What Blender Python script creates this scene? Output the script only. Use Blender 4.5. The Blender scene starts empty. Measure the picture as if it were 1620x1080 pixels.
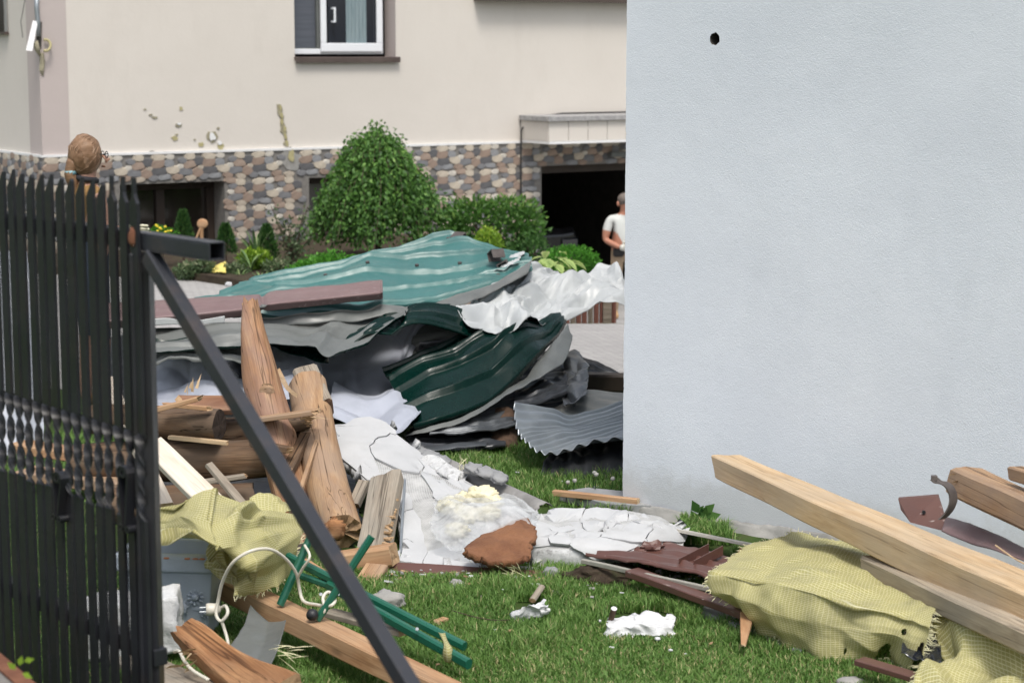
import bpy, bmesh, math, random
import numpy as np
from mathutils import Vector, Matrix, noise

scene = bpy.context.scene
COL = scene.collection
R = math.radians
random.seed(7)

# ------------------------------------------------------------------ camera
CAM_H = 2.2
FPX = 3150.0                      # focal length in pixels of the 1620 px wide photograph (70 mm)
PITCH = math.atan(460.0 / FPX)
CP, SP = math.cos(PITCH), math.sin(PITCH)
cam_data = bpy.data.cameras.new('camera')
cam = bpy.data.objects.new('camera', cam_data)
COL.objects.link(cam)
cam.location = (0, 0, CAM_H)
cam.rotation_euler = (math.pi / 2 - PITCH, 0, 0)
cam_data.sensor_width = 36.0
cam_data.lens = 70.0
cam_data.clip_end = 2000.0
cam_data.dof.use_dof = True
cam_data.dof.focus_distance = 9.0
cam_data.dof.aperture_fstop = 4.5
scene.camera = cam

# ------------------------------------------------------------------ sky and sun (bright overcast, hazy sun from the right)
SUN_EL, SUN_AZ = 62.0, 170.0      # azimuth clockwise from +Y
world = bpy.data.worlds.new('World')
scene.world = world
world.use_nodes = True
wn = world.node_tree
wn.nodes.clear()
w_out = wn.nodes.new('ShaderNodeOutputWorld')
w_bg = wn.nodes.new('ShaderNodeBackground')
w_sky = wn.nodes.new('ShaderNodeTexSky')
w_sky.sky_type = 'NISHITA'
w_sky.sun_disc = False
w_sky.sun_elevation = R(SUN_EL)
w_sky.sun_rotation = R(SUN_AZ)
w_sky.dust_density = 4.0
w_sky.air_density = 1.3
w_hsv = wn.nodes.new('ShaderNodeHueSaturation')
w_hsv.inputs['Saturation'].default_value = 0.5
wn.links.new(w_sky.outputs[0], w_hsv.inputs['Color'])
wn.links.new(w_hsv.outputs[0], w_bg.inputs[0])
w_bg.inputs[1].default_value = 0.115
wn.links.new(w_bg.outputs[0], w_out.inputs[0])

sun_data = bpy.data.lights.new('sun', 'SUN')
sun = bpy.data.objects.new('sun', sun_data)
COL.objects.link(sun)
sun_data.energy = 1.5
sun_data.angle = R(16)
sun_data.color = (1.0, 0.95, 0.88)
sd = Vector((math.sin(R(SUN_AZ)) * math.cos(R(SUN_EL)), math.cos(R(SUN_AZ)) * math.cos(R(SUN_EL)), math.sin(R(SUN_EL))))
sun.rotation_euler = sd.to_track_quat('Z', 'Y').to_euler()

scene.view_settings.view_transform = 'Standard'
scene.view_settings.look = 'None'
scene.view_settings.gamma = 1.0
scene.view_settings.exposure = 0.66
scene.view_settings.use_curve_mapping = False
scene.cycles.use_denoising = True
scene.cycles.max_bounces = 6
scene.cycles.transparent_max_bounces = 12

# ------------------------------------------------------------------ where a photograph pixel lies at a chosen real distance
def ray(px, py):
    xc = (px - 810.0) / FPX
    yc = (540.0 - py) / FPX
    return Vector((xc, CP + yc * SP, -SP + yc * CP))

def P(px, py, d):
    r = ray(px, py)
    return Vector((0, 0, CAM_H)) + r * (d / r.y)

def G(px, py, z=0.0):
    r = ray(px, py)
    return Vector((0, 0, CAM_H)) + r * ((z - CAM_H) / r.z)

# ------------------------------------------------------------------ objects and tags
def tag(o, label=None, cat=None, group=None, kind=None):
    if label: o['label'] = label
    if cat:
        o['category'] = cat
        if not kind: kind = 'thing'
    if group: o['group'] = group
    if kind: o['kind'] = kind
    return o

def link_mesh(name, me, mats=(), parent=None, smooth=False):
    for m in (mats if isinstance(mats, (list, tuple)) else [mats]):
        me.materials.append(m)
    if smooth:
        me.polygons.foreach_set('use_smooth', [True] * len(me.polygons))
    o = bpy.data.objects.new(name, me)
    COL.objects.link(o)
    if parent is not None:
        o.parent = parent
        o.matrix_parent_inverse = BASE[parent.name].inverted()   # meshes are written in world coordinates
    BASE[o.name] = Matrix.Identity(4)
    return o

BASE = {}

def empty(name, loc, label=None, cat=None, group=None, rz=0.0):
    o = bpy.data.objects.new(name, None)
    o.empty_display_size = 0.1
    COL.objects.link(o)
    o.location = loc
    o.rotation_euler = (0, 0, rz)
    BASE[o.name] = Matrix.Translation(Vector(loc)) @ Matrix.Rotation(rz, 4, 'Z')
    tag(o, label, cat, group)
    return o

def set_frame(o, M):
    """place a mesh written in its own local frame at world matrix M"""
    o.matrix_basis = M
    BASE[o.name] = Matrix(M)

class MB:
    """collects quads, boxes, tubes and prisms into one mesh"""
    def __init__(self):
        self.v, self.f, self.m = [], [], []
    def add(self, vs, fs, mi=0):
        o = len(self.v)
        self.v += [tuple(p) for p in vs]
        self.f += [tuple(i + o for i in f) for f in fs]
        self.m += [mi] * len(fs)
        return self
    def box(self, lo, hi, mi=0, M=None):
        x0, y0, z0 = lo; x1, y1, z1 = hi
        vs = [Vector(p) for p in ((x0,y0,z0),(x1,y0,z0),(x1,y1,z0),(x0,y1,z0),(x0,y0,z1),(x1,y0,z1),(x1,y1,z1),(x0,y1,z1))]
        if M is not None: vs = [M @ p for p in vs]
        return self.add(vs, [(0,3,2,1),(4,5,6,7),(0,1,5,4),(1,2,6,5),(2,3,7,6),(3,0,4,7)], mi)
    def prism(self, outline, off, mi=0):
        """closed polygon outline (3D points) extruded by vector off"""
        n = len(outline); off = Vector(off)
        vs = [Vector(p) for p in outline] + [Vector(p) + off for p in outline]
        fs = [tuple(range(n))[::-1], tuple(range(n, 2 * n))]
        fs += [(i, (i + 1) % n, n + (i + 1) % n, n + i) for i in range(n)]
        return self.add(vs, fs, mi)
    def tube(self, pts, r, n=8, mi=0, cap=True):
        pts = [Vector(p) for p in pts]
        rs = r if isinstance(r, (list, tuple)) else [r] * len(pts)
        rings = []
        t = (pts[1] - pts[0]).normalized()
        up = Vector((0, 0, 1)) if abs(t.z) < 0.9 else Vector((1, 0, 0))
        a = t.cross(up).normalized()
        vs = []
        for i, p in enumerate(pts):
            t = (pts[min(i + 1, len(pts) - 1)] - pts[max(i - 1, 0)]).normalized()
            a = (a - t * a.dot(t)).normalized()
            b = t.cross(a)
            for k in range(n):
                w = 2 * math.pi * k / n
                vs.append(p + (a * math.cos(w) + b * math.sin(w)) * rs[i])
        fs = []
        for i in range(len(pts) - 1):
            for k in range(n):
                fs.append((i * n + k, i * n + (k + 1) % n, (i + 1) * n + (k + 1) % n, (i + 1) * n + k))
        if cap:
            fs.append(tuple(range(n))[::-1]); fs.append(tuple(range((len(pts) - 1) * n, len(pts) * n)))
        return self.add(vs, fs, mi)
    def strip(self, pts, wvec, tvec, mi=0):
        """flat bar swept along pts: width vector wvec, thickness vector tvec (constant or per point)"""
        pts = [Vector(p) for p in pts]; n = len(pts); vs = []
        for i, p in enumerate(pts):
            w = Vector(wvec[i] if isinstance(wvec, list) else wvec) / 2
            t = Vector(tvec[i] if isinstance(tvec, list) else tvec) / 2
            vs += [p - w - t, p + w - t, p + w + t, p - w + t]
        fs = [(3, 2, 1, 0), tuple(4 * (n - 1) + k for k in range(4))]
        for i in range(n - 1):
            for k in range(4):
                fs.append((4*i+k, 4*i+(k+1) % 4, 4*i+4+(k+1) % 4, 4*i+4+k))
        return self.add(vs, fs, mi)
    def mesh(self, name):
        me = bpy.data.meshes.new(name)
        me.from_pydata(self.v, [], self.f)
        me.polygons.foreach_set('material_index', self.m)
        me.update()
        return me
    def build(self, name, mats, parent=None, smooth=False, bevel=0.0, fix=False):
        me = self.mesh(name)
        if fix:
            bm = bmesh.new(); bm.from_mesh(me)
            bmesh.ops.recalc_face_normals(bm, faces=bm.faces); bm.to_mesh(me); bm.free()
        o = link_mesh(name, me, mats, parent, smooth)
        if bevel:
            b = o.modifiers.new('bevel', 'BEVEL'); b.width = bevel; b.segments = 2; b.limit_method = 'ANGLE'
        return o

def frame(a, b, roll=0.0):
    """local X from a to b, local Z close to up; origin a"""
    a, b = Vector(a), Vector(b)
    x = (b - a).normalized()
    up = Vector((0, 0, 1)) if abs(x.z) < 0.95 else Vector((0, -1, 0))
    y = up.cross(x).normalized()
    z = x.cross(y)
    M = Matrix((x, y, z)).transposed().to_4x4() @ Matrix.Rotation(roll, 4, 'X')
    M.translation = a
    return M

def fbm(p, oct=4):
    s, a = 0.0, 1.0
    for i in range(oct):
        s += a * noise.noise(p); p = p * 2.03; a *= 0.5
    return s

def bar(name, a, b, w, h, mats, roll=0.0, seg=24, wob=0.004, jag=(0, 0), taper=(1, 1), round_=0.12, bow=(0, 0), nside=0,
        seed=0, parent=None, label=None, cat=None, group=None, lump=0.0, cut=(0, 0)):
    """a timber or log from a to b with its own grain frame; jag = depth of splintered ends, cut = slant of each end"""
    a, b = Vector(a), Vector(b); L = (b - a).length
    if nside:
        sec = [(math.cos(2*math.pi*k/nside) * w/2, math.sin(2*math.pi*k/nside) * h/2) for k in range(nside)]
    else:
        c = round_ * min(w, h); sec = []
        for sx, sy, o in ((1, -1, 0), (1, 1, 1), (-1, 1, 0), (-1, -1, 1)):
            p1 = (sx * w/2, sy * (h/2 - c)); p2 = (sx * (w/2 - c), sy * h/2)
            sec += [p1, p2] if o == 1 and sx > 0 or o == 1 and sx < 0 else []
            if o == 0 and sx > 0: sec += [p2, p1]
            if o == 0 and sx < 0: sec += [p2, p1]
        # subdivide the long sides
        out = []
        for i in range(len(sec)):
            p, q = sec[i], sec[(i + 1) % len(sec)]
            k = max(1, int(math.hypot(q[0]-p[0], q[1]-p[1]) / 0.03))
            k = min(k, 5)
            for j in range(k):
                out.append((p[0] + (q[0]-p[0]) * j/k, p[1] + (q[1]-p[1]) * j/k))
        sec = out
    n = len(sec); vs, fs, mi = [], [], []
    so = Vector((seed * 13.7, seed * 5.1, seed * 9.3))
    for i in range(seg + 1):
        t = i / seg; tp = taper[0] + (taper[1] - taper[0]) * t
        for (y, z) in sec:
            x = L * t
            if i == 0 or i == seg or i == 1 or i == seg - 1:
                e = 0 if i < 2 else 1
                if i in (0, seg):
                    nz = noise.noise(Vector((y * 38, z * 38, 3.1 + e * 7)) + so) * 0.6 + noise.noise(Vector((y * 90, z * 90, 8.1 + e)) + so) * 0.6
                    x += (nz * jag[e]) * (1 if e else 1)
                    x += cut[e] * z
                elif jag[e] > 0.01 or cut[e]:
                    x += (-1 if e else 1) * jag[e] * 0.35 + cut[e] * z * 0.8
            q = Vector((x * 2.2, y * 9, z * 9)) + so
            k = tp * (1 + lump * noise.noise(Vector((x * 3.1, y * 3, z * 3)) + so))
            wy = noise.noise(q) * wob; wz = noise.noise(q + Vector((31, 7, 2))) * wob
            s = math.sin(math.pi * t)
            vs.append((x, y * k + wy + bow[0] * s, z * k + wz + bow[1] * s))
    for i in range(seg):
        for k in range(n):
            fs.append((i*n+k, i*n+(k+1) % n, (i+1)*n+(k+1) % n, (i+1)*n+k)); mi.append(0)
    for e, i in ((0, 0), (1, seg)):
        ring = [i*n+k for k in range(n)]
        c = Vector((0, 0, 0))
        for k in ring: c += Vector(vs[k])
        c /= n
        # inner ring so that splintered ends get relief
        inner = []
        for k in ring:
            p = Vector(vs[k]) * 0.5 + c * 0.5
            p.x += noise.noise(p * 60 + so) * jag[e] * 0.8
            inner.append(len(vs)); vs.append(tuple(p))
        c.x += noise.noise(c * 50 + so) * jag[e] * 0.6
        ci = len(vs); vs.append(tuple(c))
        for k in range(n):
            A, B, C, D = ring[k], ring[(k+1) % n], inner[(k+1) % n], inner[k]
            f1, f2 = (A, B, C, D), (D, C, ci)
            if e == 0: f1, f2 = f1[::-1], f2[::-1]
            fs += [f1, f2]; mi += [1, 1]
    me = bpy.data.meshes.new(name)
    me.from_pydata(vs, [], fs)
    me.polygons.foreach_set('material_index', mi)
    me.update()
    bm = bmesh.new(); bm.from_mesh(me); bmesh.ops.recalc_face_normals(bm, faces=bm.faces)
    for f in bm.faces: f.smooth = (f.material_index == 0)
    for ed in bm.edges:
        if len(ed.link_faces) == 2 and (ed.link_faces[0].material_index != ed.link_faces[1].material_index or (not nside and ed.calc_face_angle(0) > R(30))):
            ed.smooth = False
    bm.to_mesh(me); bm.free()
    mats = mats if isinstance(mats, (list, tuple)) else [mats, mats]
    o = link_mesh(name, me, list(mats), parent)
    set_frame(o, frame(a, b, roll))
    if label: tag(o, label, cat, group)
    return o

# ------------------------------------------------------------------ bent sheets from a net of points
def crom(p0, p1, p2, p3, t):
    return 0.5 * ((2*p1) + (-p0 + p2)*t + (2*p0 - 5*p1 + 4*p2 - p3)*t*t + (-p0 + 3*p1 - 3*p2 + p3)*t*t*t)

def resample(arr, n, axis, hard=False):
    """Catmull-Rom (or straight) resampling of a numpy net along one axis to n+1 samples"""
    arr = np.moveaxis(arr, axis, 0); k = arr.shape[0]; out = []
    for i in range(n + 1):
        x = i / n * (k - 1); j = min(int(x), k - 2); t = x - j
        if hard or k == 2:
            out.append(arr[j] * (1 - t) + arr[j+1] * t)
        else:
            out.append(crom(arr[max(j-1, 0)], arr[j], arr[j+1], arr[min(j+2, k-1)], t))
    return np.moveaxis(np.array(out), 0, axis)

def net_points(net, nu, nv, hard_u=False, hard_v=False):
    a = np.array([[tuple(P(*q)) if not isinstance(q, Vector) else tuple(q) for q in row] for row in net], dtype=float)
    a = resample(a, nv, 0, hard_v)
    a = resample(a, nu, 1, hard_u)
    return a                                     # (nv+1, nu+1, 3)

def grid_normals(a):
    du = np.gradient(a, axis=1); dv = np.gradient(a, axis=0)
    n = np.cross(du, dv)
    return n / (np.linalg.norm(n, axis=2, keepdims=True) + 1e-9)

def ridged(p, s):
    return abs(noise.noise(Vector(p) * s))

def sheet(name, net, nu, nv, mats, disp=None, thick=0.002, parent=None, smooth=True, label=None, cat=None, group=None,
          hard_u=False, hard_v=False, edge=0.0, seed=0, keep=None, offset=0.0, sharp=0.0):
    """net: rows (v) of points (px, py, distance). disp(u_m, v_m, p, u, v) -> metres along the normal"""
    a = net_points(net, nu, nv, hard_u, hard_v)
    L = np.zeros(a.shape[:2]); W = np.zeros(a.shape[:2])
    L[:, 1:] = np.cumsum(np.linalg.norm(np.diff(a, axis=1), axis=2), axis=1)
    W[1:, :] = np.cumsum(np.linalg.norm(np.diff(a, axis=0), axis=2), axis=0)
    Lm = L[:, -1].mean(); Wm = W[-1, :].mean()
    if disp is not None:
        nrm = grid_normals(a); dd = np.zeros(a.shape[:2])
        for i in range(nv + 1):
            for j in range(nu + 1):
                dd[i, j] = disp(j / nu * Lm, i / nv * Wm, a[i, j], j / nu, i / nv)
        a = a + nrm * dd[..., None]
    if edge:
        for i in range(nv + 1):
            for j in range(nu + 1):
                if i in (0, nv) or j in (0, nu):
                    p = Vector(a[i, j]); q = p * 14 + Vector((seed, 0, 0))
                    k = edge * (noise.noise(q) + 0.7 * noise.noise(q * 3.1))
                    if i == 0: a[i, j] += (a[1, j] - a[0, j]) / (np.linalg.norm(a[1, j] - a[0, j]) + 1e-9) * k
                    if i == nv: a[i, j] += (a[nv-1, j] - a[nv, j]) / (np.linalg.norm(a[nv-1, j] - a[nv, j]) + 1e-9) * k
                    if j == 0: a[i, j] += (a[i, 1] - a[i, 0]) / (np.linalg.norm(a[i, 1] - a[i, 0]) + 1e-9) * k
                    if j == nu: a[i, j] += (a[i, nu-1] - a[i, nu]) / (np.linalg.norm(a[i, nu-1] - a[i, nu]) + 1e-9) * k
    vs = [tuple(p) for p in a.reshape(-1, 3)]
    fs, uvs = [], []
    for i in range(nv):
        for j in range(nu):
            if keep is not None and not keep((j + .5) / nu, (i + .5) / nv): continue
            w = nu + 1
            fs.append((i*w+j, i*w+j+1, (i+1)*w+j+1, (i+1)*w+j))
            for (jj, ii) in ((j, i), (j+1, i), (j+1, i+1), (j, i+1)):
                uvs += [jj / nu * Lm, ii / nv * Wm]
    me = bpy.data.meshes.new(name)
    me.from_pydata(vs, [], fs)
    uv = me.uv_layers.new(name='metres'); uv.data.foreach_set('uv', uvs)
    me.update()
    mats = list(mats) if isinstance(mats, (list, tuple)) else [mats]
    o = link_mesh(name, me, mats, parent, smooth)
    if sharp:
        bm = bmesh.new(); bm.from_mesh(me)
        for ed in bm.edges:
            if len(ed.link_faces) == 2 and ed.calc_face_angle(0) > R(sharp): ed.smooth = False
        bm.to_mesh(me); bm.free()
    if thick:
        s = o.modifiers.new('thickness', 'SOLIDIFY'); s.thickness = thick; s.offset = offset
        s.use_even_offset = False
        if len(mats) > 1: s.material_offset = 1
        if len(mats) > 2: s.material_offset_rim = 2
    if label: tag(o, label, cat, group)
    o_grid[o.name] = a
    return o
o_grid = {}

def chunk(name, c, size, mats, seed=0, rough=0.25, fine=0.06, sub=3, parent=None, boxy=0.0, rot=(0, 0, 0), label=None, cat=None, group=None, smooth=True, flat=None):
    """an irregular lump"""
    bm = bmesh.new()
    bmesh.ops.create_icosphere(bm, subdivisions=sub, radius=1.0)
    so = Vector((seed * 3.7, seed * 1.3, seed * 7.9))
    for v in bm.verts:
        p = v.co.normalized()
        if boxy:
            q = p / max(abs(p.x), abs(p.y), abs(p.z)); p = p.lerp(q, boxy)
        k = 1 + rough * noise.noise(p * 1.7 + so) + fine * noise.noise(p * 6 + so) + fine * 0.6 * noise.noise(p * 14 + so)
        p = p * k
        v.co = Vector((p.x * size[0], p.y * size[1], p.z * size[2]))
        if flat is not None and v.co.z < flat * size[2]: v.co.z = flat * size[2]
    me = bpy.data.meshes.new(name); bm.to_mesh(me); bm.free()
    o = link_mesh(name, me, mats, parent, smooth)
    from mathutils import Euler
    set_frame(o, Matrix.Translation(Vector(c)) @ Euler(rot).to_matrix().to_4x4())
    if label: tag(o, label, cat, group)
    return o

def spline(pts, n):
    a = np.array([tuple(p) for p in pts], dtype=float)
    return [Vector(p) for p in resample(a, n, 0)]

# ------------------------------------------------------------------ materials
class NT:
    def __init__(self, name):
        self.mat = bpy.data.materials.new(name); self.mat.use_nodes = True
        self.t = self.mat.node_tree; self.t.nodes.clear()
        self.out = self.n('ShaderNodeOutputMaterial')
        self.b = self.n('ShaderNodeBsdfPrincipled')
        self.l(self.b.outputs[0], self.out.inputs[0])
    def n(self, t, **kw):
        nd = self.t.nodes.new(t)
        for k, v in kw.items(): setattr(nd, k, v)
        return nd
    def l(self, a, b): self.t.links.new(a, b)
    def coords(self, kind='Object', scale=(1, 1, 1), rot=(0, 0, 0)):
        tc = self.n('ShaderNodeTexCoord'); mp = self.n('ShaderNodeMapping')
        src = tc.outputs['UV'] if kind == 'UV' else tc.outputs[kind]
        self.l(src, mp.inputs[0]); mp.inputs['Scale'].default_value = scale; mp.inputs['Rotation'].default_value = rot
        return mp.outputs[0]
    def noise(self, co, scale, detail=5, rough=0.55, dist=0.0):
        t = self.n('ShaderNodeTexNoise'); self.l(co, t.inputs['Vector'])
        t.inputs['Scale'].default_value = scale; t.inputs['Detail'].default_value = detail
        t.inputs['Roughness'].default_value = rough; t.inputs['Distortion'].default_value = dist
        return t.outputs['Fac']
    def ramp(self, fac, stops):
        r = self.n('ShaderNodeValToRGB'); self.l(fac, r.inputs[0])
        e = r.color_ramp.elements
        while len(e) < len(stops): e.new(0.5)
        for i, (p, c) in enumerate(stops):
            e[i].position = p; e[i].color = (c[0], c[1], c[2], 1) if not isinstance(c, (int, float)) else (c, c, c, 1)
        return r.outputs[0]
    def mix(self, fac, a, b, mode='MIX'):
        m = self.n('ShaderNodeMix', data_type='RGBA', blend_type=mode)
        for i, x in ((0, fac), (6, a), (7, b)):
            if hasattr(x, 'links'): self.l(x, m.inputs[i])
            elif i == 0: m.inputs[0].default_value = x
            else: m.inputs[i].default_value = (x[0], x[1], x[2], 1)
        return m.outputs[2]
    def math(self, op, a, b=0.0):
        m = self.n('ShaderNodeMath', operation=op)
        for i, x in ((0, a), (1, b)):
            if hasattr(x, 'links'): self.l(x, m.inputs[i])
            else: m.inputs[i].default_value = x
        return m.outputs[0]
    def bump(self, h, strength=0.3, dist=0.01, prev=None):
        b = self.n('ShaderNodeBump'); self.l(h, b.inputs['Height'])
        b.inputs['Strength'].default_value = strength; b.inputs['Distance'].default_value = dist
        if prev is not None: self.l(prev, b.inputs['Normal'])
        return b.outputs[0]
    def fin(self, col=None, rough=0.6, metal=0.0, normal=None, spec=0.5, coat=0.0, alpha=None):
        B = self.b.inputs
        if col is not None:
            if hasattr(col, 'links'): self.l(col, B['Base Color'])
            else: B['Base Color'].default_value = (col[0], col[1], col[2], 1)
        if hasattr(rough, 'links'): self.l(rough, B['Roughness'])
        else: B['Roughness'].default_value = rough
        B['Metallic'].default_value = metal
        B['Specular IOR Level'].default_value = spec
        B['Coat Weight'].default_value = coat
        if normal is not None: self.l(normal, B['Normal'])
        if alpha is not None: self.l(alpha, B['Alpha'])
        return self.mat

def pm(name, c1, c2=None, scale=4.0, rough=0.6, metal=0.0, bump=0.0, bscale=40.0, bdist=0.005, spec=0.5, coat=0.0, dirt=None, dscale=2.0, damt=0.5,
       stretch=(1, 1, 1), kind='Object', rvar=0.0, lo=0.3, hi=0.7):
    """mottled procedural surface: two tones, optional dirt patches, fine relief"""
    t = NT(name); co = t.coords(kind, stretch)
    col = c1
    if c2 is not None:
        col = t.ramp(t.noise(co, scale, 7, 0.6), [(lo, c1), (hi, c2)])
    if dirt is not None:
        f = t.ramp(t.noise(co, dscale, 8, 0.68), [(0.52, 0.0), (0.72, damt)])
        col = t.mix(f, col, dirt)
    nr = None
    if bump: nr = t.bump(t.noise(co, bscale, 4, 0.6), bump, bdist)
    r = rough
    if rvar: r = t.ramp(t.noise(co, scale * 1.7, 5), [(0.3, max(rough - rvar, 0.02)), (0.7, min(rough + rvar, 1))])
    return t.fin(col, r, metal, nr, spec, coat)

def wood(name, dark, mid, light, scale=1.0, rough=0.75, knots=True, weather=None, wamt=0.6, crack=0.5):
    t = NT(name)
    co = t.coords('Object', (0.16 * scale, 1.0 * scale, 1.0 * scale))
    g = t.noise(co, 22, 6, 0.6, 0.6)
    fine = t.noise(t.coords('Object', (0.035 * scale, 1, 1)), 190, 3, 0.6)
    col = t.ramp(g, [(0.28, dark), (0.5, mid), (0.72, light)])
    col = t.mix(t.ramp(fine, [(0.35, 0.55), (0.6, 0.0)]), col, dark)
    if knots:
        v = t.n('ShaderNodeTexVoronoi'); t.l(t.coords('Object', (1.0, 3.0, 3.0)), v.inputs['Vector']); v.inputs['Scale'].default_value = 2.6
        col = t.mix(t.ramp(v.outputs['Distance'], [(0.04, 0.75), (0.12, 0.0)]), col, tuple(x * 0.45 for x in dark))
    if weather is not None:
        w = t.noise(t.coords('Object', (0.5, 1.2, 1.2)), 4.5, 8, 0.65)
        col = t.mix(t.ramp(w, [(0.42, 0.0), (0.62, wamt)]), col, weather)
    ck = t.noise(t.coords('Object', (0.022, 1, 1)), 17, 3, 0.5, 0.25)
    cm = t.ramp(ck, [(0.488, 0.0), (0.5, crack), (0.512, 0.0)])
    col = t.mix(cm, col, tuple(x * 0.25 for x in dark))
    nr = t.bump(fine, 0.35, 0.002)
    nr = t.bump(cm, -0.4, 0.004, nr)
    return t.fin(col, rough, 0, nr, 0.25)
# ------------------------------------------------------------------ the materials of the place
def m_stucco(name, base, alt, stain, pebble=230.0, strength=0.55, splash=False):
    t = NT(name); co = t.coords('Object')
    col = t.ramp(t.noise(co, 1.1, 8, 0.6), [(0.3, base), (0.7, alt)])
    col = t.mix(t.ramp(t.noise(t.coords('Object', (1, 1, 0.35)), 2.4, 9, 0.7), [(0.53, 0.0), (0.78, 0.45)]), col, stain)
    col = t.mix(t.ramp(t.noise(co, 60, 3, 0.7), [(0.66, 0.0), (0.75, 0.35)]), col, tuple(x * 0.6 for x in stain))
    if splash:
        # trowel patches, grey scuffs and soil splashed up from the ground
        col = t.mix(t.ramp(t.noise(t.coords('Object', (1, 1, 0.8)), 0.75, 6, 0.55, 0.8), [(0.42, 0.0), (0.6, 0.5)]), col, tuple(x * 0.90 for x in base))
        col = t.mix(t.ramp(t.noise(t.coords('Object', (1, 1, 1.6)), 3.2, 8, 0.75, 0.5), [(0.64, 0.0), (0.74, 0.3)]), col, tuple(x * 0.78 for x in base))
        s = t.n('ShaderNodeSeparateXYZ'); t.l(co, s.inputs[0])
        hgt = t.math('ADD', s.outputs[2], t.math('MULTIPLY', t.noise(co, 9, 6, 0.7), -0.28))
        col = t.mix(t.ramp(hgt, [(-0.12, 0.35), (0.10, 0.0)]), col, (0.36, 0.35, 0.32))
    v = t.n('ShaderNodeTexVoronoi'); t.l(co, v.inputs['Vector']); v.inputs['Scale'].default_value = pebble * 0.55
    n2 = t.noise(co, pebble, 3, 0.6, 0.4)
    nr = t.bump(n2, strength, 0.006)
    nr = t.bump(v.outputs['Distance'], strength * 0.5, 0.005, nr)
    nr = t.bump(t.noise(co, 7, 4), 0.12, 0.02, nr)
    return t.fin(col, 0.9, 0, nr, 0.25)

M = {}
M['stucco_white'] = m_stucco('stucco_white', (0.67, 0.715, 0.785), (0.72, 0.76, 0.82), (0.56, 0.60, 0.66), 260, 0.24, True)
M['stucco_cream'] = m_stucco('stucco_cream', (0.615, 0.575, 0.525), (0.645, 0.605, 0.555), (0.555, 0.515, 0.465), 60, 0.15)
M['stucco_pink'] = m_stucco('stucco_pink', (0.47, 0.415, 0.395), (0.49, 0.43, 0.41), (0.43, 0.38, 0.36), 60, 0.15)
M['trim_white'] = pm('trim_white', (0.78, 0.78, 0.78), (0.7, 0.7, 0.7), 3, 0.5)
M['pvc'] = pm('pvc', (0.80, 0.82, 0.85), (0.74, 0.76, 0.8), 2, 0.35)
M['sill_brown'] = pm('sill_brown', (0.07, 0.05, 0.045), (0.10, 0.075, 0.065), 6, 0.45)
M['black_void'] = pm('black_void', (0.012, 0.011, 0.010), (0.02, 0.018, 0.016), 3, 0.9)
M['dark_wood'] = pm('dark_wood', (0.022, 0.014, 0.010), (0.04, 0.026, 0.018), 10, 0.6, stretch=(1, 1, .2))
M['mortar'] = pm('mortar', (0.15, 0.14, 0.13), (0.21, 0.20, 0.185), 20, 0.95)
M['concrete'] = pm('concrete', (0.24, 0.24, 0.23), (0.36, 0.35, 0.33), 5, 0.95, bump=0.5, bscale=60, dirt=(0.13, 0.125, 0.11), dscale=3, damt=0.7)
M['granite'] = pm('granite', (0.22, 0.22, 0.22), (0.42, 0.41, 0.41), 26, 0.8)
M['cable_black'] = pm('cable_black', (0.02, 0.02, 0.02), (0.035, 0.035, 0.035), 30, 0.6)
M['foam_yellow'] = pm('foam_yellow', (0.34, 0.30, 0.15), (0.46, 0.42, 0.24), 30, 0.95, bump=0.6, bscale=60)
M['hole_grey'] = pm('hole_grey', (0.22, 0.20, 0.15), (0.38, 0.35, 0.24), 25, 0.95, bump=0.6, bscale=50)
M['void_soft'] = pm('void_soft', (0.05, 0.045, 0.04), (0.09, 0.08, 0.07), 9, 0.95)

def m_glass(name, tint=(0.02, 0.025, 0.03), rough=0.03):
    t = NT(name)
    return t.fin(t.ramp(t.noise(t.coords('Object'), 1.2, 3), [(0.3, tint), (0.7, tuple(x * 1.6 for x in tint))]), rough, 0, None, 0.9, 0.3)
M['glass'] = m_glass('glass', (0.012, 0.015, 0.022))
M['glass_brown'] = m_glass('glass_brown', (0.016, 0.012, 0.010), 0.12)
M['blind'] = pm('blind', (0.07, 0.08, 0.10), (0.10, 0.11, 0.135), 2, 0.7, stretch=(1, 1, 14))
M['curtain'] = pm('curtain', (0.16, 0.22, 0.24), (0.24, 0.30, 0.32), 12, 0.8, stretch=(4, 4, 0.3))

# stones of the cladding: one colour each
STONE = {}
for nm, c in {'cream': (0.46, 0.405, 0.33), 'sand': (0.38, 0.33, 0.27), 'brown': (0.26, 0.195, 0.155), 'rose': (0.30, 0.23, 0.185), 'slate': (0.10, 0.10, 0.105),
              'grey': (0.17, 0.172, 0.18), 'blue': (0.23, 0.235, 0.245), 'white': (0.48, 0.45, 0.40)}.items():
    STONE[nm] = pm('stone_' + nm, tuple(x * 0.8 for x in c), tuple(min(1, x * 1.2) for x in c), 14, 0.85, bump=0.4, bscale=40, bdist=0.004)

def m_paving():
    t = NT('paving'); co = t.coords('Object')
    b = t.n('ShaderNodeTexBrick'); t.l(t.coords('Object', rot=(0, 0, 0.58)), b.inputs['Vector'])
    b.inputs['Scale'].default_value = 5.0; b.inputs['Mortar Size'].default_value = 0.018
    b.inputs['Color1'].default_value = (0.40, 0.39, 0.38, 1); b.inputs['Color2'].default_value = (0.34, 0.33, 0.325, 1); b.inputs['Mortar'].default_value = (0.2, 0.195, 0.19, 1)
    col = t.mix(t.ramp(t.noise(co, 1.3, 8, 0.65), [(0.4, 0.0), (0.75, 0.5)]), b.outputs[0], (0.24, 0.235, 0.23))
    nr = t.bump(b.outputs['Fac'], -0.3, 0.004)
    return t.fin(col, 0.9, 0, nr, 0.3)
M['paving'] = m_paving()

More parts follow.
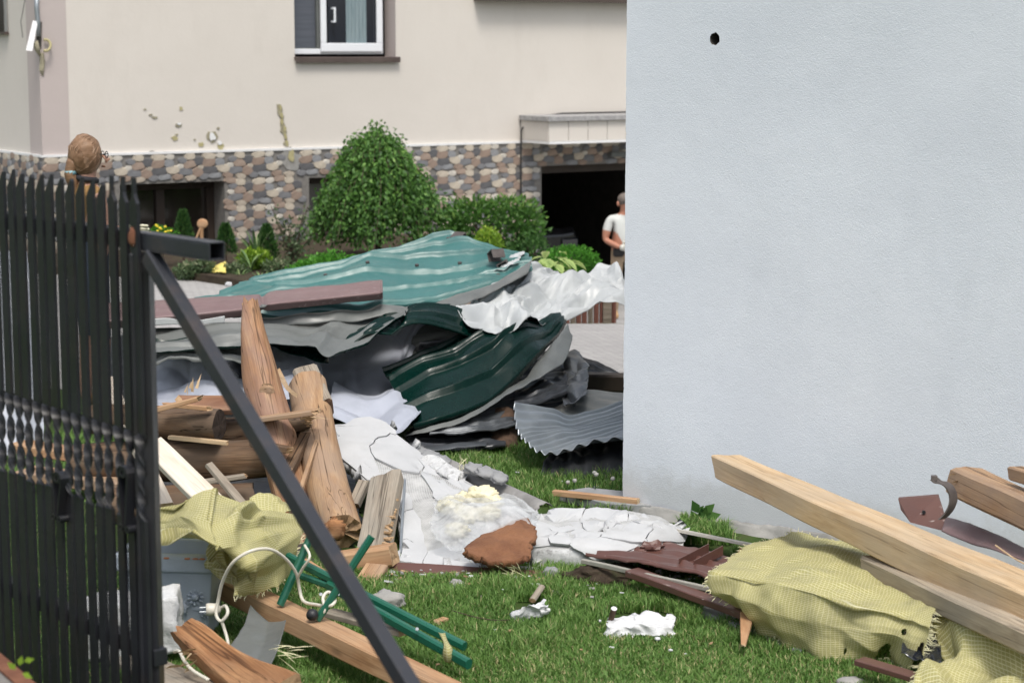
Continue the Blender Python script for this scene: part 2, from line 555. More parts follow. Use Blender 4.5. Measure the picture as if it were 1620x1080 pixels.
def m_soil(name, a, b, c):
    t = NT(name); co = t.coords('Object')
    col = t.ramp(t.noise(co, 9, 8, 0.7), [(0.3, a), (0.52, b), (0.75, c)])
    return t.fin(col, 0.95, 0, t.bump(t.noise(co, 40, 5, 0.65), 0.8, 0.02), 0.2)
M['lawn'] = m_soil('lawn', (0.03, 0.048, 0.014), (0.05, 0.09, 0.02), (0.085, 0.08, 0.04))
M['soil'] = m_soil('soil', (0.03, 0.022, 0.016), (0.06, 0.045, 0.032), (0.04, 0.06, 0.02))

def m_leaf(name, dark, light, tip=None, trans=0.35, rough=0.5):
    """leaf with per-leaf tone from the 'tone' attribute and light passing through"""
    t = NT(name)
    a = t.n('ShaderNodeAttribute'); a.attribute_name = 'tone'
    stops = [(0.0, dark), (0.75, light)] + ([(1.0, tip)] if tip else [])
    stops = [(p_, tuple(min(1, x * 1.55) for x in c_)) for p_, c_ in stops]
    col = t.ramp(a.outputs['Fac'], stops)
    t.fin(col, rough, 0, None, 0.35)
    tr = t.n('ShaderNodeBsdfTranslucent'); t.l(col, tr.inputs[0])
    mx = t.n('ShaderNodeMixShader'); mx.inputs[0].default_value = trans
    t.l(t.b.outputs[0], mx.inputs[1]); t.l(tr.outputs[0], mx.inputs[2]); t.l(mx.outputs[0], t.out.inputs[0])
    return t.mat
M['grass'] = m_leaf('grass', (0.052, 0.115, 0.020), (0.135, 0.232, 0.060), (0.32, 0.29, 0.15), 0.4, 0.55)
M['leaf_birch'] = m_leaf('leaf_birch', (0.026, 0.070, 0.016), (0.080, 0.175, 0.034), (0.17, 0.28, 0.07))
M['leaf_hedge'] = m_leaf('leaf_hedge', (0.022, 0.062, 0.014), (0.055, 0.13, 0.024), (0.13, 0.22, 0.05))
M['leaf_dark'] = m_leaf('leaf_dark', (0.016, 0.048, 0.014), (0.042, 0.10, 0.024), (0.08, 0.16, 0.04))
M['leaf_juniper'] = m_leaf('leaf_juniper', (0.022, 0.085, 0.010), (0.05, 0.17, 0.016), (0.09, 0.25, 0.03))
M['leaf_gold'] = m_leaf('leaf_gold', (0.05, 0.11, 0.012), (0.15, 0.25, 0.025), (0.28, 0.36, 0.05))
M['leaf_hosta'] = m_leaf('leaf_hosta', (0.10, 0.17, 0.05), (0.30, 0.38, 0.13), (0.52, 0.54, 0.30))
M['leaf_grey'] = m_leaf('leaf_grey', (0.035, 0.06, 0.03), (0.09, 0.13, 0.06), (0.19, 0.2, 0.12))
M['leaf_blade'] = m_leaf('leaf_blade', (0.06, 0.115, 0.045), (0.14, 0.22, 0.085), (0.24, 0.30, 0.13))
M['flower_yellow'] = pm('flower_yellow', (0.72, 0.55, 0.02), (0.8, 0.65, 0.05), 20, 0.7)
M['bark'] = wood('bark', (0.05, 0.035, 0.025), (0.09, 0.065, 0.05), (0.14, 0.11, 0.09), 1, 0.9, False)
M['seed_head'] = pm('seed_head', (0.28, 0.28, 0.26), (0.4, 0.4, 0.37), 60, 0.95)

# wood of the wreckage
M['pine'] = wood('pine', (0.40, 0.27, 0.15), (0.56, 0.41, 0.25), (0.64, 0.50, 0.33), 1, 0.75, True, (0.43, 0.35, 0.255), 0.6, 0.5)
M['pine_orange'] = wood('pine_orange', (0.30, 0.155, 0.075), (0.44, 0.26, 0.14), (0.55, 0.36, 0.21), 1, 0.65, True, (0.42, 0.30, 0.20), 0.4, 0.4)
M['pine_log'] = wood('pine_log', (0.23, 0.13, 0.07), (0.41, 0.26, 0.145), (0.53, 0.37, 0.225), 0.8, 0.7, True, (0.30, 0.22, 0.165), 0.75, 0.95)
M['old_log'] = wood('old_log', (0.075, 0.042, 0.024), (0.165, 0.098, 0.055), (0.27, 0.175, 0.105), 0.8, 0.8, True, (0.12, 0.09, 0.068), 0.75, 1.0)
M['red_log'] = wood('red_log', (0.14, 0.062, 0.035), (0.25, 0.13, 0.075), (0.36, 0.22, 0.13), 0.7, 0.75, False, (0.20, 0.13, 0.10), 0.5, 0.8)
M['stained_log'] = wood('stained_log', (0.20, 0.10, 0.052), (0.38, 0.215, 0.115), (0.54, 0.375, 0.225), 0.7, 0.7, True, (0.24, 0.15, 0.12), 0.75, 0.8)
M['grey_wood'] = wood('grey_wood', (0.19, 0.155, 0.12), (0.31, 0.265, 0.21), (0.41, 0.36, 0.29), 1, 0.85, False, (0.25, 0.24, 0.21), 0.5, 0.7)
M['old_pine'] = wood('old_pine', (0.26, 0.20, 0.14), (0.40, 0.33, 0.24), (0.50, 0.42, 0.32), 1, 0.85, True, (0.28, 0.25, 0.20), 0.6, 0.6)
M['rot_wood'] = wood('rot_wood', (0.20, 0.085, 0.035), (0.38, 0.19, 0.085), (0.52, 0.32, 0.16), 0.6, 0.85, False, (0.22, 0.13, 0.08), 0.5, 0.8)
M['white_board'] = wood('white_board', (0.52, 0.44, 0.35), (0.68, 0.60, 0.50), (0.76, 0.70, 0.60), 1, 0.7, False, (0.6, 0.55, 0.48), 0.3, 0.3)
M['cut_end'] = pm('cut_end', (0.30, 0.185, 0.10), (0.48, 0.33, 0.19), 34, 0.85, bump=0.6, bscale=70, bdist=0.006, dirt=(0.14, 0.075, 0.04), dscale=14, damt=0.7)
M['cut_light'] = pm('cut_light', (0.44, 0.30, 0.17), (0.60, 0.46, 0.29), 30, 0.8, bump=0.5, bscale=90, bdist=0.003)
M['cut_black'] = pm('cut_black', (0.022, 0.015, 0.012), (0.05, 0.034, 0.025), 24, 0.95, bump=0.6, bscale=60, bdist=0.005)
M['cut_dark'] = pm('cut_dark', (0.06, 0.035, 0.022), (0.14, 0.085, 0.055), 24, 0.9, bump=0.6, bscale=60, bdist=0.005)

# sheet metal
def m_sheet(name, c, c2, rough, metal=0.0, spec=0.6, dirt=None, damt=0.4, scratch=None, bump=0.06):
    t = NT(name); co = t.coords('Object')
    col = t.ramp(t.noise(co, 2.2, 7, 0.6), [(0.3, c), (0.7, c2)])
    if dirt is not None:
        col = t.mix(t.ramp(t.noise(co, 5.5, 10, 0.7), [(0.5, 0.0), (0.72, damt)]), col, dirt)
    if scratch is not None:
        s = t.noise(t.coords('Object', (0.2, 1.0, 1.0), (0.3, 0.2, 0.6)), 90, 2, 0.5)
        k = t.math('MULTIPLY', t.ramp(s, [(0.66, 0.0), (0.70, 1.0)]), t.ramp(t.noise(co, 3.0, 4), [(0.5, 0.0), (0.62, 1.0)]))
        col = t.mix(k, col, scratch)
    rg = t.ramp(t.noise(co, 7, 6), [(0.3, max(0.05, rough - 0.1)), (0.7, rough + 0.12)])
    nr = t.bump(t.noise(co, 16, 4, 0.6), bump, 0.02)
    return t.fin(col, rg, metal, nr, spec)
M['teal'] = m_sheet('teal', (0.032, 0.125, 0.118), (0.046, 0.155, 0.147), 0.42, 0, 0.8, (0.09, 0.165, 0.16), 0.5, (0.25, 0.32, 0.30))  # green lacquer made paler, its sky sheen put into the colour
M['green_shaded'] = m_sheet('green_shaded', (0.0012, 0.013, 0.010), (0.002, 0.019, 0.015), 0.24, 0, 0.25, (0.01, 0.025, 0.021), 0.5)  # same lacquer made darker, the heap's shade put into the colour
M['sheet_grey'] = m_sheet('sheet_grey', (0.115, 0.124, 0.12), (0.16, 0.17, 0.165), 0.42, 0, 0.5, (0.09, 0.095, 0.09), 0.5)
M['sheet_white'] = m_sheet('sheet_white', (0.42, 0.44, 0.445), (0.50, 0.52, 0.525), 0.46, 0, 0.5, (0.26, 0.27, 0.265), 0.45)
M['sheet_blue'] = m_sheet('sheet_blue', (0.36, 0.385, 0.45), (0.43, 0.455, 0.52), 0.40, 0, 0.55, (0.27, 0.29, 0.33), 0.4)
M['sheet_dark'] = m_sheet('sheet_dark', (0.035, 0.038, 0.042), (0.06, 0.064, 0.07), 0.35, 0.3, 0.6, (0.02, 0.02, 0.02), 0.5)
M['galv'] = m_sheet('galv', (0.27, 0.30, 0.32), (0.40, 0.43, 0.45), 0.40, 0.75, 0.5, (0.22, 0.24, 0.26), 0.5)
M['galv_dull'] = m_sheet('galv_dull', (0.08, 0.088, 0.095), (0.14, 0.15, 0.16), 0.45, 0.5, 0.5, (0.12, 0.13, 0.14), 0.6)
M['brown_sheet'] = m_sheet('brown_sheet', (0.10, 0.045, 0.036), (0.125, 0.058, 0.046), 0.42, 0, 0.5, (0.085, 0.05, 0.045), 0.5, (0.3, 0.24, 0.22))
M['brown_back'] = m_sheet('brown_back', (0.26, 0.255, 0.22), (0.34, 0.33, 0.29), 0.5, 0, 0.4, (0.16, 0.14, 0.12), 0.5)
M['mauve_ridge'] = m_sheet('mauve_ridge', (0.165, 0.105, 0.105), (0.20, 0.13, 0.13), 0.5, 0, 0.5, (0.13, 0.09, 0.09), 0.5, (0.42, 0.36, 0.36))
M['iron_black'] = m_sheet('iron_black', (0.010, 0.011, 0.014), (0.018, 0.019, 0.024), 0.42, 0, 0.5, (0.03, 0.022, 0.018), 0.5)
M['iron_slate'] = m_sheet('iron_slate', (0.020, 0.022, 0.028), (0.034, 0.036, 0.044), 0.45, 0, 0.5, (0.085, 0.06, 0.05), 0.6)
M['rust'] = pm('rust', (0.10, 0.035, 0.018), (0.20, 0.085, 0.045), 18, 0.9, bump=0.3, bscale=60)
M['green_paint'] = m_sheet('green_paint', (0.006, 0.09, 0.055), (0.010, 0.115, 0.07), 0.30, 0, 0.6, (0.02, 0.10, 0.07), 0.3)
M['zinc_clip'] = pm('zinc_clip', (0.06, 0.05, 0.048), (0.11, 0.095, 0.09), 20, 0.6)

# insulation, plaster, plastic
M['eps'] = pm('eps', (0.64, 0.65, 0.66), (0.56, 0.57, 0.58), 8, 0.8, bump=0.7, bscale=150, bdist=0.004)
M['eps_grey'] = pm('eps_grey', (0.46, 0.47, 0.48), (0.62, 0.63, 0.63), 40, 0.85, bump=0.7, bscale=160, bdist=0.004, dirt=(0.06, 0.055, 0.05), dscale=30, damt=0.9)
M['plaster'] = pm('plaster', (0.51, 0.52, 0.53), (0.43, 0.44, 0.45), 5, 0.85, bump=0.5, bscale=150, bdist=0.004, dirt=(0.40, 0.40, 0.39), dscale=4, damt=0.5)
def m_net():
    """grey adhesive with the woven glass net showing"""
    t = NT('glass_net'); co = t.coords('UV', (1, 1, 1), (0, 0, 0.5))
    s = t.n('ShaderNodeSeparateXYZ'); t.l(co, s.inputs[0])
    ms = []
    for k in (0, 1):
        w = t.math('SINE', t.math('MULTIPLY', s.outputs[k], 2 * math.pi / 0.008))
        ms.append(t.ramp(w, [(0.55, 0.0), (0.8, 1.0)]))
    line = t.math('MAXIMUM', ms[0], ms[1])
    base = t.ramp(t.noise(t.coords('Object'), 14, 7, 0.65), [(0.35, (0.22, 0.22, 0.215)), (0.65, (0.48, 0.48, 0.47))])
    col = t.mix(line, base, (0.52, 0.53, 0.53))
    return t.fin(col, 0.9, 0, t.bump(line, 0.5, 0.003), 0.2)
M['glass_net'] = m_net()
M['pu_foam'] = pm('pu_foam', (0.68, 0.62, 0.40), (0.78, 0.73, 0.54), 9, 0.9, bump=0.8, bscale=70, bdist=0.01)
M['rust_wool'] = pm('rust_wool', (0.15, 0.065, 0.032), (0.25, 0.115, 0.055), 10, 0.95, bump=0.9, bscale=90, bdist=0.008, dirt=(0.12, 0.045, 0.022), dscale=9, damt=0.7)

def m_film():
    t = NT('plastic_film'); co = t.coords('Object')
    t.fin((0.86, 0.88, 0.90), 0.22, 0, t.bump(t.noise(co, 22, 5, 0.6, 1.0), 0.5, 0.02), 0.6)
    tp = t.n('ShaderNodeBsdfTransparent'); tp.inputs[0].default_value = (0.95, 0.96, 0.97, 1)
    tl = t.n('ShaderNodeBsdfTranslucent'); tl.inputs[0].default_value = (0.85, 0.86, 0.86, 1)
    m1 = t.n('ShaderNodeMixShader'); m1.inputs[0].default_value = 0.45
    t.l(t.b.outputs[0], m1.inputs[1]); t.l(tl.outputs[0], m1.inputs[2])
    m2 = t.n('ShaderNodeMixShader')
    t.l(t.ramp(t.noise(co, 7, 6, 0.65), [(0.3, 0.25), (0.7, 0.72)]), m2.inputs[0])
    t.l(tp.outputs[0], m2.inputs[1]); t.l(m1.outputs[0], m2.inputs[2]); t.l(m2.outputs[0], t.out.inputs[0])
    return t.mat
M['film'] = m_film()

def m_weave(name, thread, ground, pitch_u, pitch_v, see=0.25):
    """woven yellow mesh film: raised threads over a thin see-through ground"""
    t = NT(name); co = t.coords('UV')
    wob = t.n('ShaderNodeVectorMath', operation='ADD')
    nz = t.n('ShaderNodeTexNoise'); t.l(t.coords('Object'), nz.inputs['Vector']); nz.inputs['Scale'].default_value = 6.0
    sc = t.n('ShaderNodeVectorMath', operation='SCALE'); t.l(nz.outputs['Color'], sc.inputs[0]); sc.inputs['Scale'].default_value = 0.03
    t.l(co, wob.inputs[0]); t.l(sc.outputs[0], wob.inputs[1])
    s = t.n('ShaderNodeSeparateXYZ'); t.l(wob.outputs[0], s.inputs[0])
    ls = []
    for k, p in ((0, pitch_u), (1, pitch_v)):
        w = t.math('SINE', t.math('MULTIPLY', s.outputs[k], 2 * math.pi / p))
        ls.append(t.ramp(w, [(0.68, 0.0), (0.95, 0.6 if k == 0 else 1.0)]))
    line = t.math('MAXIMUM', ls[0], ls[1])
    big = t.noise(t.coords('Object'), 5, 6, 0.6)
    g2 = t.mix(t.ramp(big, [(0.35, 0.0), (0.7, 0.7)]), ground, tuple(x * 0.78 for x in ground))
    col = t.mix(line, g2, thread)
    col = t.mix(t.ramp(t.noise(t.coords('Object'), 3.2, 9, 0.72), [(0.5, 0.0), (0.75, 0.55)]), col, (0.36, 0.35, 0.24))
    t.fin(col, 0.55, 0, t.bump(line, 0.4, 0.003), 0.4)
    tl = t.n('ShaderNodeBsdfTranslucent'); t.l(col, tl.inputs[0])
    m1 = t.n('ShaderNodeMixShader'); m1.inputs[0].default_value = 0.35
    t.l(t.b.outputs[0], m1.inputs[1]); t.l(tl.outputs[0], m1.inputs[2])
    tp = t.n('ShaderNodeBsdfTransparent')
    m2 = t.n('ShaderNodeMixShader')
    hole = t.math('MULTIPLY', t.math('SUBTRACT', 1.0, line), see)
    t.l(hole, m2.inputs[0]); t.l(m1.outputs[0], m2.inputs[1]); t.l(tp.outputs[0], m2.inputs[2]); t.l(m2.outputs[0], t.out.inputs[0])
    return t.mat
M['yellow_mesh'] = m_weave('yellow_mesh', (0.80, 0.775, 0.52), (0.63, 0.585, 0.25), 0.0135, 0.0125, 0.20)
M['thread'] = pm('thread', (0.70, 0.67, 0.42), (0.78, 0.75, 0.5), 10, 0.7)

M['pot_blue'] = pm('pot_blue', (0.36, 0.42, 0.50), (0.42, 0.48, 0.56), 8, 0.6, dirt=(0.30, 0.35, 0.42), dscale=6, damt=0.5, bump=0.15, bscale=120)
M['pot_wear'] = pm('pot_wear', (0.50, 0.20, 0.10), (0.58, 0.26, 0.14), 20, 0.8)
M['cable_white'] = pm('cable_white', (0.62, 0.59, 0.50), (0.70, 0.67, 0.59), 14, 0.45)
M['rubber'] = pm('rubber', (0.010, 0.011, 0.014), (0.02, 0.021, 0.025), 20, 0.5)
M['slate_board'] = pm('slate_board', (0.20, 0.205, 0.21), (0.32, 0.325, 0.33), 6, 0.85, bump=0.3, bscale=60, dirt=(0.12, 0.12, 0.11), dscale=4, damt=0.6)
M['fibre_board'] = wood('fibre_board', (0.40, 0.38, 0.33), (0.52, 0.50, 0.44), (0.60, 0.58, 0.52), 1, 0.85, False, (0.38, 0.36, 0.32), 0.5, 0.4)
M['pipe_grey'] = pm('pipe_grey', (0.17, 0.165, 0.16), (0.27, 0.265, 0.255), 6, 0.7, dirt=(0.10, 0.095, 0.09), dscale=5, damt=0.6, bump=0.2, bscale=50)
M['stone_lump'] = pm('stone_lump', (0.22, 0.215, 0.205), (0.36, 0.35, 0.33), 14, 0.9, bump=0.7, bscale=60)
M['yellow_cloth'] = pm('yellow_cloth', (0.60, 0.50, 0.10), (0.70, 0.60, 0.2), 8, 0.8)
M['palisade_a'] = wood('palisade_a', (0.10, 0.04, 0.03), (0.16, 0.07, 0.052), (0.20, 0.10, 0.08), 1, 0.9, False)
M['palisade_b'] = wood('palisade_b', (0.10, 0.08, 0.06), (0.17, 0.14, 0.11), (0.22, 0.19, 0.15), 1, 0.9, False)
M['car_black'] = pm('car_black', (0.012, 0.012, 0.014), (0.018, 0.018, 0.02), 3, 0.2, spec=0.6)

# people
M['skin'] = pm('skin', (0.46, 0.25, 0.18), (0.50, 0.28, 0.20), 8, 0.55)
M['skin_tan'] = pm('skin_tan', (0.40, 0.18, 0.115), (0.44, 0.20, 0.13), 8, 0.55)
M['hair_blond'] = wood('hair_blond', (0.15, 0.083, 0.046), (0.235, 0.14, 0.082), (0.33, 0.21, 0.13), 1, 0.5, False, None, 0, 0.2)
M['hair_fair'] = pm('hair_fair', (0.27, 0.165, 0.10), (0.36, 0.23, 0.145), 40, 0.5)
M['hair_grey'] = pm('hair_grey', (0.10, 0.08, 0.07), (0.18, 0.15, 0.13), 60, 0.7)
M['shirt_pale'] = pm('shirt_pale', (0.52, 0.54, 0.52), (0.58, 0.60, 0.58), 6, 0.85)
M['khaki'] = pm('khaki', (0.30, 0.22, 0.15), (0.38, 0.29, 0.20), 8, 0.9)
M['shoe_tan'] = pm('shoe_tan', (0.34, 0.20, 0.09), (0.42, 0.26, 0.13), 8, 0.7)
M['top_dark'] = pm('top_dark', (0.012, 0.012, 0.016), (0.02, 0.02, 0.026), 6, 0.8)
M['top_gold'] = pm('top_gold', (0.20, 0.11, 0.035), (0.28, 0.16, 0.055), 12, 0.8)
M['navy'] = pm('navy', (0.012, 0.022, 0.045), (0.02, 0.033, 0.06), 6, 0.85)
M['glove'] = pm('glove', (0.62, 0.62, 0.56), (0.7, 0.7, 0.64), 12, 0.85)
M['cream_glove'] = pm('cream_glove', (0.58, 0.56, 0.42), (0.66, 0.64, 0.5), 12, 0.85)
M['belt'] = pm('belt', (0.012, 0.012, 0.013), (0.02, 0.02, 0.022), 12, 0.6)
M['turquoise'] = pm('turquoise', (0.16, 0.36, 0.42), (0.30, 0.48, 0.52), 30, 0.6)

def m_daylit(name, col, strength):
    t = NT(name); c = t.ramp(t.noise(t.coords('Object'), 5, 5), [(0.3, tuple(x * .5 for x in col)), (0.7, col)])
    t.fin(c, 0.4); t.l(c, t.b.inputs['Emission Color']); t.b.inputs['Emission Strength'].default_value = strength
    return t.mat
M['daylit_pane'] = m_daylit('daylit_pane', (0.07, 0.13, 0.05), 0.7)
# ------------------------------------------------------------------ ground
def sstep(a, b, x):
    t = min(1, max(0, (x - a) / (b - a))); return t * t * (3 - 2 * t)

def terrain(x, y):
    """level lawn and yard; the drive falls away to the basement garage at the right"""
    k = sstep(-1.6, -0.3, x) * (1 - sstep(8, 14, x))
    fall = -0.04 * max(0, min(y, 17) - 14) - 0.13 * max(0, min(y, 24) - 17)
    return fall * k

def ground_sheet(name, xs, ys, dz, mat, label):
    vs = [(x, y, terrain(x, y) + dz) for y in ys for x in xs]
    w = len(xs); fs = [(j*w+i, j*w+i+1, (j+1)*w+i+1, (j+1)*w+i) for j in range(len(ys)-1) for i in range(w-1)]
    me = bpy.data.meshes.new(name); me.from_pydata(vs, [], fs); me.update()
    o = link_mesh(name, me, mat, None, True); tag(o, label, None, None, 'structure'); return o

xs_f = [-400, -120, -40, -20, -12] + [-8 + 0.5 * i for i in range(33)] + [12, 20, 40, 120, 400]
ys_f = [-100, -20, 0] + [2 + 0.5 * i for i in range(50)] + [30, 40, 80, 200, 700]
ground_sheet('lawn', xs_f, ys_f, -0.006, M['lawn'], 'green lawn under the wreckage')
ground_sheet('paving', [-8 + 0.5 * i for i in range(33)], [12.9 + 0.5 * i for i in range(28)], 0.0, M['paving'], 'grey block paving of the yard in front of the house')

# flower bed along the house, its edge running towards the viewer on the right
def flat_poly(name, pts, z, mat, label, h=0.08):
    mb = MB(); mb.prism([(p.x, p.y, z) for p in pts], (0, 0, h))
    o = mb.build(name, mat, None, fix=True); tag(o, label, None, None, 'structure'); return o
bed = [G(150, 437), G(289, 441), G(424, 462), G(520, 455), G(640, 440), Vector((-0.6, 23.5, 0)), Vector((-3.6, 22.4, 0)), Vector((-6.0, 20.2, 0))]
flat_poly('flower_bed', bed, 0.001, M['soil'], 'planted soil bed along the foot of the house', 0.07)

# ------------------------------------------------------------------ the house
HROT = R(33)
HA = P(68, 247, 21.0)
HO = Vector((HA.x, HA.y, 0.0))
HMX = Matrix.Translation(HO) @ Matrix.Rotation(HROT, 4, 'Z')
HIN = HMX.inverted()
CAM_L = HIN @ Vector((0, 0, CAM_H))

def HL(px, py, y=0.0):
    """pixel -> (x, z) on the facade plane local y"""
    r = HIN.to_3x3() @ ray(px, py)
    p = CAM_L + r * ((y - CAM_L.y) / r.y)
    return p.x, p.z
def HR(px, py, x=0.0):
    """pixel -> (y, z) on the return wall plane local x"""
    r = HIN.to_3x3() @ ray(px, py)
    p = CAM_L + r * ((x - CAM_L.x) / r.x)
    return p.y, p.z
def HW(x, y, z): return HMX @ Vector((x, y, z))

ZP = HL(450, 236)[1]                       # top of the stone plinth
house = empty('house', HO, 'cream rendered house with stone clad plinth, damaged render and basement garage', 'house', None, HROT)

def wall_with_openings(name, x0, x1, z0, z1, y, opens, depth, mats, parent):
    xs = sorted({x0, x1, *[o[0] for o in opens], *[o[1] for o in opens]})
    zs = sorted({z0, z1, *[o[2] for o in opens], *[o[3] for o in opens]})
    xs = [x for x in xs if x0 <= x <= x1]; zs = [z for z in zs if z0 <= z <= z1]
    mb = MB()
    for i in range(len(xs) - 1):
        for j in range(len(zs) - 1):
            cx, cz = (xs[i] + xs[i+1]) / 2, (zs[j] + zs[j+1]) / 2
            if any(o[0] < cx < o[1] and o[2] < cz < o[3] for o in opens): continue
            mb.add([HW(xs[i], y, zs[j]), HW(xs[i+1], y, zs[j]), HW(xs[i+1], y, zs[j+1]), HW(xs[i], y, zs[j+1])], [(0, 1, 2, 3)], 0)
    for (a, b, c, d) in opens:
        c2 = max(c, z0); d2 = min(d, z1)
        for (p, q) in (((a, c2), (a, d2)), ((b, d2), (b, c2)), ((a, d2), (b, d2)), ((b, c2), (a, c2))):
            mb.add([HW(p[0], y, p[1]), HW(q[0], y, q[1]), HW(q[0], y + depth, q[1]), HW(p[0], y + depth, p[1])], [(0, 1, 2, 3)], 1)
    return mb.build(name, mats, parent)

def hbox(mb, x0, x1, y0, y1, z0, z1, mi=0): return mb.box((x0, y0, z0), (x1, y1, z1), mi, HMX)

XEND = 12.0
# upper window opening
wx0 = HL(466, 60)[0]; wx1 = HL(626, 60)[0]; wz0 = HL(545, 93)[1]
up_open = (wx0, wx1, wz0, wz0 + 1.45)
w = wall_with_openings('facade_wall', 0, XEND, ZP, 7.5, 0.0, [up_open], 0.26, [M['stucco_cream'], M['stucco_pink']], house)
# return wall on the left
mb = MB(); ry0, rz = HR(0, 240)
mb.add([HW(0, 0, ZP), HW(0, 9, ZP), HW(0, 9, 7.5), HW(0, 0, 7.5)], [(3, 2, 1, 0)])
mb.add([HW(0, 9, -1.2), HW(XEND, 9, -1.2), HW(XEND, 9, 7.5), HW(0, 9, 7.5)], [(0, 1, 2, 3)])
mb.add([HW(XEND, 0, -1.2), HW(XEND, 9, -1.2), HW(XEND, 9, 7.5), HW(XEND, 0, 7.5)], [(3, 2, 1, 0)])
mb.add([HW(0, 0, 7.5), HW(XEND, 0, 7.5), HW(XEND, 9, 7.5), HW(0, 9, 7.5)], [(0, 1, 2, 3)])
mb.build('side_wall', M['stucco_cream'], house)
# pink corner strips
qx = HL(108, 150)[0]; qy = HR(46, 150)[0]
mb = MB(); hbox(mb, -0.006, qx, -0.006, 0.02, ZP, 7.4); hbox(mb, -0.0065, 0.02, 0.02, qy, ZP, 7.4)
mb.build('corner_strip', M['stucco_pink'], house)
# white trim between render and stone
mb = MB(); hbox(mb, -0.03, XEND, -0.035, 0.0, ZP - 0.012, ZP + 0.014); hbox(mb, -0.032, 0.0, -0.034, 9, ZP - 0.012, ZP + 0.014)
mb.build('plinth_trim', M['trim_white'], house)

# plinth with basement windows and garage opening
b1 = (HL(190, 330)[0], HL(355, 330)[0], HL(270, 392)[1], HL(275, 289)[1])
b2 = (HL(488, 330)[0], HL(590, 330)[0], HL(520, 377)[1], HL(500, 281)[1])
gx0 = HL(855, 330)[0]; gz1 = HL(900, 261)[1]
gar = (gx0, gx0 + 2.9, -1.3, gz1)
plinth = wall_with_openings('plinth', -0.02, XEND, -1.6, ZP - 0.012, -0.02, [b1, b2, gar], 0.34, [M['mortar'], M['mortar']], house)
mb = MB(); mb.add([HW(-0.02, -0.02, -1.6), HW(-0.02, 9, -1.6), HW(-0.02, 9, ZP - 0.012), HW(-0.02, -0.02, ZP - 0.012)], [(3, 2, 1, 0)])
mb.build('side_plinth', M['mortar'], house)

# stone cladding: the printed tile repeats, each stone is a low proud lump
TW, TH = 0.60, 0.30
TILE = [  # u, v (down), width, height, colour in units of 310 x 178
    (43, 20, 78, 42, 'cream'), (38, 64, 92, 50, 'brown'), (43, 110, 96, 50, 'slate'), (130, 104, 88, 50, 'cream'), (108, 60, 62, 46, 'blue'),
    (172, 8, 70, 36, 'rose'), (112, 18, 54, 34, 'white'), (190, 46, 56, 36, 'grey'), (232, 72, 86, 46, 'rose'), (206, 118, 92, 46, 'grey'), (284, 124, 68, 62, 'brown'),
    (236, 20, 62, 44, 'cream'), (286, 52, 66, 50, 'slate'), (75, 150, 84, 34, 'blue'), (160, 150, 66, 34, 'brown'), (238, 158, 64, 34, 'sand'), (10, 152, 60, 40, 'grey'), (176, 84, 40, 30, 'white'), (300, 92, 40, 28, 'sand')]
stone_me = []
for i, (u, v, sw, sh, c) in enumerate(TILE):
    bm = bmesh.new(); n = 9; rnd = random.Random(i)
    cen = bm.verts.new((0, -0.016, 0)); inner, outer = [], []
    for k in range(n):
        a = 2 * math.pi * k / n; r = (1 + rnd.uniform(-0.13, 0.10)) / (abs(math.cos(a)) ** 3 + abs(math.sin(a)) ** 3) ** (1 / 3)
        sx, sz = math.cos(a) * r * sw / 310 * TW * 0.57, math.sin(a) * r * sh / 178 * TH * 0.60
        sx = math.copysign(abs(sx) ** 0.92 * abs(sw / 310 * TW * .57) ** 0.08, sx)
        inner.append(bm.verts.new((sx * 0.84, -0.014, sz * 0.84))); outer.append(bm.verts.new((sx, 0.0, sz)))
    for k in range(n):
        bm.faces.new((cen, inner[k], inner[(k+1) % n])); bm.faces.new((inner[k], outer[k], outer[(k+1) % n], inner[(k+1) % n]))
    bmesh.ops.recalc_face_normals(bm, faces=bm.faces)
    me = bpy.data.meshes.new('stone'); bm.to_mesh(me); bm.free(); me.materials.append(STONE[c]); stone_me.append(me)
XMAX = 11.0
places = []
def in_open(x, z, mw=0.05):
    return any(o[0] - mw < x < o[1] + mw and o[2] - 0.03 < z < o[3] + 0.03 for o in (b1, b2, gar))
patch = (HL(445, 245)[0], HL(478, 245)[0], HL(460, 272)[1])
for row in range(-8, 1):
    for colm in range(0, int(XMAX / TW) + 1):
        for i, (u, v, sw, sh, c) in enumerate(TILE):
            x = colm * TW + u / 310 * TW; z = ZP - 0.015 + row * TH - v / 178 * TH
            hx, hz = sw / 310 * TW * 0.45, sh / 178 * TH * 0.45
            if x > XMAX or z > ZP - 0.03 or z < -1.1 or in_open(x, z, hx * 0.7): continue
            if patch[0] < x < patch[1] and z > patch[2]: continue
            q = HW(x, -0.02, z)
            px = 810 + FPX * q.x / (CP * q.y - SP * (q.z - CAM_H)); 
            py = 540 - FPX * (SP * q.y + CP * (q.z - CAM_H)) / (CP * q.y - SP * (q.z - CAM_H))
            shown = 150 < px < 992 and py < 400 and not (500 < px < 690 and py > 260) and not (700 < px < 850 and py > 335) and not (px < 245 and py > 300)
            places.append((0 if shown else 1, -sw * sh, i, x, z))
places.sort()
def stone_matrix(x, z, k): return HMX @ Matrix.Translation((x, -0.02, z)) @ Matrix.Rotation(0.12 * math.sin(k * 7.1), 4, 'Y')
for k, (s_, a_, i, x, z) in enumerate(places[:300]):
    o = bpy.data.objects.new('stone', stone_me[i]); COL.objects.link(o)
    o.parent = plinth; o.matrix_parent_inverse = Matrix.Identity(4); o.matrix_basis = stone_matrix(x, z, k)
bm = bmesh.new(); keys = list(STONE)
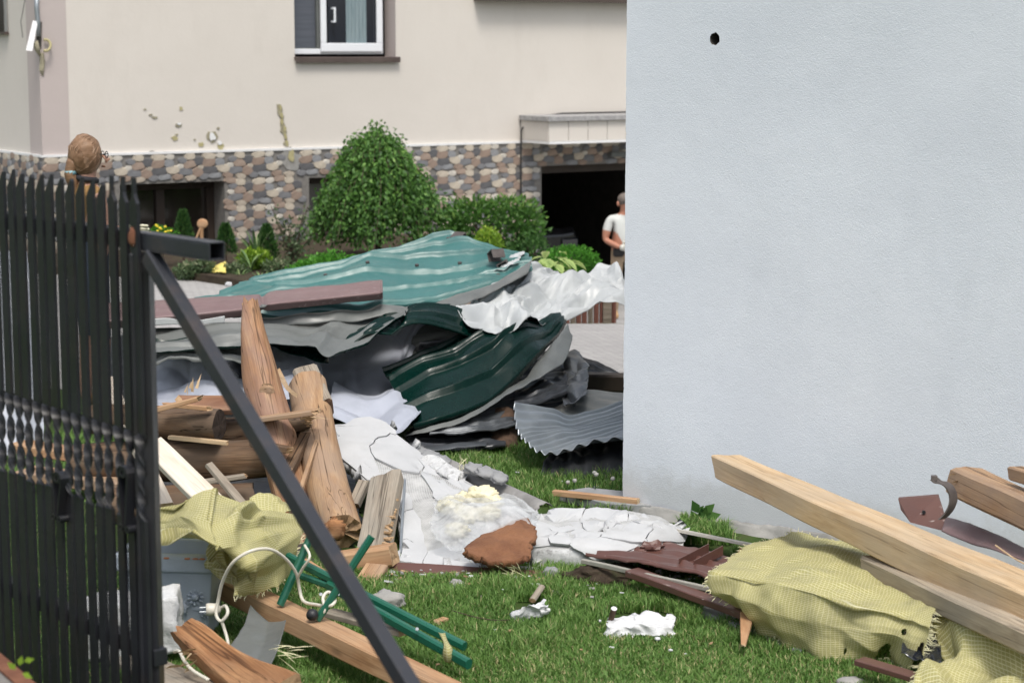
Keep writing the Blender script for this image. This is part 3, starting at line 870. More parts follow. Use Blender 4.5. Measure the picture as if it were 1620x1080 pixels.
for k, (s_, a_, i, x, z) in enumerate(places[300:]):
    n0 = len(bm.verts); f0 = len(bm.faces); bm.from_mesh(stone_me[i]); bm.verts.ensure_lookup_table(); bm.faces.ensure_lookup_table()
    mt = stone_matrix(x, z, k)
    for v in bm.verts[n0:]: v.co = mt @ v.co
    for f in bm.faces[f0:]: f.material_index = keys.index(TILE[i][4])
# stones on the return wall beside the corner
for row in range(-5, 1):
    for colm in range(-14, 0):
        for i, (u, v, sw, sh, c) in enumerate(TILE):
            y = -(colm * TW + u / 310 * TW); z = ZP - 0.015 + row * TH - v / 178 * TH
            n0 = len(bm.verts); f0 = len(bm.faces); bm.from_mesh(stone_me[i]); bm.verts.ensure_lookup_table(); bm.faces.ensure_lookup_table()
            mt = HMX @ Matrix.Translation((-0.02, y, z)) @ Matrix.Rotation(-math.pi / 2, 4, 'Z')
            for v_ in bm.verts[n0:]: v_.co = mt @ v_.co
            for f in bm.faces[f0:]: f.material_index = keys.index(c)
me = bpy.data.meshes.new('stone_cladding'); bm.to_mesh(me); bm.free()
o = link_mesh('stone_cladding', me, [STONE[k] for k in keys], plinth); o['kind'] = 'stuff'

# upper window: frame, two sashes, blind, curtain, handle, sill
win = MB(); fy = 0.16; x0, x1 = wx0 + 0.0, HL(606, 60, fy)[0]; z0, z1 = wz0 + 0.05, wz0 + 1.45
def ring(mb, x0, x1, z0, z1, y0, y1, wd, mi=0, zb=None):
    zb = wd if zb is None else zb
    hbox(mb, x0, x1, y0, y1, z0, z0 + zb, mi); hbox(mb, x0, x1, y0, y1, z1 - wd, z1, mi)
    hbox(mb, x0, x0 + wd, y0, y1, z0 + zb, z1 - wd, mi); hbox(mb, x1 - wd, x1, y0, y1, z0 + zb, z1 - wd, mi)
ring(win, x0 - 0.1, x1 + 0.0, z0, z1, fy, fy + 0.09, 0.06)
window = win.build('window', M['pvc'], house, bevel=0.006)
xm0 = HL(506, 60, fy)[0]; xm1 = HL(522, 60, fy)[0]
mb = MB(); ring(mb, xm0, x1 - 0.02, z0 + 0.025, z1 - 0.02, fy - 0.03, fy + 0.0, 0.075, 0, 0.10); mb.build('sash', M['pvc'], window, bevel=0.008)
mb = MB(); ring(mb, x0 - 0.08, xm0, z0 + 0.05, z1 - 0.02, fy + 0.01, fy + 0.05, 0.03, 0, 0.02); mb.build('screen_frame', M['sheet_grey'], window)
mb = MB(); hbox(mb, xm1 - 0.02, x1 - 0.06, fy + 0.012, fy + 0.02, z0 + 0.10, z1 - 0.06); mb.build('pane', M['glass'], window)
mb = MB(); hbox(mb, x0 - 0.06, xm0 - 0.02, fy + 0.055, fy + 0.06, z0 + 0.06, z1 - 0.05); mb.build('blind', M['blind'], window)
cx0 = HL(548, 60, fy)[0]; cx1 = HL(580, 60, fy)[0]
mb = MB(); n = 26
pts = [(cx0 + (cx1 - cx0) * k / n, fy + 0.006 - 0.004 * math.sin(k * 1.3)) for k in range(n + 1)]
for k in range(n):
    zz = z0 + 0.12
    mb.add([HW(pts[k][0], pts[k][1], zz), HW(pts[k+1][0], pts[k+1][1], zz), HW(pts[k+1][0], pts[k+1][1], z1), HW(pts[k][0], pts[k][1], z1)], [(0, 1, 2, 3)])
mb.build('curtain', M['curtain'], window, True)
hx = HL(523, 24, fy)[0]; hz0 = HL(523, 36, fy)[1]; hz1 = HL(523, 12, fy)[1]
mb = MB(); hbox(mb, hx, hx + 0.02, fy - 0.09, fy - 0.075, hz0, hz1); hbox(mb, hx - .01, hx + 0.02, fy - 0.08, fy - 0.03, hz1 - 0.02, hz1); hbox(mb, hx - .01, hx + 0.02, fy - 0.08, fy - 0.03, hz0, hz0 + 0.02)
mb.build('handle', M['pvc'], window)
mb = MB(); hbox(mb, wx0 - 0.01, wx1 + 0.03, -0.05, fy, wz0 - 0.012, wz0 + 0.02); hbox(mb, wx0 - 0.01, wx1 + 0.03, -0.06, -0.045, wz0 - 0.045, wz0 + 0.015)
mb.build('window_sill', M['sill_brown'], house, bevel=0.004)

# basement windows
for k, (o_, nm) in enumerate(((b1, 2), (b2, 1))):
    a, b, c, d = o_
    mb = MB(); ring(mb, a - 0.02, b + 0.0, c - 0.05, d, 0.26, 0.32, 0.09)
    for q in range(1, nm): hbox(mb, a + (b - a) * 0.47 - 0.05, a + (b - a) * 0.47 + 0.05, 0.258, 0.318, c, d - .09)
    bw = mb.build('basement_window', M['dark_wood'], house, bevel=0.005)
    mb = MB(); hbox(mb, a, b, 0.30, 0.315, c, d); mb.build('pane', M['glass_brown'], bw)
    mb = MB(); hbox(mb, a - 0.05, b + 0.05, -0.07, 0.25, c - 0.05, c); mb.build('sill', M['concrete'], bw)

# garage room, dark, with a small back window
ga, gb, gc, gd = gar
mb = MB(); D = 5.4
mb.add([HW(ga - .6, .33, gc), HW(gb + .5, .33, gc), HW(gb + .5, D, gc), HW(ga - .6, D, gc)], [(0, 1, 2, 3)])
mb.add([HW(ga - .6, .33, gd + .3), HW(gb + .5, .33, gd + .3), HW(gb + .5, D, gd + .3), HW(ga - .6, D, gd + .3)], [(3, 2, 1, 0)])
mb.add([HW(ga - .6, .33, gc), HW(ga - .6, D, gc), HW(ga - .6, D, gd + .3), HW(ga - .6, .33, gd + .3)], [(0, 1, 2, 3)])
mb.add([HW(gb + .5, .33, gc), HW(gb + .5, D, gc), HW(gb + .5, D, gd + .3), HW(gb + .5, .33, gd + .3)], [(3, 2, 1, 0)])
mb.add([HW(ga - .6, D, gc), HW(gb + .5, D, gc), HW(gb + .5, D, gd + .3), HW(ga - .6, D, gd + .3)], [(0, 1, 2, 3)])
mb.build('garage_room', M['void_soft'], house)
mb = MB(); hbox(mb, ga + 0.02, gb, 0.14, 0.2, gd - 0.10, gd + 0.02); hbox(mb, ga + 0.005, ga + 0.07, 0.14, 0.2, gc, gd - .1)
mb.build('garage_frame', M['dark_wood'], house)

wx_, wz_ = HL(931, 290, D - .05)
mb = MB(); hbox(mb, wx_ - .16, wx_ + .16, D - .06, D - .02, wz_ - .28, wz_ + .26); bwin = mb.build('back_window', M['dark_wood'], house)
mb = MB(); hbox(mb, wx_ - .12, wx_ + .12, D - .07, D - .061, wz_ - .23, wz_ + .22); mb.build('pane', M['daylit_pane'], bwin)
# canopy over the garage
zc1 = HL(822, 190)[1]; zc0 = HL(822, 224)[1]; cxa = HL(823, 205)[0]
pr = 0.3
for q in range(60):
    w_ = HW(cxa, -pr, (zc0 + zc1) / 2); px = 810 + FPX * w_.x / (CP * w_.y - SP * (w_.z - CAM_H))
    if px >= 868: break
    pr += 0.02
canopy = MB(); hbox(canopy, cxa + 0.02, gb + 1.5, -pr + 0.02, -0.02, zc0 + 0.02, zc1)
canopy = canopy.build('canopy', M['concrete'], house)
mb = MB(); hbox(mb, cxa - 0.03, gb + 1.5, -pr - 0.04, -0.02, zc1, zc1 + 0.06); mb.build('top_slab', M['granite'], canopy, bevel=0.004)
mb = MB(); hbox(mb, cxa, gb + 1.5, -pr - 0.012, -0.02, zc0 - 0.01, zc0 + 0.02); mb.build('drip_edge', M['trim_white'], canopy)
nx = cxa; k = 0
pw = 0.285
while nx < gb + 1.2:
    mb = MB(); hbox(mb, nx + 0.004, nx + pw - 0.004, -pr, -pr + 0.018, zc0 + 0.022, zc1 - 0.002); mb.build('fascia_tile', M['stucco_cream'], canopy, bevel=0.003)
    nx += pw
mb = MB(); hbox(mb, cxa, cxa + 0.018, -pr + 0.02, -0.022, zc0 + 0.022, zc1 - 0.002); mb.build('fascia_tile', M['stucco_cream'], canopy, bevel=0.003)
# cable drooping over the canopy and down the plinth
lx = HL(820, 240)[0]
mb = MB(); mb.tube([HW(gb + 1, -.06, zc1 + .075), HW(lx + .6, -.06, zc1 + .07), HW(lx + .12, -.06, zc1 + .02), HW(lx, -.065, zc1 - .12), HW(lx, -.06, ZP - .3), HW(lx, -.06, ZP - 1.3)], 0.011, 6)
mb.build('cable', M['cable_black'], house, True)
lx0, lz = HL(962, 243, -0.05)
mb = MB(); hbox(mb, lx0, lx0 + 0.28, -0.13, -0.03, lz - 0.045, lz + 0.02); mb.build('wall_light', M['sheet_grey'], house, bevel=0.02)
# balcony slab at the top of the picture
zb = HL(900, 4)[1]; bx = HL(749, 3)[0]
mb = MB(); hbox(mb, bx, XEND, -0.16, 0.0, zb, zb + 0.22); mb.build('balcony_edge', M['sill_brown'], house)

# left side window corner
ly0, lz0 = HR(12, 55, -0.02)
mb = MB()
hbox(mb, -0.05, -0.0066, ly0, ly0 + 1.2, lz0, lz0 + 0.03); hbox(mb, -0.012, -0.0066, ly0 + 0.02, ly0 + 0.12, lz0 + 0.03, lz0 + 1.4, 1); hbox(mb, -0.0105, -0.0066, ly0 + 0.12, ly0 + 1.2, lz0 + 0.03, lz0 + 1.4, 2)
mb.build('side_window', [M['sill_brown'], M['concrete'], M['glass_brown']], house)

# impact marks in the render: ragged shallow lumps of torn insulation and grey mortar
def mark(px, py, wpx, hpx, mat, seed, tilt=0.0, y=-0.002, nm='render_hole'):
    x, z = HL(px, py); sc = 1 / 133.0; rnd = random.Random(seed); n = 11; pts = []
    for k in range(n):
        a = 2 * math.pi * k / n; r = 1 + rnd.uniform(-0.35, 0.25)
        u, v = math.cos(a) * wpx * sc * 0.6 * r, math.sin(a) * hpx * sc * 0.5 * r
        pts.append(HW(x + u * math.cos(tilt) - v * math.sin(tilt), y, z + u * math.sin(tilt) + v * math.cos(tilt)))
    mb = MB(); mb.prism(pts, HMX.to_3x3() @ Vector((0, -0.006, 0))); return mb.build(nm, mat, house, fix=True)
for i, (px, py, w_, h_, m_) in enumerate([(229, 173, 3, 3, 'hole_grey'), (238, 182, 5, 3, 'hole_grey'), (244, 186, 7, 4, 'hole_grey'), (286, 172, 5, 6, 'foam_yellow'), (283, 197, 9, 8, 'hole_grey'), (276, 219, 8, 6, 'foam_yellow'),
        (279, 213, 4, 3, 'hole_grey'), (318, 229, 9, 8, 'foam_yellow'), (345, 203, 4, 4, 'hole_grey'), (308, 221, 3, 3, 'hole_grey'), (336, 217, 15, 19, 'hole_grey'), (349, 232, 10, 9, 'foam_yellow'), (239, 241, 8, 4, 'void_soft')]):
    mark(px, py, w_, h_, M[m_], i)
mark(335, 216, 10, 13, M['trim_white'], 31, 0.3, -0.010, 'render_flake'); mark(347, 226, 7, 6, M['trim_white'], 32, 0, -0.010, 'render_flake')
mark(283, 196, 5, 4, M['trim_white'], 33, 0, -0.010, 'render_flake')
x0_, z0_ = HL(440, 165); x1_, z1_ = HL(454, 232); rnd = random.Random(5)
lp, rp = [], []
for k in range(15):
    t = k / 14; x = x0_ + (x1_ - x0_) * t + rnd.uniform(-.012, .012); z = z0_ + (z1_ - z0_) * t; wd = (0.012 + 0.035 * rnd.random()) * (0.6 + 0.4 * math.sin(t * 3))
    lp.append(HW(x - wd, -0.002, z)); rp.append(HW(x + wd, -0.002, z))
mb = MB(); mb.prism(lp + rp[::-1], HMX.to_3x3() @ Vector((0, -0.007, 0))); mb.build('render_gash', M['hole_grey'], house, fix=True)
for k in range(6):
    t = (k + .5) / 6; mark(440 + 14 * t + rnd.uniform(-2, 2), 165 + 67 * t, 4, 9, M['foam_yellow'], 50 + k, 0.1, -0.010, 'foam_tuft')
mark(462, 256, 34, 38, M['concrete'], 71, 0, -0.022, 'bare_patch'); mark(459, 246, 9, 17, M['foam_yellow'], 72, 0, -0.030, 'foam_tuft')
# torn off vent box on the corner
def hq(px, py, y): x, z = HL(px, py, y); return HW(x, y, z)
mb = MB(); mb.prism([hq(52, 33, -.05), hq(60, 34, -.05), hq(51, 81, -.16), hq(41, 80, -.16)], HMX.to_3x3() @ Vector((0.01, 0.03, 0)))
vent = mb.build('vent_flap', M['trim_white'], house, fix=True)
mb = MB(); mb.prism([hq(60, 34, -.012), hq(66, 35, -.012), hq(65, 78, -.012), hq(57, 62, -.012)], HMX.to_3x3() @ Vector((0, -.008, 0))); mb.build('vent_cavity', M['void_soft'], house, fix=True)
mb = MB(); mb.tube([hq(58, -12, -.03), hq(58, 14, -.03), hq(60, 34, -.04), hq(61, 58, -.05)], 0.025, 8); mb.build('vent_pipe', M['galv'], house, True)
mb = MB()
ringp = [hq(72 + 8 * math.cos(a), 72 + 9 * math.sin(a), -.06 - .02 * math.sin(a)) for a in [(-1.9 + 0.35 * k) for k in range(12)]]
mb.tube(ringp, 0.015, 6); mb.build('vent_ring', M['foam_yellow'], house, True)
mb = MB(); mb.tube([hq(55, 66, -.06), hq(59, 78, -.05), hq(63, 88, -.04)], [0.035, .03, .012], 6); mb.build('foam_tuft', M['hole_grey'], house, True)
mb = MB(); mb.tube([hq(66, 84, -.02), hq(67, 98, -.012), hq(66, 112, -.014), hq(68, 120, -.01)], [0.022, .03, .026, .008], 6); mb.build('render_gash', M['hole_grey'], house)
mb = MB(); mb.tube([hq(41, -10, -.02), hq(36, 20, -.02), hq(33, 34, -.02), hq(36, 60, -.02)], 0.004, 5); mb.build('loose_wire', M['cable_black'], house)

# ------------------------------------------------------------------ the white building on the right
WC = G(985, 806)
WD = Vector((0.79, -0.613, 0)).normalized(); WNRM = Vector((WD.y, -WD.x, 0)) * 1.0
if WNRM.y > 0: WNRM = -WNRM
WB = Matrix((WD, -WNRM, Vector((0, 0, 1)))).transposed().to_4x4(); WB.translation = WC      # local x along the wall, y into the building
WIN = WB.inverted()
def WL(px, py):
    r = WIN.to_3x3() @ ray(px, py); c = WIN @ Vector((0, 0, CAM_H)); p = c + r * (-c.y / r.y); return p.x, p.z
def WP(px, py, off):
    """point off metres in front of the white wall at that pixel"""
    r = WIN.to_3x3() @ ray(px, py); c = WIN @ Vector((0, 0, CAM_H)); return WB @ (c + r * ((-off - c.y) / r.y))
shed = empty('white_outbuilding', WC, 'white stucco outbuilding with a round hole high in its blank wall', 'building')
LW, HWALL = 5.5, 3.1
hx, hz = WL(1131, 62); rnd = random.Random(3)
bm = bmesh.new()
outer = []
def jit(i): return 0.003 * noise.noise(Vector((i * 0.1, 1.5, 2))) + 0.007 * max(0, noise.noise(Vector((i * .7, 5.5, 2))) - .38) + .0012 * noise.noise(Vector((i * 2.7, 5.5, 7)))
nz = 220
for k in range(nz): outer.append((jit(k), 0.02 + (HWALL - 0.02) * k / nz))
outer += [(0, HWALL), (LW, HWALL), (LW, 0.02)]
for k in range(1, 40): outer.append((LW * (1 - k / 40), 0.02 + 0.03 * max(0, noise.noise(Vector((k * .8, 0, 9))))))
hole = [(hx + math.cos(a) * 0.026 * (1 + rnd.uniform(-.12, .12)), hz + math.sin(a) * 0.029 * (1 + rnd.uniform(-.12, .12))) for a in [2 * math.pi * k / 14 for k in range(14)]]
ov = [bm.verts.new((x, 0, z)) for x, z in outer]; hv = [bm.verts.new((x, 0, z)) for x, z in hole]
ed = [bm.edges.new((ov[i], ov[(i+1) % len(ov)])) for i in range(len(ov))] + [bm.edges.new((hv[i], hv[(i+1) % len(hv)])) for i in range(len(hv))]
bmesh.ops.triangle_fill(bm, edges=ed, use_beauty=True)
back = [bm.verts.new((v.co.x, 0.28, v.co.z)) for v in hv]
for i in range(len(hv)):
    f = bm.faces.new((hv[i], hv[(i+1) % len(hv)], back[(i+1) % len(hv)], back[i])); f.material_index = 1
ob = [bm.verts.new((v.co.x, 0.28, v.co.z)) for v in ov]
for i in range(len(ov)):
    bm.faces.new((ov[(i+1) % len(ov)], ov[i], ob[i], ob[(i+1) % len(ov)]))
me = bpy.data.meshes.new('front_wall'); bm.transform(WB); bmesh.ops.recalc_face_normals(bm, faces=bm.faces); bm.to_mesh(me); bm.free()
link_mesh('front_wall', me, [M['stucco_white'], M['void_soft']], shed)
mb = MB()
mb.box((0.0, 0.281, 0.0), (0.28, 4.5, HWALL), 0, WB); mb.box((LW - .28, 0.281, 0.0), (LW, 4.5, HWALL), 0, WB); mb.box((0.28, 4.2, 0.0), (LW - .28, 4.5, HWALL), 0, WB)
mb.build('side_wall', M['stucco_white'], shed)
mb = MB(); mb.box((-0.15, -0.12, HWALL + .002), (LW + .15, 4.65, HWALL + 0.18), 0, WB); mb.build('roof', M['brown_sheet'], shed)
# rough footing showing below the render
a = []
for (py_off, out) in ((0, 0.004), (0, 0.05), (0, 0.07)): pass
net = [[WB @ Vector((x, -0.006 - 0.02 * noise.noise(Vector((x * 3, 0, 0))) ** 2, 0.045 + 0.02 * noise.noise(Vector((x * 4, 3, 0))))) for x in [0.02 + 0.12 * k for k in range(24)]],
       [WB @ Vector((x, -0.025 - 0.02 * noise.noise(Vector((x * 5, 1, 0))), 0.03 + 0.02 * noise.noise(Vector((x * 5, 7, 0))))) for x in [0.02 + 0.12 * k for k in range(24)]],
       [WB @ Vector((x, -0.05 - 0.03 * noise.noise(Vector((x * 4, 2, 0))), -0.01)) for x in [0.02 + 0.12 * k for k in range(24)]]]
sheet('footing', net, 110, 14, M['concrete'], lambda u, v, p, a_, b_: 0.012 * fbm(Vector(p) * 18), 0.0, shed)
# ------------------------------------------------------------------ black iron gate with its cantilever tail
gR = P(212.5, 300, 5.0); gL = P(1.5, 250, 5.6)
gR.z = gL.z = 0
gdir = (gR - gL).normalized(); glen = (gR - gL).length
gnrm = Vector((-gdir.y, gdir.x, 0))                      # points away from the camera side
if gnrm.y > 0: gnrm = -gnrm                              # towards the camera
pitch = glen / 13
def GP(s, z, off=0.0): return gR + gdir * s + gnrm * off + Vector((0, 0, z))
def gate_s(px, z=1.2):
    k = (px - 810) / FPX
    return (k * (CP * gR.y + SP * (CAM_H - z)) - gR.x) / (gdir.x - k * CP * gdir.y)
gate = empty('iron_gate', GP(-glen / 2, 0.0), 'black iron picket gate with twisted bars, scrolls and a diagonal tail brace', 'gate')
ZT = 1.865
def picket(s, style, tw0, tw1, k):
    mb = MB(); a, t = 0.037, 0.010
    zs = [0.28, tw0]; n = 48
    zs += [tw0 + (tw1 - tw0) * i / n for i in range(1, n)] + [tw1, ZT - 0.055]
    pts, wv, tv = [], [], []
    for z in zs:
        f = min(1, max(0, (z - tw0) / (tw1 - tw0))); ang = f * math.pi * 3
        w = gdir * math.cos(ang) + gnrm * math.sin(ang); q = -gdir * math.sin(ang) + gnrm * math.cos(ang)
        kk = 1 - .40 * min(1, 6 * f) * min(1, 6 * (1 - f)) if 0 < f < 1 else 1
        pts.append(GP(s, z, 0.0008 * math.sin(k * 2.3 + z))); wv.append(w * a * kk); tv.append(q * t)
    mb.strip(pts, wv, tv)
    o = (0, 0)
    top = ZT - 0.055; off = 0.0008 * math.sin(k * 2.3 + top)
    tt = gnrm * t
    if style == 'slant':
        poly = [GP(s - a/2, top, off - t/2), GP(s + a/2, top, off - t/2), GP(s + a/2, ZT + .008 * math.sin(k * 1.7), off - t/2), GP(s + a/2 - 0.004, ZT, off - t/2), GP(s - a/2, ZT - 0.042, off - t/2)]
        mb.prism(poly, tt)
    else:
        poly = [GP(s - a/2, top, off - t/2), GP(s + a/2, top, off - t/2), GP(s + a/2, ZT - 0.045, off - t/2), GP(s + a*.22, ZT - 0.03, off - t/2), GP(s + .005, ZT - .02, off - t/2), GP(s + .004, ZT + .02, off - t/2), GP(s - .004, ZT + .02, off - t/2), GP(s - .005, ZT - .02, off - t/2), GP(s - a*.22, ZT - .03, off - t/2), GP(s - a/2, ZT - .045, off - t/2)]
        mb.prism(poly, tt)
    return mb.build('picket', M['iron_black'], gate, fix=True)
for k in range(32):
    picket(-k * pitch, 'spike' if k < 3 else 'slant', 1.005 - 0.004 * (k % 3), 1.235, k)
# rails: the top rail runs on past the end stile as an open tube
def tube_rect(mb, p, q, w, h, wall=None):
    M_ = frame(p, q); L = (Vector(q) - Vector(p)).length
    if wall is None:
        mb.box((0, -w/2, -h/2), (L, w/2, h/2), 0, M_)
    else:
        for (y0, y1, z0, z1) in ((-w/2, w/2, h/2 - wall, h/2), (-w/2, w/2, -h/2, -h/2 + wall), (-w/2, -w/2 + wall, -h/2 + wall, h/2 - wall), (w/2 - wall, w/2, -h/2 + wall, h/2 - wall)):
            mb.box((0, y0, z0), (L, y1, z1), 0, M_)
        mb.box((0, -w/2 + wall, -h/2 + wall), (L - .06, w/2 - wall, h/2 - wall), 0, M_)
mb = MB(); tube_rect(mb, GP(-1.95, 1.722, -0.032), GP(0.345, 1.724, -0.032), 0.045, 0.045, 0.004)
mb.build('top_rail', M['iron_slate'], gate, bevel=0.003)
mb = MB(); tube_rect(mb, GP(-1.95, 0.64, -0.03), GP(0.02, 0.64, -0.03), 0.04, 0.045); mb.build('bottom_rail', M['iron_black'], gate, bevel=0.003)
s0 = gate_s(215)
mb = MB(); tube_rect(mb, GP(s0, 0.1, -0.03), GP(s0, 1.694, -0.03), 0.05, 0.078); st = mb.build('end_stile', M['iron_black'], gate, bevel=0.004)
chunk('rust_patch', GP(0, 1.735, 0.006), (0.014, 0.006, 0.026), M['rust'], 3, 0.3, 0.1, 2, gate)
# brace of the tail
b0 = GP(gate_s(226, 1.69), 1.69, -0.02); b1_ = GP(gate_s(674, .78), 0.78, -0.02)
bar('brace', b0, b1_, 0.036, 0.044, [M['iron_slate'], M['iron_black']], 0, 30, 0.0, (0, 0), (1, 1), 0.1, parent=gate)
# scroll ornaments, two C-scrolls back to back each
def scroll(sc, zc, size, lean):
    for sgn in (-1, 1):
        mb = MB(); pts = []
        for i in range(34):
            t = i / 33
            if t < 0.4:
                a = math.pi * 2.6 * (1 - t / 0.4) ; r = 0.006 + 0.012 * (t / 0.4)
                x = r * math.cos(a) + 0.014 - 0.014; z = size * 0.36 + r * math.sin(a)
            elif t < 0.7:
                q = (t - 0.4) / 0.3
                x = 0.018 * (1 - q) + 0.002 * q; z = size * 0.36 * (1 - q) - size * 0.3 * q
            else:
                q = (t - 0.7) / 0.3; a = math.pi * 2.2 * q; r = 0.010 * (1 - 0.5 * q)
                x = 0.002 + 0.010 - r * math.cos(a); z = -size * 0.3 - r * math.sin(a)
            pts.append(GP(sc + sgn * (x + 0.004) * 1.15 + lean * z, zc + z, 0.016))
        tv = []
        for i in range(len(pts)):
            tg = (pts[min(i+1, len(pts)-1)] - pts[max(i-1, 0)]).normalized(); tv.append(tg.cross(gnrm) * 0.005)
        mb.strip(pts, gnrm * 0.026, tv); mb.build('scroll', M['iron_black'], gate)
scroll(-0.055, 1.075 - 0.03, 0.22, 0.0)
scroll(-0.44, 0.985, 0.17, 0.1)

# low wall below the gate at the picture edge
wl0 = P(-60, 968, 5.1); wl0.z = 0.70
wl1 = P(74, 1080, 4.5); wl1.z = 0.70
wdir = (wl1 - wl0).normalized(); wn_ = Vector((wdir.y, -wdir.x, 0)); wn_ = wn_ if wn_.y < 0 else -wn_
Mw = Matrix((wdir, -wn_, Vector((0, 0, 1)))).transposed().to_4x4(); Mw.translation = Vector((wl0.x, wl0.y, 0))
lw = empty('low_wall', (wl1.x, wl1.y, 0), 'dark low concrete wall below the iron gate with a rusty edge strip', 'wall')
mb = MB(); mb.box((-0.6, -0.12, 0), (2.0, 0.0, 0.69), 0, Mw); mb.build('wall_body', M['mortar'], lw, bevel=0.012)
mb = MB(); mb.box((-0.6, -0.03, 0.692), (2.0, 0.012, 0.70), 0, Mw); mb.build('edge_strip', M['rust'], lw, bevel=0.002)

# ------------------------------------------------------------------ leaves
def leaf_mesh(name, pos, axis, nrm, length, width, mat, parent=None, tone=None, fold=0.25, label=None, cat=None, group=None):
    """many small folded leaves in one mesh: base, left, tip, right"""
    pos = np.asarray(pos, float); axis = np.asarray(axis, float); nrm = np.asarray(nrm, float); n = len(pos)
    axis /= np.linalg.norm(axis, axis=1, keepdims=True) + 1e-9
    side = np.cross(axis, nrm); side /= np.linalg.norm(side, axis=1, keepdims=True) + 1e-9
    up = np.cross(side, axis)
    length = np.broadcast_to(length, n)[:, None]; width = np.broadcast_to(width, n)[:, None]
    b = pos; t = pos + axis * length
    l = pos + axis * length * 0.45 + side * width * 0.5 + up * width * fold
    r = pos + axis * length * 0.45 - side * width * 0.5 + up * width * fold
    v = np.stack([b, l, t, r], 1).reshape(-1, 3)
    me = bpy.data.meshes.new(name)
    me.vertices.add(4 * n); me.vertices.foreach_set('co', v.ravel())
    me.loops.add(6 * n); me.polygons.add(2 * n)
    i0 = np.arange(n) * 4
    idx = np.stack([i0, i0 + 1, i0 + 2, i0, i0 + 2, i0 + 3], 1).ravel()
    me.loops.foreach_set('vertex_index', idx.astype(np.int32))
    me.polygons.foreach_set('loop_start', (np.arange(2 * n) * 3).astype(np.int32))
    me.polygons.foreach_set('loop_total', np.full(2 * n, 3, dtype=np.int32))
    at = me.attributes.new('tone', 'FLOAT', 'POINT')
    if tone is None: tone = RNG.random(n) ** 1.3
    at.data.foreach_set('value', np.repeat(np.asarray(tone, float), 4))
    me.update(calc_edges=True); me.validate()
    o = link_mesh(name, me, mat, parent)
    if label: tag(o, label, cat, group)
    return o
RNG = np.random.default_rng(11)
def rdir(n):
    d = RNG.normal(size=(n, 3)); return d / np.linalg.norm(d, axis=1, keepdims=True)

def plant(name, base, label, cat='plant', group=None): return empty(name, base, label, cat, group)

def stems(parent, base, tips, r, mat, nm='stem'):
    mb = MB()
    for t in tips: mb.tube(spline([base, (Vector(base) + Vector(t)) / 2 + Vector((0, 0, 0.03)), t], 5), [r * (1 - 0.12 * i) for i in range(6)], 5)
    return mb.build(nm, mat, parent, True)

# weeping tree in front of the stone plinth
tb = P(598, 424, 20.5); tb.z = 0.05
tree = plant('weeping_tree', tb, 'small weeping tree with hanging green foliage against the stone plinth', 'tree')
mb = MB(); mb.tube([tb, tb + Vector((.02, 0, .5)), tb + Vector((0, 0, 1.15))], [.035, .03, .025], 8); mb.build('trunk', M['bark'], tree, True)
ztop = P(592, 216, 20.5).z
pos, ax, tn = [], [], []
mbb = MB()
for k in range(250):
    a = RNG.random() * 2 * math.pi; reach = 0.54 * math.sqrt(RNG.random()) * (1 + 0.16 * math.sin(3 * a + .5) + .1 * math.sin(7 * a)); 
    z1 = ztop - 0.02 - 0.50 * (reach / 0.6) ** 1.7 + RNG.normal() * 0.06
    length = (z1 - 0.12) * (0.55 + 0.5 * RNG.random())
    n = int(16 + 26 * length); sway = RNG.normal(size=2) * (0.22 if RNG.random() < .12 else 0.08)
    pp = []
    for i in range(n):
        t = i / n
        rr = reach * (0.5 + 0.5 * min(1, t * 4)) if t < 0.25 else reach * (1 + 0.30 * (t - .25))
        zz = z1 + 0.08 * math.sin(min(1, t * 4) * math.pi) - length * max(0, (t - 0.12)) 
        q = np.array([tb.x + rr * math.cos(a) + sway[0] * t, tb.y + rr * math.sin(a) + sway[1] * t, zz]); pp.append(q)
        for _ in range(2):
            pos.append(q + RNG.normal(size=3) * 0.028); d = RNG.normal(size=3) * 0.5 + np.array([math.cos(a) * .4, math.sin(a) * .4, -0.75]); ax.append(d)
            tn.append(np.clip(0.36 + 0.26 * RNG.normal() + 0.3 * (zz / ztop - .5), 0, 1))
    if k % 3 == 0: mbb.tube([Vector(p) for p in pp[::4]], 0.003, 4)
mbb.build('branch', M['bark'], tree)
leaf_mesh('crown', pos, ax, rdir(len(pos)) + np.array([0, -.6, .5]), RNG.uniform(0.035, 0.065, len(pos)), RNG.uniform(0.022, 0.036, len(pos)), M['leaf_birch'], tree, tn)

def bushy(parent, cen, size, n, leaf, mat, hollow=0.6, squash=None, name='foliage', upright=0.3, lumps=0.25, seed=1, power=2.0):
    """leaves through the outer part of a lumpy volume"""
    d = rdir(n); d[:, 2] = np.abs(d[:, 2]) if squash == 'dome' else d[:, 2]
    if power > 2:                                             # boxier outline
        m = (np.abs(d) ** power).sum(1) ** (1 / power); d = d / m[:, None]
    k = np.array([1 + lumps * noise.noise(Vector(x) * 2.3 + Vector((seed, 0, 0))) + lumps * .5 * noise.noise(Vector(x) * 6 + Vector((0, seed, 0))) for x in d])
    r = (hollow + (1 - hollow) * RNG.random(n) ** 0.6) * k
    p = np.array(cen) + d * r[:, None] * np.array(size)
    ax = d * 0.7 + RNG.normal(size=(n, 3)) * 0.6 + np.array([0, 0, upright])
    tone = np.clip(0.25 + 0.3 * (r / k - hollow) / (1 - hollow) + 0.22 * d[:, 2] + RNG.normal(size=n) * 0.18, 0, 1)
    return leaf_mesh(name, p, ax, rdir(n) + d * 0.8, RNG.uniform(leaf * .7, leaf * 1.25, n), leaf * RNG.uniform(.4, .62, n), mat, parent, tone)

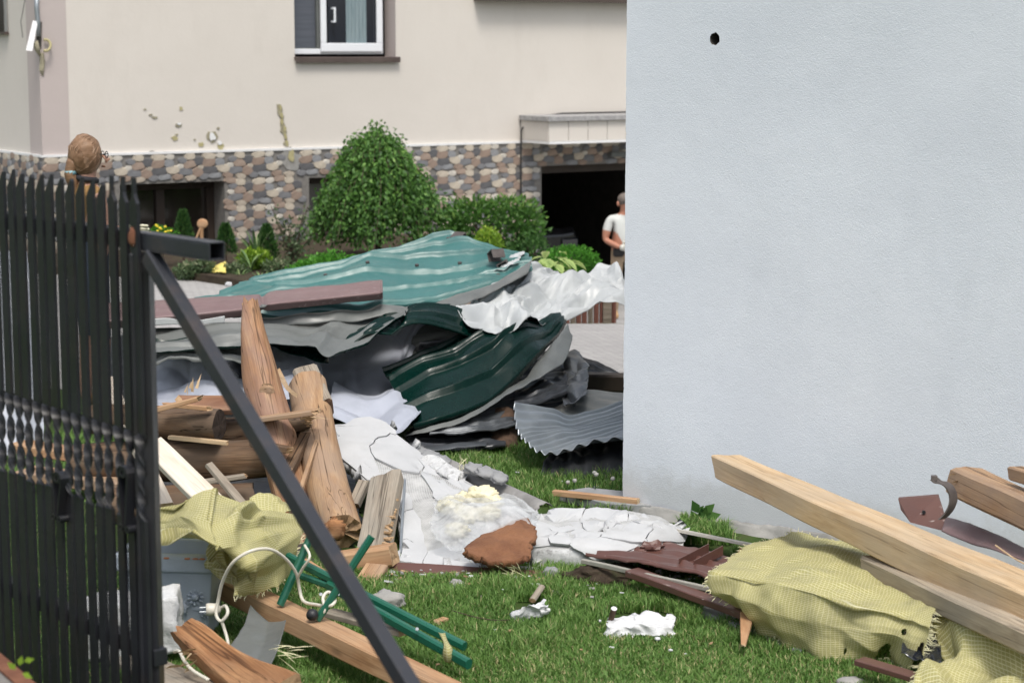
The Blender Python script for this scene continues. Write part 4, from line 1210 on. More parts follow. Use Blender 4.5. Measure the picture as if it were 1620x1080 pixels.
def simple_bush(name, px, py, d, size, n, leaf, mat, label, cat='shrub', z=None, **kw):
    c = P(px, py, d)
    if z is not None: c.z = z
    base = Vector((c.x, c.y, max(terrain(c.x, c.y), c.z - size[2])))
    r = plant(name, base, label, cat)
    stems(r, base, [c + Vector((size[0] * math.cos(a) * .5, size[1] * math.sin(a) * .5, size[2] * .3)) for a in (0.3, 1.5, 2.6, 3.9, 5.2)], 0.012, M['bark'])
    bushy(r, tuple(c), size, n, leaf, mat, **kw)
    return r
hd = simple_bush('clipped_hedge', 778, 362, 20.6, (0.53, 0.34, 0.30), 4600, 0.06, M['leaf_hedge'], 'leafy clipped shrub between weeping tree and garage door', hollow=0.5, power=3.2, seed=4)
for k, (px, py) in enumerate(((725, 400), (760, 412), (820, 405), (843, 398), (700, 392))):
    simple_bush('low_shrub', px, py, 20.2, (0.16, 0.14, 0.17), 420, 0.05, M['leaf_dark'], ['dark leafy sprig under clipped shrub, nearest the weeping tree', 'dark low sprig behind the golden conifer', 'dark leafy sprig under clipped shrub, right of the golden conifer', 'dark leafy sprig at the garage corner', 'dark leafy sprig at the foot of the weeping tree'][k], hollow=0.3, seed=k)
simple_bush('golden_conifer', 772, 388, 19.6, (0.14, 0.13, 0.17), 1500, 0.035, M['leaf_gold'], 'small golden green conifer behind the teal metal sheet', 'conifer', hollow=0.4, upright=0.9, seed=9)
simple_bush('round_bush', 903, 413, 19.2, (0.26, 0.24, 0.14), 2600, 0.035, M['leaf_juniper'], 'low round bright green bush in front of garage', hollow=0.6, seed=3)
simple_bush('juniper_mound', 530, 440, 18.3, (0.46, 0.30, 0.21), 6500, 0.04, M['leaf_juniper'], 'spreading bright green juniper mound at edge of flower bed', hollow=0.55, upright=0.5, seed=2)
for k, (px, py, h, wd, lb) in enumerate(((290, 366, .20, .075, 'small cone shaped conifer in front of the basement window'), (357, 383, .17, .085, 'small dark cone conifer beside the basement window edge'), (422, 392, .22, .10, 'dark cone conifer between blade leaf plant and rose bush'))):
    c = P(px, py, 19.9); r = plant('cone_conifer', Vector((c.x, c.y, 0.05)), lb, 'conifer', 'small conifers along the house')
    mb = MB(); mb.tube([Vector((c.x, c.y, 0.05)), Vector((c.x, c.y, c.z + h * .5))], [.014, .008], 6); mb.build('trunk', M['bark'], r)
    n = 1100; t = RNG.random(n) ** 0.7; a = RNG.random(n) * 2 * math.pi; rad = wd * 1.25 * (1 - t) ** 0.7 * (0.6 + 0.45 * RNG.random(n)) + 0.008
    p = np.stack([c.x + rad * np.cos(a), c.y + rad * np.sin(a), c.z - h * .75 + 1.9 * h * t * .9], 1)
    leaf_mesh('crown', p, np.stack([np.cos(a) * .5, np.sin(a) * .5, np.full(n, .9)], 1) + RNG.normal(size=(n, 3)) * .2, rdir(n), 0.05, 0.016, M['leaf_dark'], r)

def blades(name, base, n, h, spread, width, mat, label, cat='plant', arch=0.5, parent=None):
    r = plant(name, base, label, cat) if parent is None else parent
    for k in range(n):
        a = random.uniform(0, 6.28); s = random.uniform(.25, 1) * spread; hh = h * random.uniform(.65, 1.05)
        pts, wv = [], []
        for i in range(7):
            t = i / 6; pts.append(Vector(base) + Vector((math.cos(a) * s * t ** 1.6, math.sin(a) * s * t ** 1.6, hh * (t - arch * .35 * t ** 3))))
            wv.append(Vector((-math.sin(a), math.cos(a), 0)) * (width * (0.55 + t) * (1 - t) ** .55 * 1.2 + .001))
        mb = MB(); mb.strip(pts, wv, Vector((0, 0, 0.003))); o = mb.build('leaf', mat, r)
        at = o.data.attributes.new('tone', 'FLOAT', 'POINT'); v = random.random(); at.data.foreach_set('value', [v] * len(o.data.vertices))
    return r
b = P(405, 408, 19.8); blades('blade_plant', Vector((b.x, b.y, 0.06)), 16, 0.46, 0.22, 0.035, M['leaf_blade'], 'upright blade leaved plant against the stone plinth')
b = P(397, 420, 19.3); blades('iris_clump', Vector((b.x, b.y, 0.06)), 14, 0.26, 0.24, 0.022, M['leaf_blade'], 'low arching clump of narrow leaves in flower bed')
for k, (px, py, dd, lb) in enumerate(((380, 446, 18.9, 'narrow green leaf tuft on paving edge beside white scrap'), (412, 452, 18.6, 'narrow green leaf tuft nearest the mauve ridge cap'), (330, 436, 19.2, 'grassy tuft beside the yellow cloth in flower bed'))):
    b = G(px, py); blades('leaf_tuft', Vector((b.x, b.y, 0.02)), 12, 0.13, 0.12, 0.014, M['leaf_blade'], lb)
# sparse rose bush
c = P(462, 388, 20.0); r = plant('rose_bush', Vector((c.x, c.y, 0.05)), 'sparse thin stemmed rose bush left of the weeping tree', 'shrub')
tips = [c + Vector((RNG.uniform(-.2, .2), RNG.uniform(-.15, .15), RNG.uniform(.05, .42))) for _ in range(11)]
stems(r, Vector((c.x, c.y, 0.03)), tips, 0.008, M['bark'])
pos = [];
for t in tips:
    for k in range(42):
        f = RNG.random() ** 0.6; q = Vector((c.x, c.y, 0.03)).lerp(t, f); pos.append(np.array(q) + RNG.normal(size=3) * 0.035)
leaf_mesh('foliage', pos, rdir(len(pos)), rdir(len(pos)), 0.05, 0.026, M['leaf_grey'], r)
simple_bush('gold_shrub', 402, 412, 19.5, (0.17, 0.14, 0.10), 800, 0.05, M['leaf_gold'], 'yellow green low shrub under the blade leaf plant', hollow=0.3, seed=6)
for k, (px, py, w_, lb) in enumerate(((298, 430, .14, 'grey green low plant just beyond the open rail end'), (322, 424, .10, 'grey green low plant beside the yellow cloth'), (440, 425, .16, 'grey green low plant under the rose bush'), (372, 432, .13, 'grey green low plant between yellow cloth and gold shrub'), (350, 437, .12, 'grey green low plant on bed edge above the white scrap'))):
    simple_bush('low_plant', px, py, 19.2, (w_, .12, .085), 420, 0.05, M['leaf_grey'], lb, 'plant', hollow=0.2, seed=k + 20)
# yellow flowers
c = P(250, 368, 19.7); r = plant('yellow_flowers', Vector((c.x, c.y, 0.05)), 'yellow flowering plant under the basement window', 'plant')
stems(r, Vector((c.x, c.y, 0.03)), [c + Vector((RNG.uniform(-.13, .13), 0, RNG.uniform(-.02, .1))) for _ in range(9)], .006, M['bark'])
bushy(r, tuple(c - Vector((0, 0, .05))), (.2, .12, .11), 700, .04, M['leaf_juniper'], .2)
for k in range(16):
    chunk('flower', c + Vector((RNG.uniform(-.16, .16), RNG.uniform(-.13, -.06), RNG.uniform(-.05, .09))), (.016, .016, .012), M['flower_yellow'], k, .3, .1, 1, r)
# variegated hosta in the raised bed
hb = P(868, 425, 18.4); hosta = plant('variegated_hosta', Vector((hb.x, hb.y, hb.z - .05)), 'pale variegated hosta between clipped shrub and round bush', 'plant')
for k in range(46):
    a = random.uniform(0, 6.28); s = random.uniform(.05, .24); z = random.uniform(.02, .22); L = random.uniform(.10, .17)
    p = hb + Vector((math.cos(a) * s * 1.1, math.sin(a) * s * .7, z - .07)); d = Vector((math.cos(a), math.sin(a), random.uniform(-.5, .35))).normalized(); sd_ = d.cross(Vector((0, 0, 1))).normalized(); up_ = sd_.cross(d)
    mb = MB(); vs = []
    for (t, w_) in ((0, .12), (.25, .8), (.5, 1), (.78, .6), (1, .03)):
        c_ = p + d * L * t - Vector((0, 0, .05 * t * t)); vs += [c_ - sd_ * w_ * L * .3 + up_ * .012 * w_, c_, c_ + sd_ * w_ * L * .3 + up_ * .012 * w_]
    mb.add(vs, [f for i in range(4) for f in ((3*i, 3*i+1, 3*i+4, 3*i+3), (3*i+1, 3*i+2, 3*i+5, 3*i+4))])
    o = mb.build('leaf', M['leaf_hosta'], hosta, True)
    at = o.data.attributes.new('tone', 'FLOAT', 'POINT'); v = random.random() * .5; at.data.foreach_set('value', [min(1, v + (.45 if i % 3 != 1 else 0)) for i in range(15)])
# timber palisade holding the raised bed
pal = empty('timber_palisade', G(938, 510, -.12), 'row of upright brown timber posts edging the raised bed', 'edging')
for k in range(9):
    p = P(897 + k * 9.2, 511, 17.0 + 0.02 * k); h_ = .30 + .03 * math.sin(k * 2.1)
    bar('timber_post', Vector((p.x, p.y, -.2)), Vector((p.x, p.y, -.12 + h_)), .046, .046, [M['palisade_a' if k % 3 != 1 else 'palisade_b'], M['cut_dark']], nside=10, seg=6, seed=k, parent=pal)
p = P(960, 511, 17.1); mb = MB(); mb.box((p.x - .035, p.y - .03, -.2), (p.x + .04, p.y + .03, .16)); mb.build('end_post', M['palisade_b'], pal, bevel=.006)

# small things in the yard
c = P(318, 366, 19.5)
fig = empty('wooden_ornament', c - Vector((0, 0, .12)), 'light brown carved wooden ornament by the basement window', 'ornament')
bar('leg', c + Vector((-.075, 0, -.14)), c + Vector((0, 0, .04)), .035, .025, [M['pine_orange'], M['cut_end']], nside=8, seg=6, parent=fig)
bar('leg', c + Vector((.0, .02, -.14)), c + Vector((.01, 0, .04)), .035, .025, [M['pine_orange'], M['cut_end']], nside=8, seg=6, parent=fig)
chunk('head', c + Vector((.015, 0, .075)), (.055, .02, .05), M['pine_orange'], 2, .1, .03, 3, fig)
g_ = G(345, 432)
sheet('yellow_cloth', [[(330, 431, 19.2), (341, 431, 19.1), (357, 431, 19.0)], [(338, 424, 19.3), (346, 420, 19.2), (357, 420, 19.2)], [(343, 420, 19.4), (352, 416, 19.4), (357, 413, 19.4)]], 20, 16, M['yellow_cloth'], lambda u, v, p, a, b: .012 * noise.noise(Vector(p) * 22), .006, label='bright yellow cloth scrap lying in the flower bed', cat='cloth')
chunk('white_scrap', G(369, 449, .02), (.075, .04, .022), M['eps'], 5, .2, .08, 3, boxy=.5, label='white foam scrap on the paving edge by flower bed', cat='foam')

# black car standing inside the garage
cp = HW(gx0 + 0.75, 2.4, -1.0)
car = empty('parked_car', cp, 'black car parked inside the dark garage', 'car', None, HROT)
prof = [(-0.85, .25), (.85, .25), (.88, .75), (.80, .88), (.62, .95), (.46, 1.42), (-.46, 1.42), (-.62, .95), (-.80, .88), (-.88, .75)]
mb = MB(); n = len(prof); ys = [-1.0, -.9, -.2, .5, 1.9, 2.1]
vs = []
for j, y in enumerate(ys):
    for (x, z) in prof:
        zz = z if z < .9 else (.86 + (z - .9) * [0.0, .05, .12, 1, 1, .6][j]); sx = [.92, .98, 1, 1, 1, .95][j]; vs.append(HMX @ (Vector((gx0 + .75 + x * sx, 2.4 + y, -1.0 + zz * [.92, 1, 1, 1, 1, .95][j]))))
mb.add(vs, [(j*n+k, j*n+(k+1) % n, (j+1)*n+(k+1) % n, (j+1)*n+k) for j in range(5) for k in range(n)] + [tuple(range(n)), tuple(range(5*n, 6*n))])
mb.build('body', M['car_black'], car, fix=True, bevel=.03)
def cbox(nm, x0, x1, y0, y1, z0, z1, mat): mb = MB(); mb.box((gx0 + .75 + x0, 2.4 + y0, -1 + z0), (gx0 + .75 + x1, 2.4 + y1, -1 + z1), 0, HMX); return mb.build(nm, mat, car, bevel=.02)
for sx in (-.78, .52): cbox('headlight', sx, sx + .26, -1.03, -.95, .62, .74, M['glass'])
for sx in (-.86, .66):
    for yy in (-.6, 1.4):
        mb = MB(); mb.tube([HW(gx0 + .75 + sx, 2.4 + yy, -1 + .31), HW(gx0 + .75 + sx + .2, 2.4 + yy, -1 + .31)], .31, 20); mb.build('wheel', M['rubber'], car)
mb = MB(); q = [HW(gx0 + .75 + x, 2.4 + y, -1 + z) for (x, y, z) in ((-.56, -.14, .93), (.56, -.14, .93), (.44, .46, 1.38), (-.44, .46, 1.38))]; mb.prism(q, (0, 0, .012)); mb.build('windscreen', M['glass'], car, fix=True)

# ------------------------------------------------------------------ people
def body(name, J, E, mats, parent):
    """one continuous skinned figure; E: (joint, joint, material)"""
    names = list(J); me = bpy.data.meshes.new(name)
    me.from_pydata([tuple(J[k][0]) for k in names], [(names.index(a), names.index(b)) for a, b, m in E], [])
    o = bpy.data.objects.new(name, me); COL.objects.link(o)
    sk = o.modifiers.new('skin', 'SKIN'); sk.use_smooth_shade = True
    for i, k in enumerate(names):
        r = J[k][1]; r = r if isinstance(r, tuple) else (r, r)
        me.skin_vertices[0].data[i].radius = r
        me.skin_vertices[0].data[i].use_root = (i == 0)
    ss = o.modifiers.new('sub', 'SUBSURF'); ss.levels = 2; ss.render_levels = 2
    dg = bpy.context.evaluated_depsgraph_get(); m2 = bpy.data.meshes.new_from_object(o.evaluated_get(dg))
    bpy.data.objects.remove(o); m2.name = name
    segs = [(J[a][0], J[b][0], m) for a, b, m in E]
    for p in m2.polygons:
        c = p.center; best = 9
        for a, b, m in segs:
            ab = b - a; t = min(1, max(0, (c - a).dot(ab) / ab.length_squared)); dd = (c - a - ab * t).length
            if dd < best: best, mi = dd, m
        p.material_index = mi; p.use_smooth = True
    return link_mesh(name, m2, mats, parent)

def face(parent, hc, f, r, mskin, ears=True):
    up = Vector((0, 0, 1))
    mb = MB(); mb.tube([hc + f * .085 + up * .012, hc + f * .118 - up * .02, hc + f * .10 - up * .03], [.009, .017, .010], 6); mb.build('nose', mskin, parent, True)
    for s in (-1, 1):
        if ears: chunk('ear', hc + r * s * .083 - up * .01, (.018, .012, .03), mskin, 1, .1, .05, 2, parent)
        chunk('eye', hc + f * .083 + r * s * .032 + up * .015, (.010, .010, .007), M['rubber'], 1, 0, 0, 1, parent)
    mb = MB(); mb.tube([hc + f * .086 - r * .022 - up * .058, hc + f * .094 - up * .058, hc + f * .086 + r * .022 - up * .058], .006, 6); mb.build('mouth', M['rust_wool'], parent, True)

def hand(parent, wrist, d, palm_n, mat):
    d = Vector(d).normalized(); n = Vector(palm_n); n = (n - d * n.dot(d)).normalized(); s = d.cross(n)
    mb = MB(); mb.strip([wrist, wrist + d * .04, wrist + d * .085], [s * .05, s * .08, s * .075], [n * .035, n * .032, n * .024])
    for k, (o, L) in enumerate(((-.03, .065), (-.01, .075), (.01, .07), (.03, .055))):
        b = wrist + d * .085 + s * o; mb.tube([b - d * .01, b + d * L * .5 + n * .008, b + d * L * .8 + n * .03, b + d * L * .75 + n * .05], [.010, .0095, .009, .007], 6)
    b = wrist + d * .03 + s * .04; mb.tube([b, b + s * .03 + d * .02, b + s * .035 + d * .05 + n * .015], [.012, .011, .008], 6)
    return mb.build('hand', mat, parent, True)

# woman behind the gate
wp = P(136, 250, 12.0); W0 = Vector((wp.x, wp.y, 0)); f = Vector((.86, .51, 0)); r_ = Vector((.51, -.86, 0)); U = Vector((0, 0, 1))
wom = empty('person', W0, 'person with fair hair tied back, glasses and dark top behind the gate', 'person')
def wj(a, b, z): return W0 + f * a + r_ * b + U * z
J = {'pel': (wj(0, 0, .93), (.155, .12)), 'waist': (wj(0, 0, 1.08), (.13, .10)), 'chest': (wj(.0, 0, 1.27), (.15, .115)), 'neck0': (wj(-.01, 0, 1.40), (.065, .06)), 'neck': (wj(.0, 0, 1.47), .05), 'head': (wj(.02, 0, 1.555), (.075, .085)), 'crown': (wj(.01, 0, 1.62), (.06, .07)),
     'shR': (wj(0, .165, 1.36), .055), 'elR': (wj(.06, .20, 1.12), .042), 'wrR': (wj(.22, .14, 1.03), .03), 'shL': (wj(0, -.165, 1.36), .055), 'elL': (wj(.07, -.20, 1.13), .042), 'wrL': (wj(.26, -.10, 1.10), .03),
     'hipR': (wj(0, .085, .86), (.095, .10)), 'knR': (wj(.03, .10, .48), .062), 'anR': (wj(0, .10, .09), .042), 'toR': (wj(.14, .11, .045), .04), 'hipL': (wj(0, -.085, .86), (.095, .10)), 'knL': (wj(.02, -.10, .48), .062), 'anL': (wj(-.02, -.10, .09), .042), 'toL': (wj(.12, -.11, .045), .04)}
E = [('pel', 'waist', 2), ('waist', 'chest', 1), ('chest', 'neck0', 1), ('neck0', 'neck', 0), ('neck', 'head', 0), ('head', 'crown', 0), ('chest', 'shR', 1), ('shR', 'elR', 0), ('elR', 'wrR', 0), ('chest', 'shL', 1), ('shL', 'elL', 0), ('elL', 'wrL', 0),
     ('pel', 'hipR', 2), ('hipR', 'knR', 2), ('knR', 'anR', 0), ('anR', 'toR', 1), ('pel', 'hipL', 2), ('hipL', 'knL', 2), ('knL', 'anL', 0), ('anL', 'toL', 1)]
body('body', J, E, [M['skin'], M['top_gold'], M['navy']], wom)
hc = wj(.02, 0, 1.565); face(wom, hc, f, r_, M['skin'], False)
hand(wom, J['wrR'][0], f + U * -.1, -r_, M['cream_glove']); hand(wom, J['wrL'][0], f, r_, M['cream_glove'])
hr = chunk('hair', hc - f * .026 + U * .013, (.102, .096, .124), M['hair_blond'], 4, .05, .03, 5, wom, rot=(0, 0, math.atan2(f.y, f.x)))
mb = MB(); mb.tube(spline([hc - f * .09 - U * .03, hc - f * .12 - U * .09, hc - f * .10 - U * .16, hc - f * .085 - U * .24], 8), [.05, .046, .036, .036, .038, .036, .03, .02, .008], 10); mb.build('ponytail', M['hair_blond'], wom, True)
mb = MB(); mb.tube([hc - f * .118 - U * .075, hc - f * .115 - U * .10], .036, 12); mb.build('hair_band', M['turquoise'], wom, True)
# combed strands from the hairline back to the tie
hs = MB(); cen_ = hc - f * .026 + U * .013; tie = hc - f * .115 - U * .075
for k in range(320):
    a = random.uniform(-1.25, 1.25); side = random.choice((-1, 1)); el = random.uniform(-.55, 1.45)
    d0 = (f * (.72 * math.cos(el)) + r_ * side * math.cos(el) * .8 + U * math.sin(el) * 1.05).normalized()
    pts = []
    for i in range(7):
        t = i / 6; d1 = (tie - cen_).normalized(); dd = d0.lerp(d1, t).normalized(); wob_ = .0022 * math.sin(k * 3.1 + i)
        pts.append(cen_ + f * dd.dot(f) * .104 + r_ * dd.dot(r_) * (.098 + wob_) + U * dd.dot(U) * (.127 + wob_))
    hs.tube(pts, [.0012, .0024, .0028, .0028, .0026, .0024, .002], 4, k % 2)
o = hs.build('hair_strands', [M['hair_blond'], M['hair_fair']], wom, True); o['kind'] = 'stuff'
gl = MB()
for s in (-1, 1):
    c_ = hc + f * .098 + r_ * s * .034 + U * .014; gl.tube([c_ + r_ * .025 * math.cos(t) + U * .019 * math.sin(t) for t in [i * math.pi / 6 for i in range(13)]], .0028, 5)
    gl.tube([hc + f * .095 + r_ * s * .06 + U * .02, hc + f * .01 + r_ * s * .085 + U * .02], .0028, 5)
gl.build('glasses', M['rubber'], wom)
mb = MB(); mb.tube(spline([wj(-.06, -.02, 1.455), wj(-.05, .06, 1.44), wj(.03, .065, 1.43), wj(.06, 0, 1.42)], 10), .018, 7); mb.build('collar', M['top_dark'], wom, True)

# man in front of the garage, half behind the white wall
mp = P(986, 508, 23.0); M0 = Vector((mp.x, mp.y, terrain(mp.x, mp.y))); S_ = (P(986, 306, 23.0).z - M0.z) / 1.76
f = Vector((.25, -.97, 0)); r_ = Vector((-.97, -.25, 0))
man = empty('person', M0, 'person in pale shirt and khaki trousers standing before the garage, half hidden by white wall', 'person')
def mj(a, b, z): return M0 + (f * a + r_ * b + U * z) * S_
J = {'pel': (mj(0, 0, .98), (.16 * S_, .12 * S_)), 'waist': (mj(.01, 0, 1.12), (.155 * S_, .125 * S_)), 'chest': (mj(0, 0, 1.33), (.17 * S_, .13 * S_)), 'neck0': (mj(.01, 0, 1.47), .07 * S_), 'neck': (mj(.02, 0, 1.53), .058 * S_), 'head': (mj(.04, 0, 1.62), (.078 * S_, .09 * S_)), 'crown': (mj(.03, 0, 1.69), (.066 * S_, .075 * S_)),
     'shR': (mj(0, .20, 1.42), .068 * S_), 'slR': (mj(.0, .25, 1.25), .066 * S_), 'elR': (mj(0, .27, 1.12), .047 * S_), 'wrR': (mj(.2, .12, 1.03), .034 * S_), 'shL': (mj(0, -.20, 1.42), .068 * S_), 'slL': (mj(.0, -.25, 1.25), .066 * S_), 'elL': (mj(.0, -.27, 1.12), .047 * S_), 'wrL': (mj(.22, -.1, 1.03), .034 * S_),
     'hipR': (mj(0, .095, .90), (.10 * S_, .11 * S_)), 'knR': (mj(.04, .12, .50), .07 * S_), 'anR': (mj(0, .13, .10), .05 * S_), 'toR': (mj(.16, .15, .05), .045 * S_), 'hipL': (mj(0, -.095, .90), (.10 * S_, .11 * S_)), 'knL': (mj(.02, -.12, .50), .07 * S_), 'anL': (mj(0, -.13, .10), .05 * S_), 'toL': (mj(.16, -.15, .05), .045 * S_)}
E = [('pel', 'waist', 2), ('waist', 'chest', 1), ('chest', 'neck0', 1), ('neck0', 'neck', 0), ('neck', 'head', 0), ('head', 'crown', 0), ('chest', 'shR', 1), ('shR', 'slR', 1), ('slR', 'elR', 0), ('elR', 'wrR', 0), ('chest', 'shL', 1), ('shL', 'slL', 1), ('slL', 'elL', 0), ('elL', 'wrL', 0),
     ('pel', 'hipR', 2), ('hipR', 'knR', 2), ('knR', 'anR', 2), ('anR', 'toR', 3), ('pel', 'hipL', 2), ('hipL', 'knL', 2), ('knL', 'anL', 2), ('anL', 'toL', 3)]
body('body', J, E, [M['skin_tan'], M['shirt_pale'], M['khaki'], M['shoe_tan']], man)
hc = mj(.04, 0, 1.635); face(man, hc, f, r_, M['skin_tan'])
hand(man, J['wrR'][0], -r_ + f * .3, -f, M['glove']); hand(man, J['wrL'][0], r_ + f * .3, -f, M['glove'])
chunk('hair', hc - f * .015 + U * .035, (.086, .092, .08), M['hair_grey'], 4, .05, .02, 3, man, rot=(0, 0, 0))
mb = MB(); mb.tube([mj(.135 * math.cos(t), .17 * math.sin(t), 1.03) for t in [i * math.pi / 8 for i in range(17)]], .02 * S_, 6); mb.build('belt', M['belt'], man, True)
chunk('belt_pouch', mj(.11, .11, .96), (.07, .035, .06), M['belt'], 2, .1, .03, 2, man, boxy=.6)
# ------------------------------------------------------------------ torn sheet metal roofing
def ribs(x, pitch, h, w=0.22):
    f = (x / pitch) % 1.0
    return h * (sstep(0, 0.06, f) - sstep(w, w + 0.06, f))
def cr(p, s, amp, seed=0):
    q = Vector(p) * s + Vector((seed * 3.3, seed, 0))
    return amp * ((1 - 2.2 * abs(noise.noise(q))) * 0.65 + (1 - 2.2 * abs(noise.noise(q * 2.3 + Vector((5, 1, 7))))) * 0.3 + 0.4 * noise.noise(q * 0.6))
TAGM = 'sheet metal'
def kink(u, v, seed, n, amp, w, L=2.0, W=1.0):
    """straight sharp fold lines across a sheet"""
    key = (seed, n, amp, w, L, W)
    if key not in KINKS:
        rnd = random.Random(seed); KINKS[key] = []
        for i in range(n):
            a = rnd.uniform(0, math.pi); u0, v0 = rnd.uniform(0, L), rnd.uniform(0, W); sg = rnd.choice((-1, 1)); ww = w * rnd.uniform(.5, 1.5)
            KINKS[key].append((math.cos(a), math.sin(a), u0, v0, ww, sg * amp * rnd.uniform(.4, 1)))
    s = 0.0
    for (c, sn, u0, v0, ww, am) in KINKS[key]:
        d = abs((u - u0) * c + (v - v0) * sn)
        if d < ww:
            e = abs((v - v0) * c - (u - u0) * sn)
            if e < ww * 3.5: s += am * (1 - d / ww) * (1 - e / (ww * 3.5))
    return s
KINKS = {}

teal = sheet('roof_sheet', [
    [(240, 512, 11.5), (420, 501, 11.6), (560, 492, 11.75), (690, 481, 11.95), (790, 458, 12.15), (842, 432, 12.35)],
    [(290, 492, 12.1), (440, 478, 12.15), (565, 462, 12.3), (690, 446, 12.45), (790, 430, 12.6), (842, 420, 12.65)],
    [(380, 464, 12.9), (475, 444, 12.95), (570, 424, 13.05), (675, 400, 13.15), (770, 402, 13.1), (835, 413, 12.95)],
    [(410, 458, 13.3), (485, 438, 13.3), (570, 415, 13.4), (650, 397, 13.5), (718, 381, 13.55), (790, 408, 13.3)]], 150, 220, [M['teal'], M['sheet_grey']],
    lambda u, v, p, a, b: ribs(v, 0.21, 0.03, .12) + kink(u, v, 3, 16, .05, .22, 2.1, 1.7) + cr(p, 1.3, 0.025, 1) + cr(p, 4.5, 0.012, 2) - 0.08 * math.exp(-((a - .62) ** 2 * 40 + (b - .55) ** 2 * 18)),
    label='large teal ribbed roof sheet lying across the top of the wreckage', cat=TAGM, edge=.004)
sheet('bent_edge', [
    [(410, 520, 11.45), (520, 514, 11.5), (600, 504, 11.6), (690, 497, 11.7), (770, 470, 11.95), (836, 436, 12.2)],
    [(410, 506, 11.5), (520, 497, 11.6), (600, 489, 11.72), (700, 478, 11.92), (775, 455, 12.1), (844, 414, 12.35)]], 70, 10, [M['sheet_grey'], M['teal']],
    lambda u, v, p, a, b: cr(p, 3, .03, 4) + .02 * math.sin(b * 3), parent=teal, edge=.003)
g_ = o_grid[teal.name]
for k in range(26):                                   # screws along the ribs
    i = int(12 + (k % 4) * 58 + 3); j = int(14 + (k // 4) * 20 + (k % 4) * 5); 
    if i > 215 or j > 148: continue
    c = Vector(g_[i, j]); mb = MB(); mb.tube([c - Vector((0, 0, .004)), c + Vector((0, -.004, .014))], .013, 8); mb.build('screw', M['zinc_clip'], teal)
for k, (px, py) in enumerate(((785, 411), (797, 428), (726, 384))):
    c = P(px, py, 12.85 if k < 2 else 13.4) + Vector((0, 0, .03)); Mz = Matrix.Translation(c) @ Matrix.Rotation(0.5 + k, 4, 'Z') @ Matrix.Rotation(-.5, 4, 'X')
    mb = MB(); mb.box((-.045, -.035, -.03), (.045, -.028, .03), 0, Mz); mb.box((-.045, -.028, .024), (.045, .03, .03), 0, Mz); mb.box((-.045, .03, -.03), (.045, .036, .03), 0, Mz); mb.build('ridge_clip', M['zinc_clip'], teal)

# mauve ridge cap
def ridge_prof(b): return 0.0
rc = sheet('ridge_cap', [
    [(170, 520, 11.2), (300, 509, 11.28), (395, 498, 11.36), (430, 491, 11.38), (510, 482, 11.5), (603, 473, 11.62)],
    [(170, 508, 11.17), (300, 498, 11.25), (395, 488, 11.32), (430, 481, 11.34), (510, 473, 11.46), (603, 463, 11.58)],
    [(170, 487, 11.42), (300, 480, 11.5), (395, 473, 11.5), (430, 468, 11.6), (510, 459, 11.7), (603, 449, 11.8)],
    [(170, 480, 11.6), (300, 473, 11.65), (395, 467, 11.6), (430, 462, 11.75), (510, 453, 11.85), (603, 443, 11.95)]], 90, 24, [M['mauve_ridge'], M['sheet_grey']],
    lambda u, v, p, a, b: cr(p, 5, .006, 7) - .02 * math.exp(-((a - .52) ** 2) * 500), hard_v=True, label='long mauve brown ridge cap lying across the teal sheet', cat=TAGM)
mb = MB(); mb.prism([P(603, 473, 11.61), P(603, 463, 11.575), P(603, 449, 11.8), P(603, 443, 11.95), P(604, 472, 11.98)], (.008, 0, 0)); mb.build('end_cap', M['mauve_ridge'], rc, fix=True)

sheet('white_strip', [[(215, 516, 11.05), (260, 514, 11.05), (300, 513, 11.05), (356, 511, 11.1)], [(215, 506, 11.05), (260, 503, 11.05), (300, 507, 11.05), (356, 500, 11.1)]], 40, 6, M['sheet_white'],
      lambda u, v, p, a, b: .012 * math.sin(u * 22), label='narrow white metal strip below the mauve ridge cap', cat=TAGM)
sheet('grey_sheet', [
    [(225, 560, 11.0), (330, 548, 11.0), (430, 545, 11.0), (480, 556, 10.95), (513, 569, 10.9), (548, 553, 11.0), (592, 526, 11.2), (640, 500, 11.4)],
    [(225, 540, 11.2), (330, 530, 11.2), (430, 526, 11.25), (490, 528, 11.3), (530, 528, 11.35), (570, 520, 11.4), (605, 508, 11.5), (645, 493, 11.6)],
    [(225, 527, 11.5), (330, 518, 11.5), (430, 512, 11.55), (490, 510, 11.6), (530, 506, 11.65), (570, 502, 11.7), (605, 496, 11.75), (650, 488, 11.8)]], 120, 40, [M['sheet_grey'], M['green_shaded']],
    lambda u, v, p, a, b: ribs(v + .05, .2, .02) + kink(u, v, 4, 12, .05, .16, 1.6, .6) + cr(p, 3, .012, 3), label='grey underside of a ribbed sheet curling to a point above pale sheets', cat=TAGM, edge=.005)
sheet('green_fold', [
    [(418, 545, 11.15), (460, 560, 11.1), (500, 572, 11.05), (520, 575, 11.0)], [(418, 532, 11.3), (460, 536, 11.3), (500, 548, 11.25), (520, 566, 11.15)]], 40, 12, M['green_shaded'],
    lambda u, v, p, a, b: cr(p, 5, .012, 5), label='dark green folded sheet edge under the grey curl', cat=TAGM)
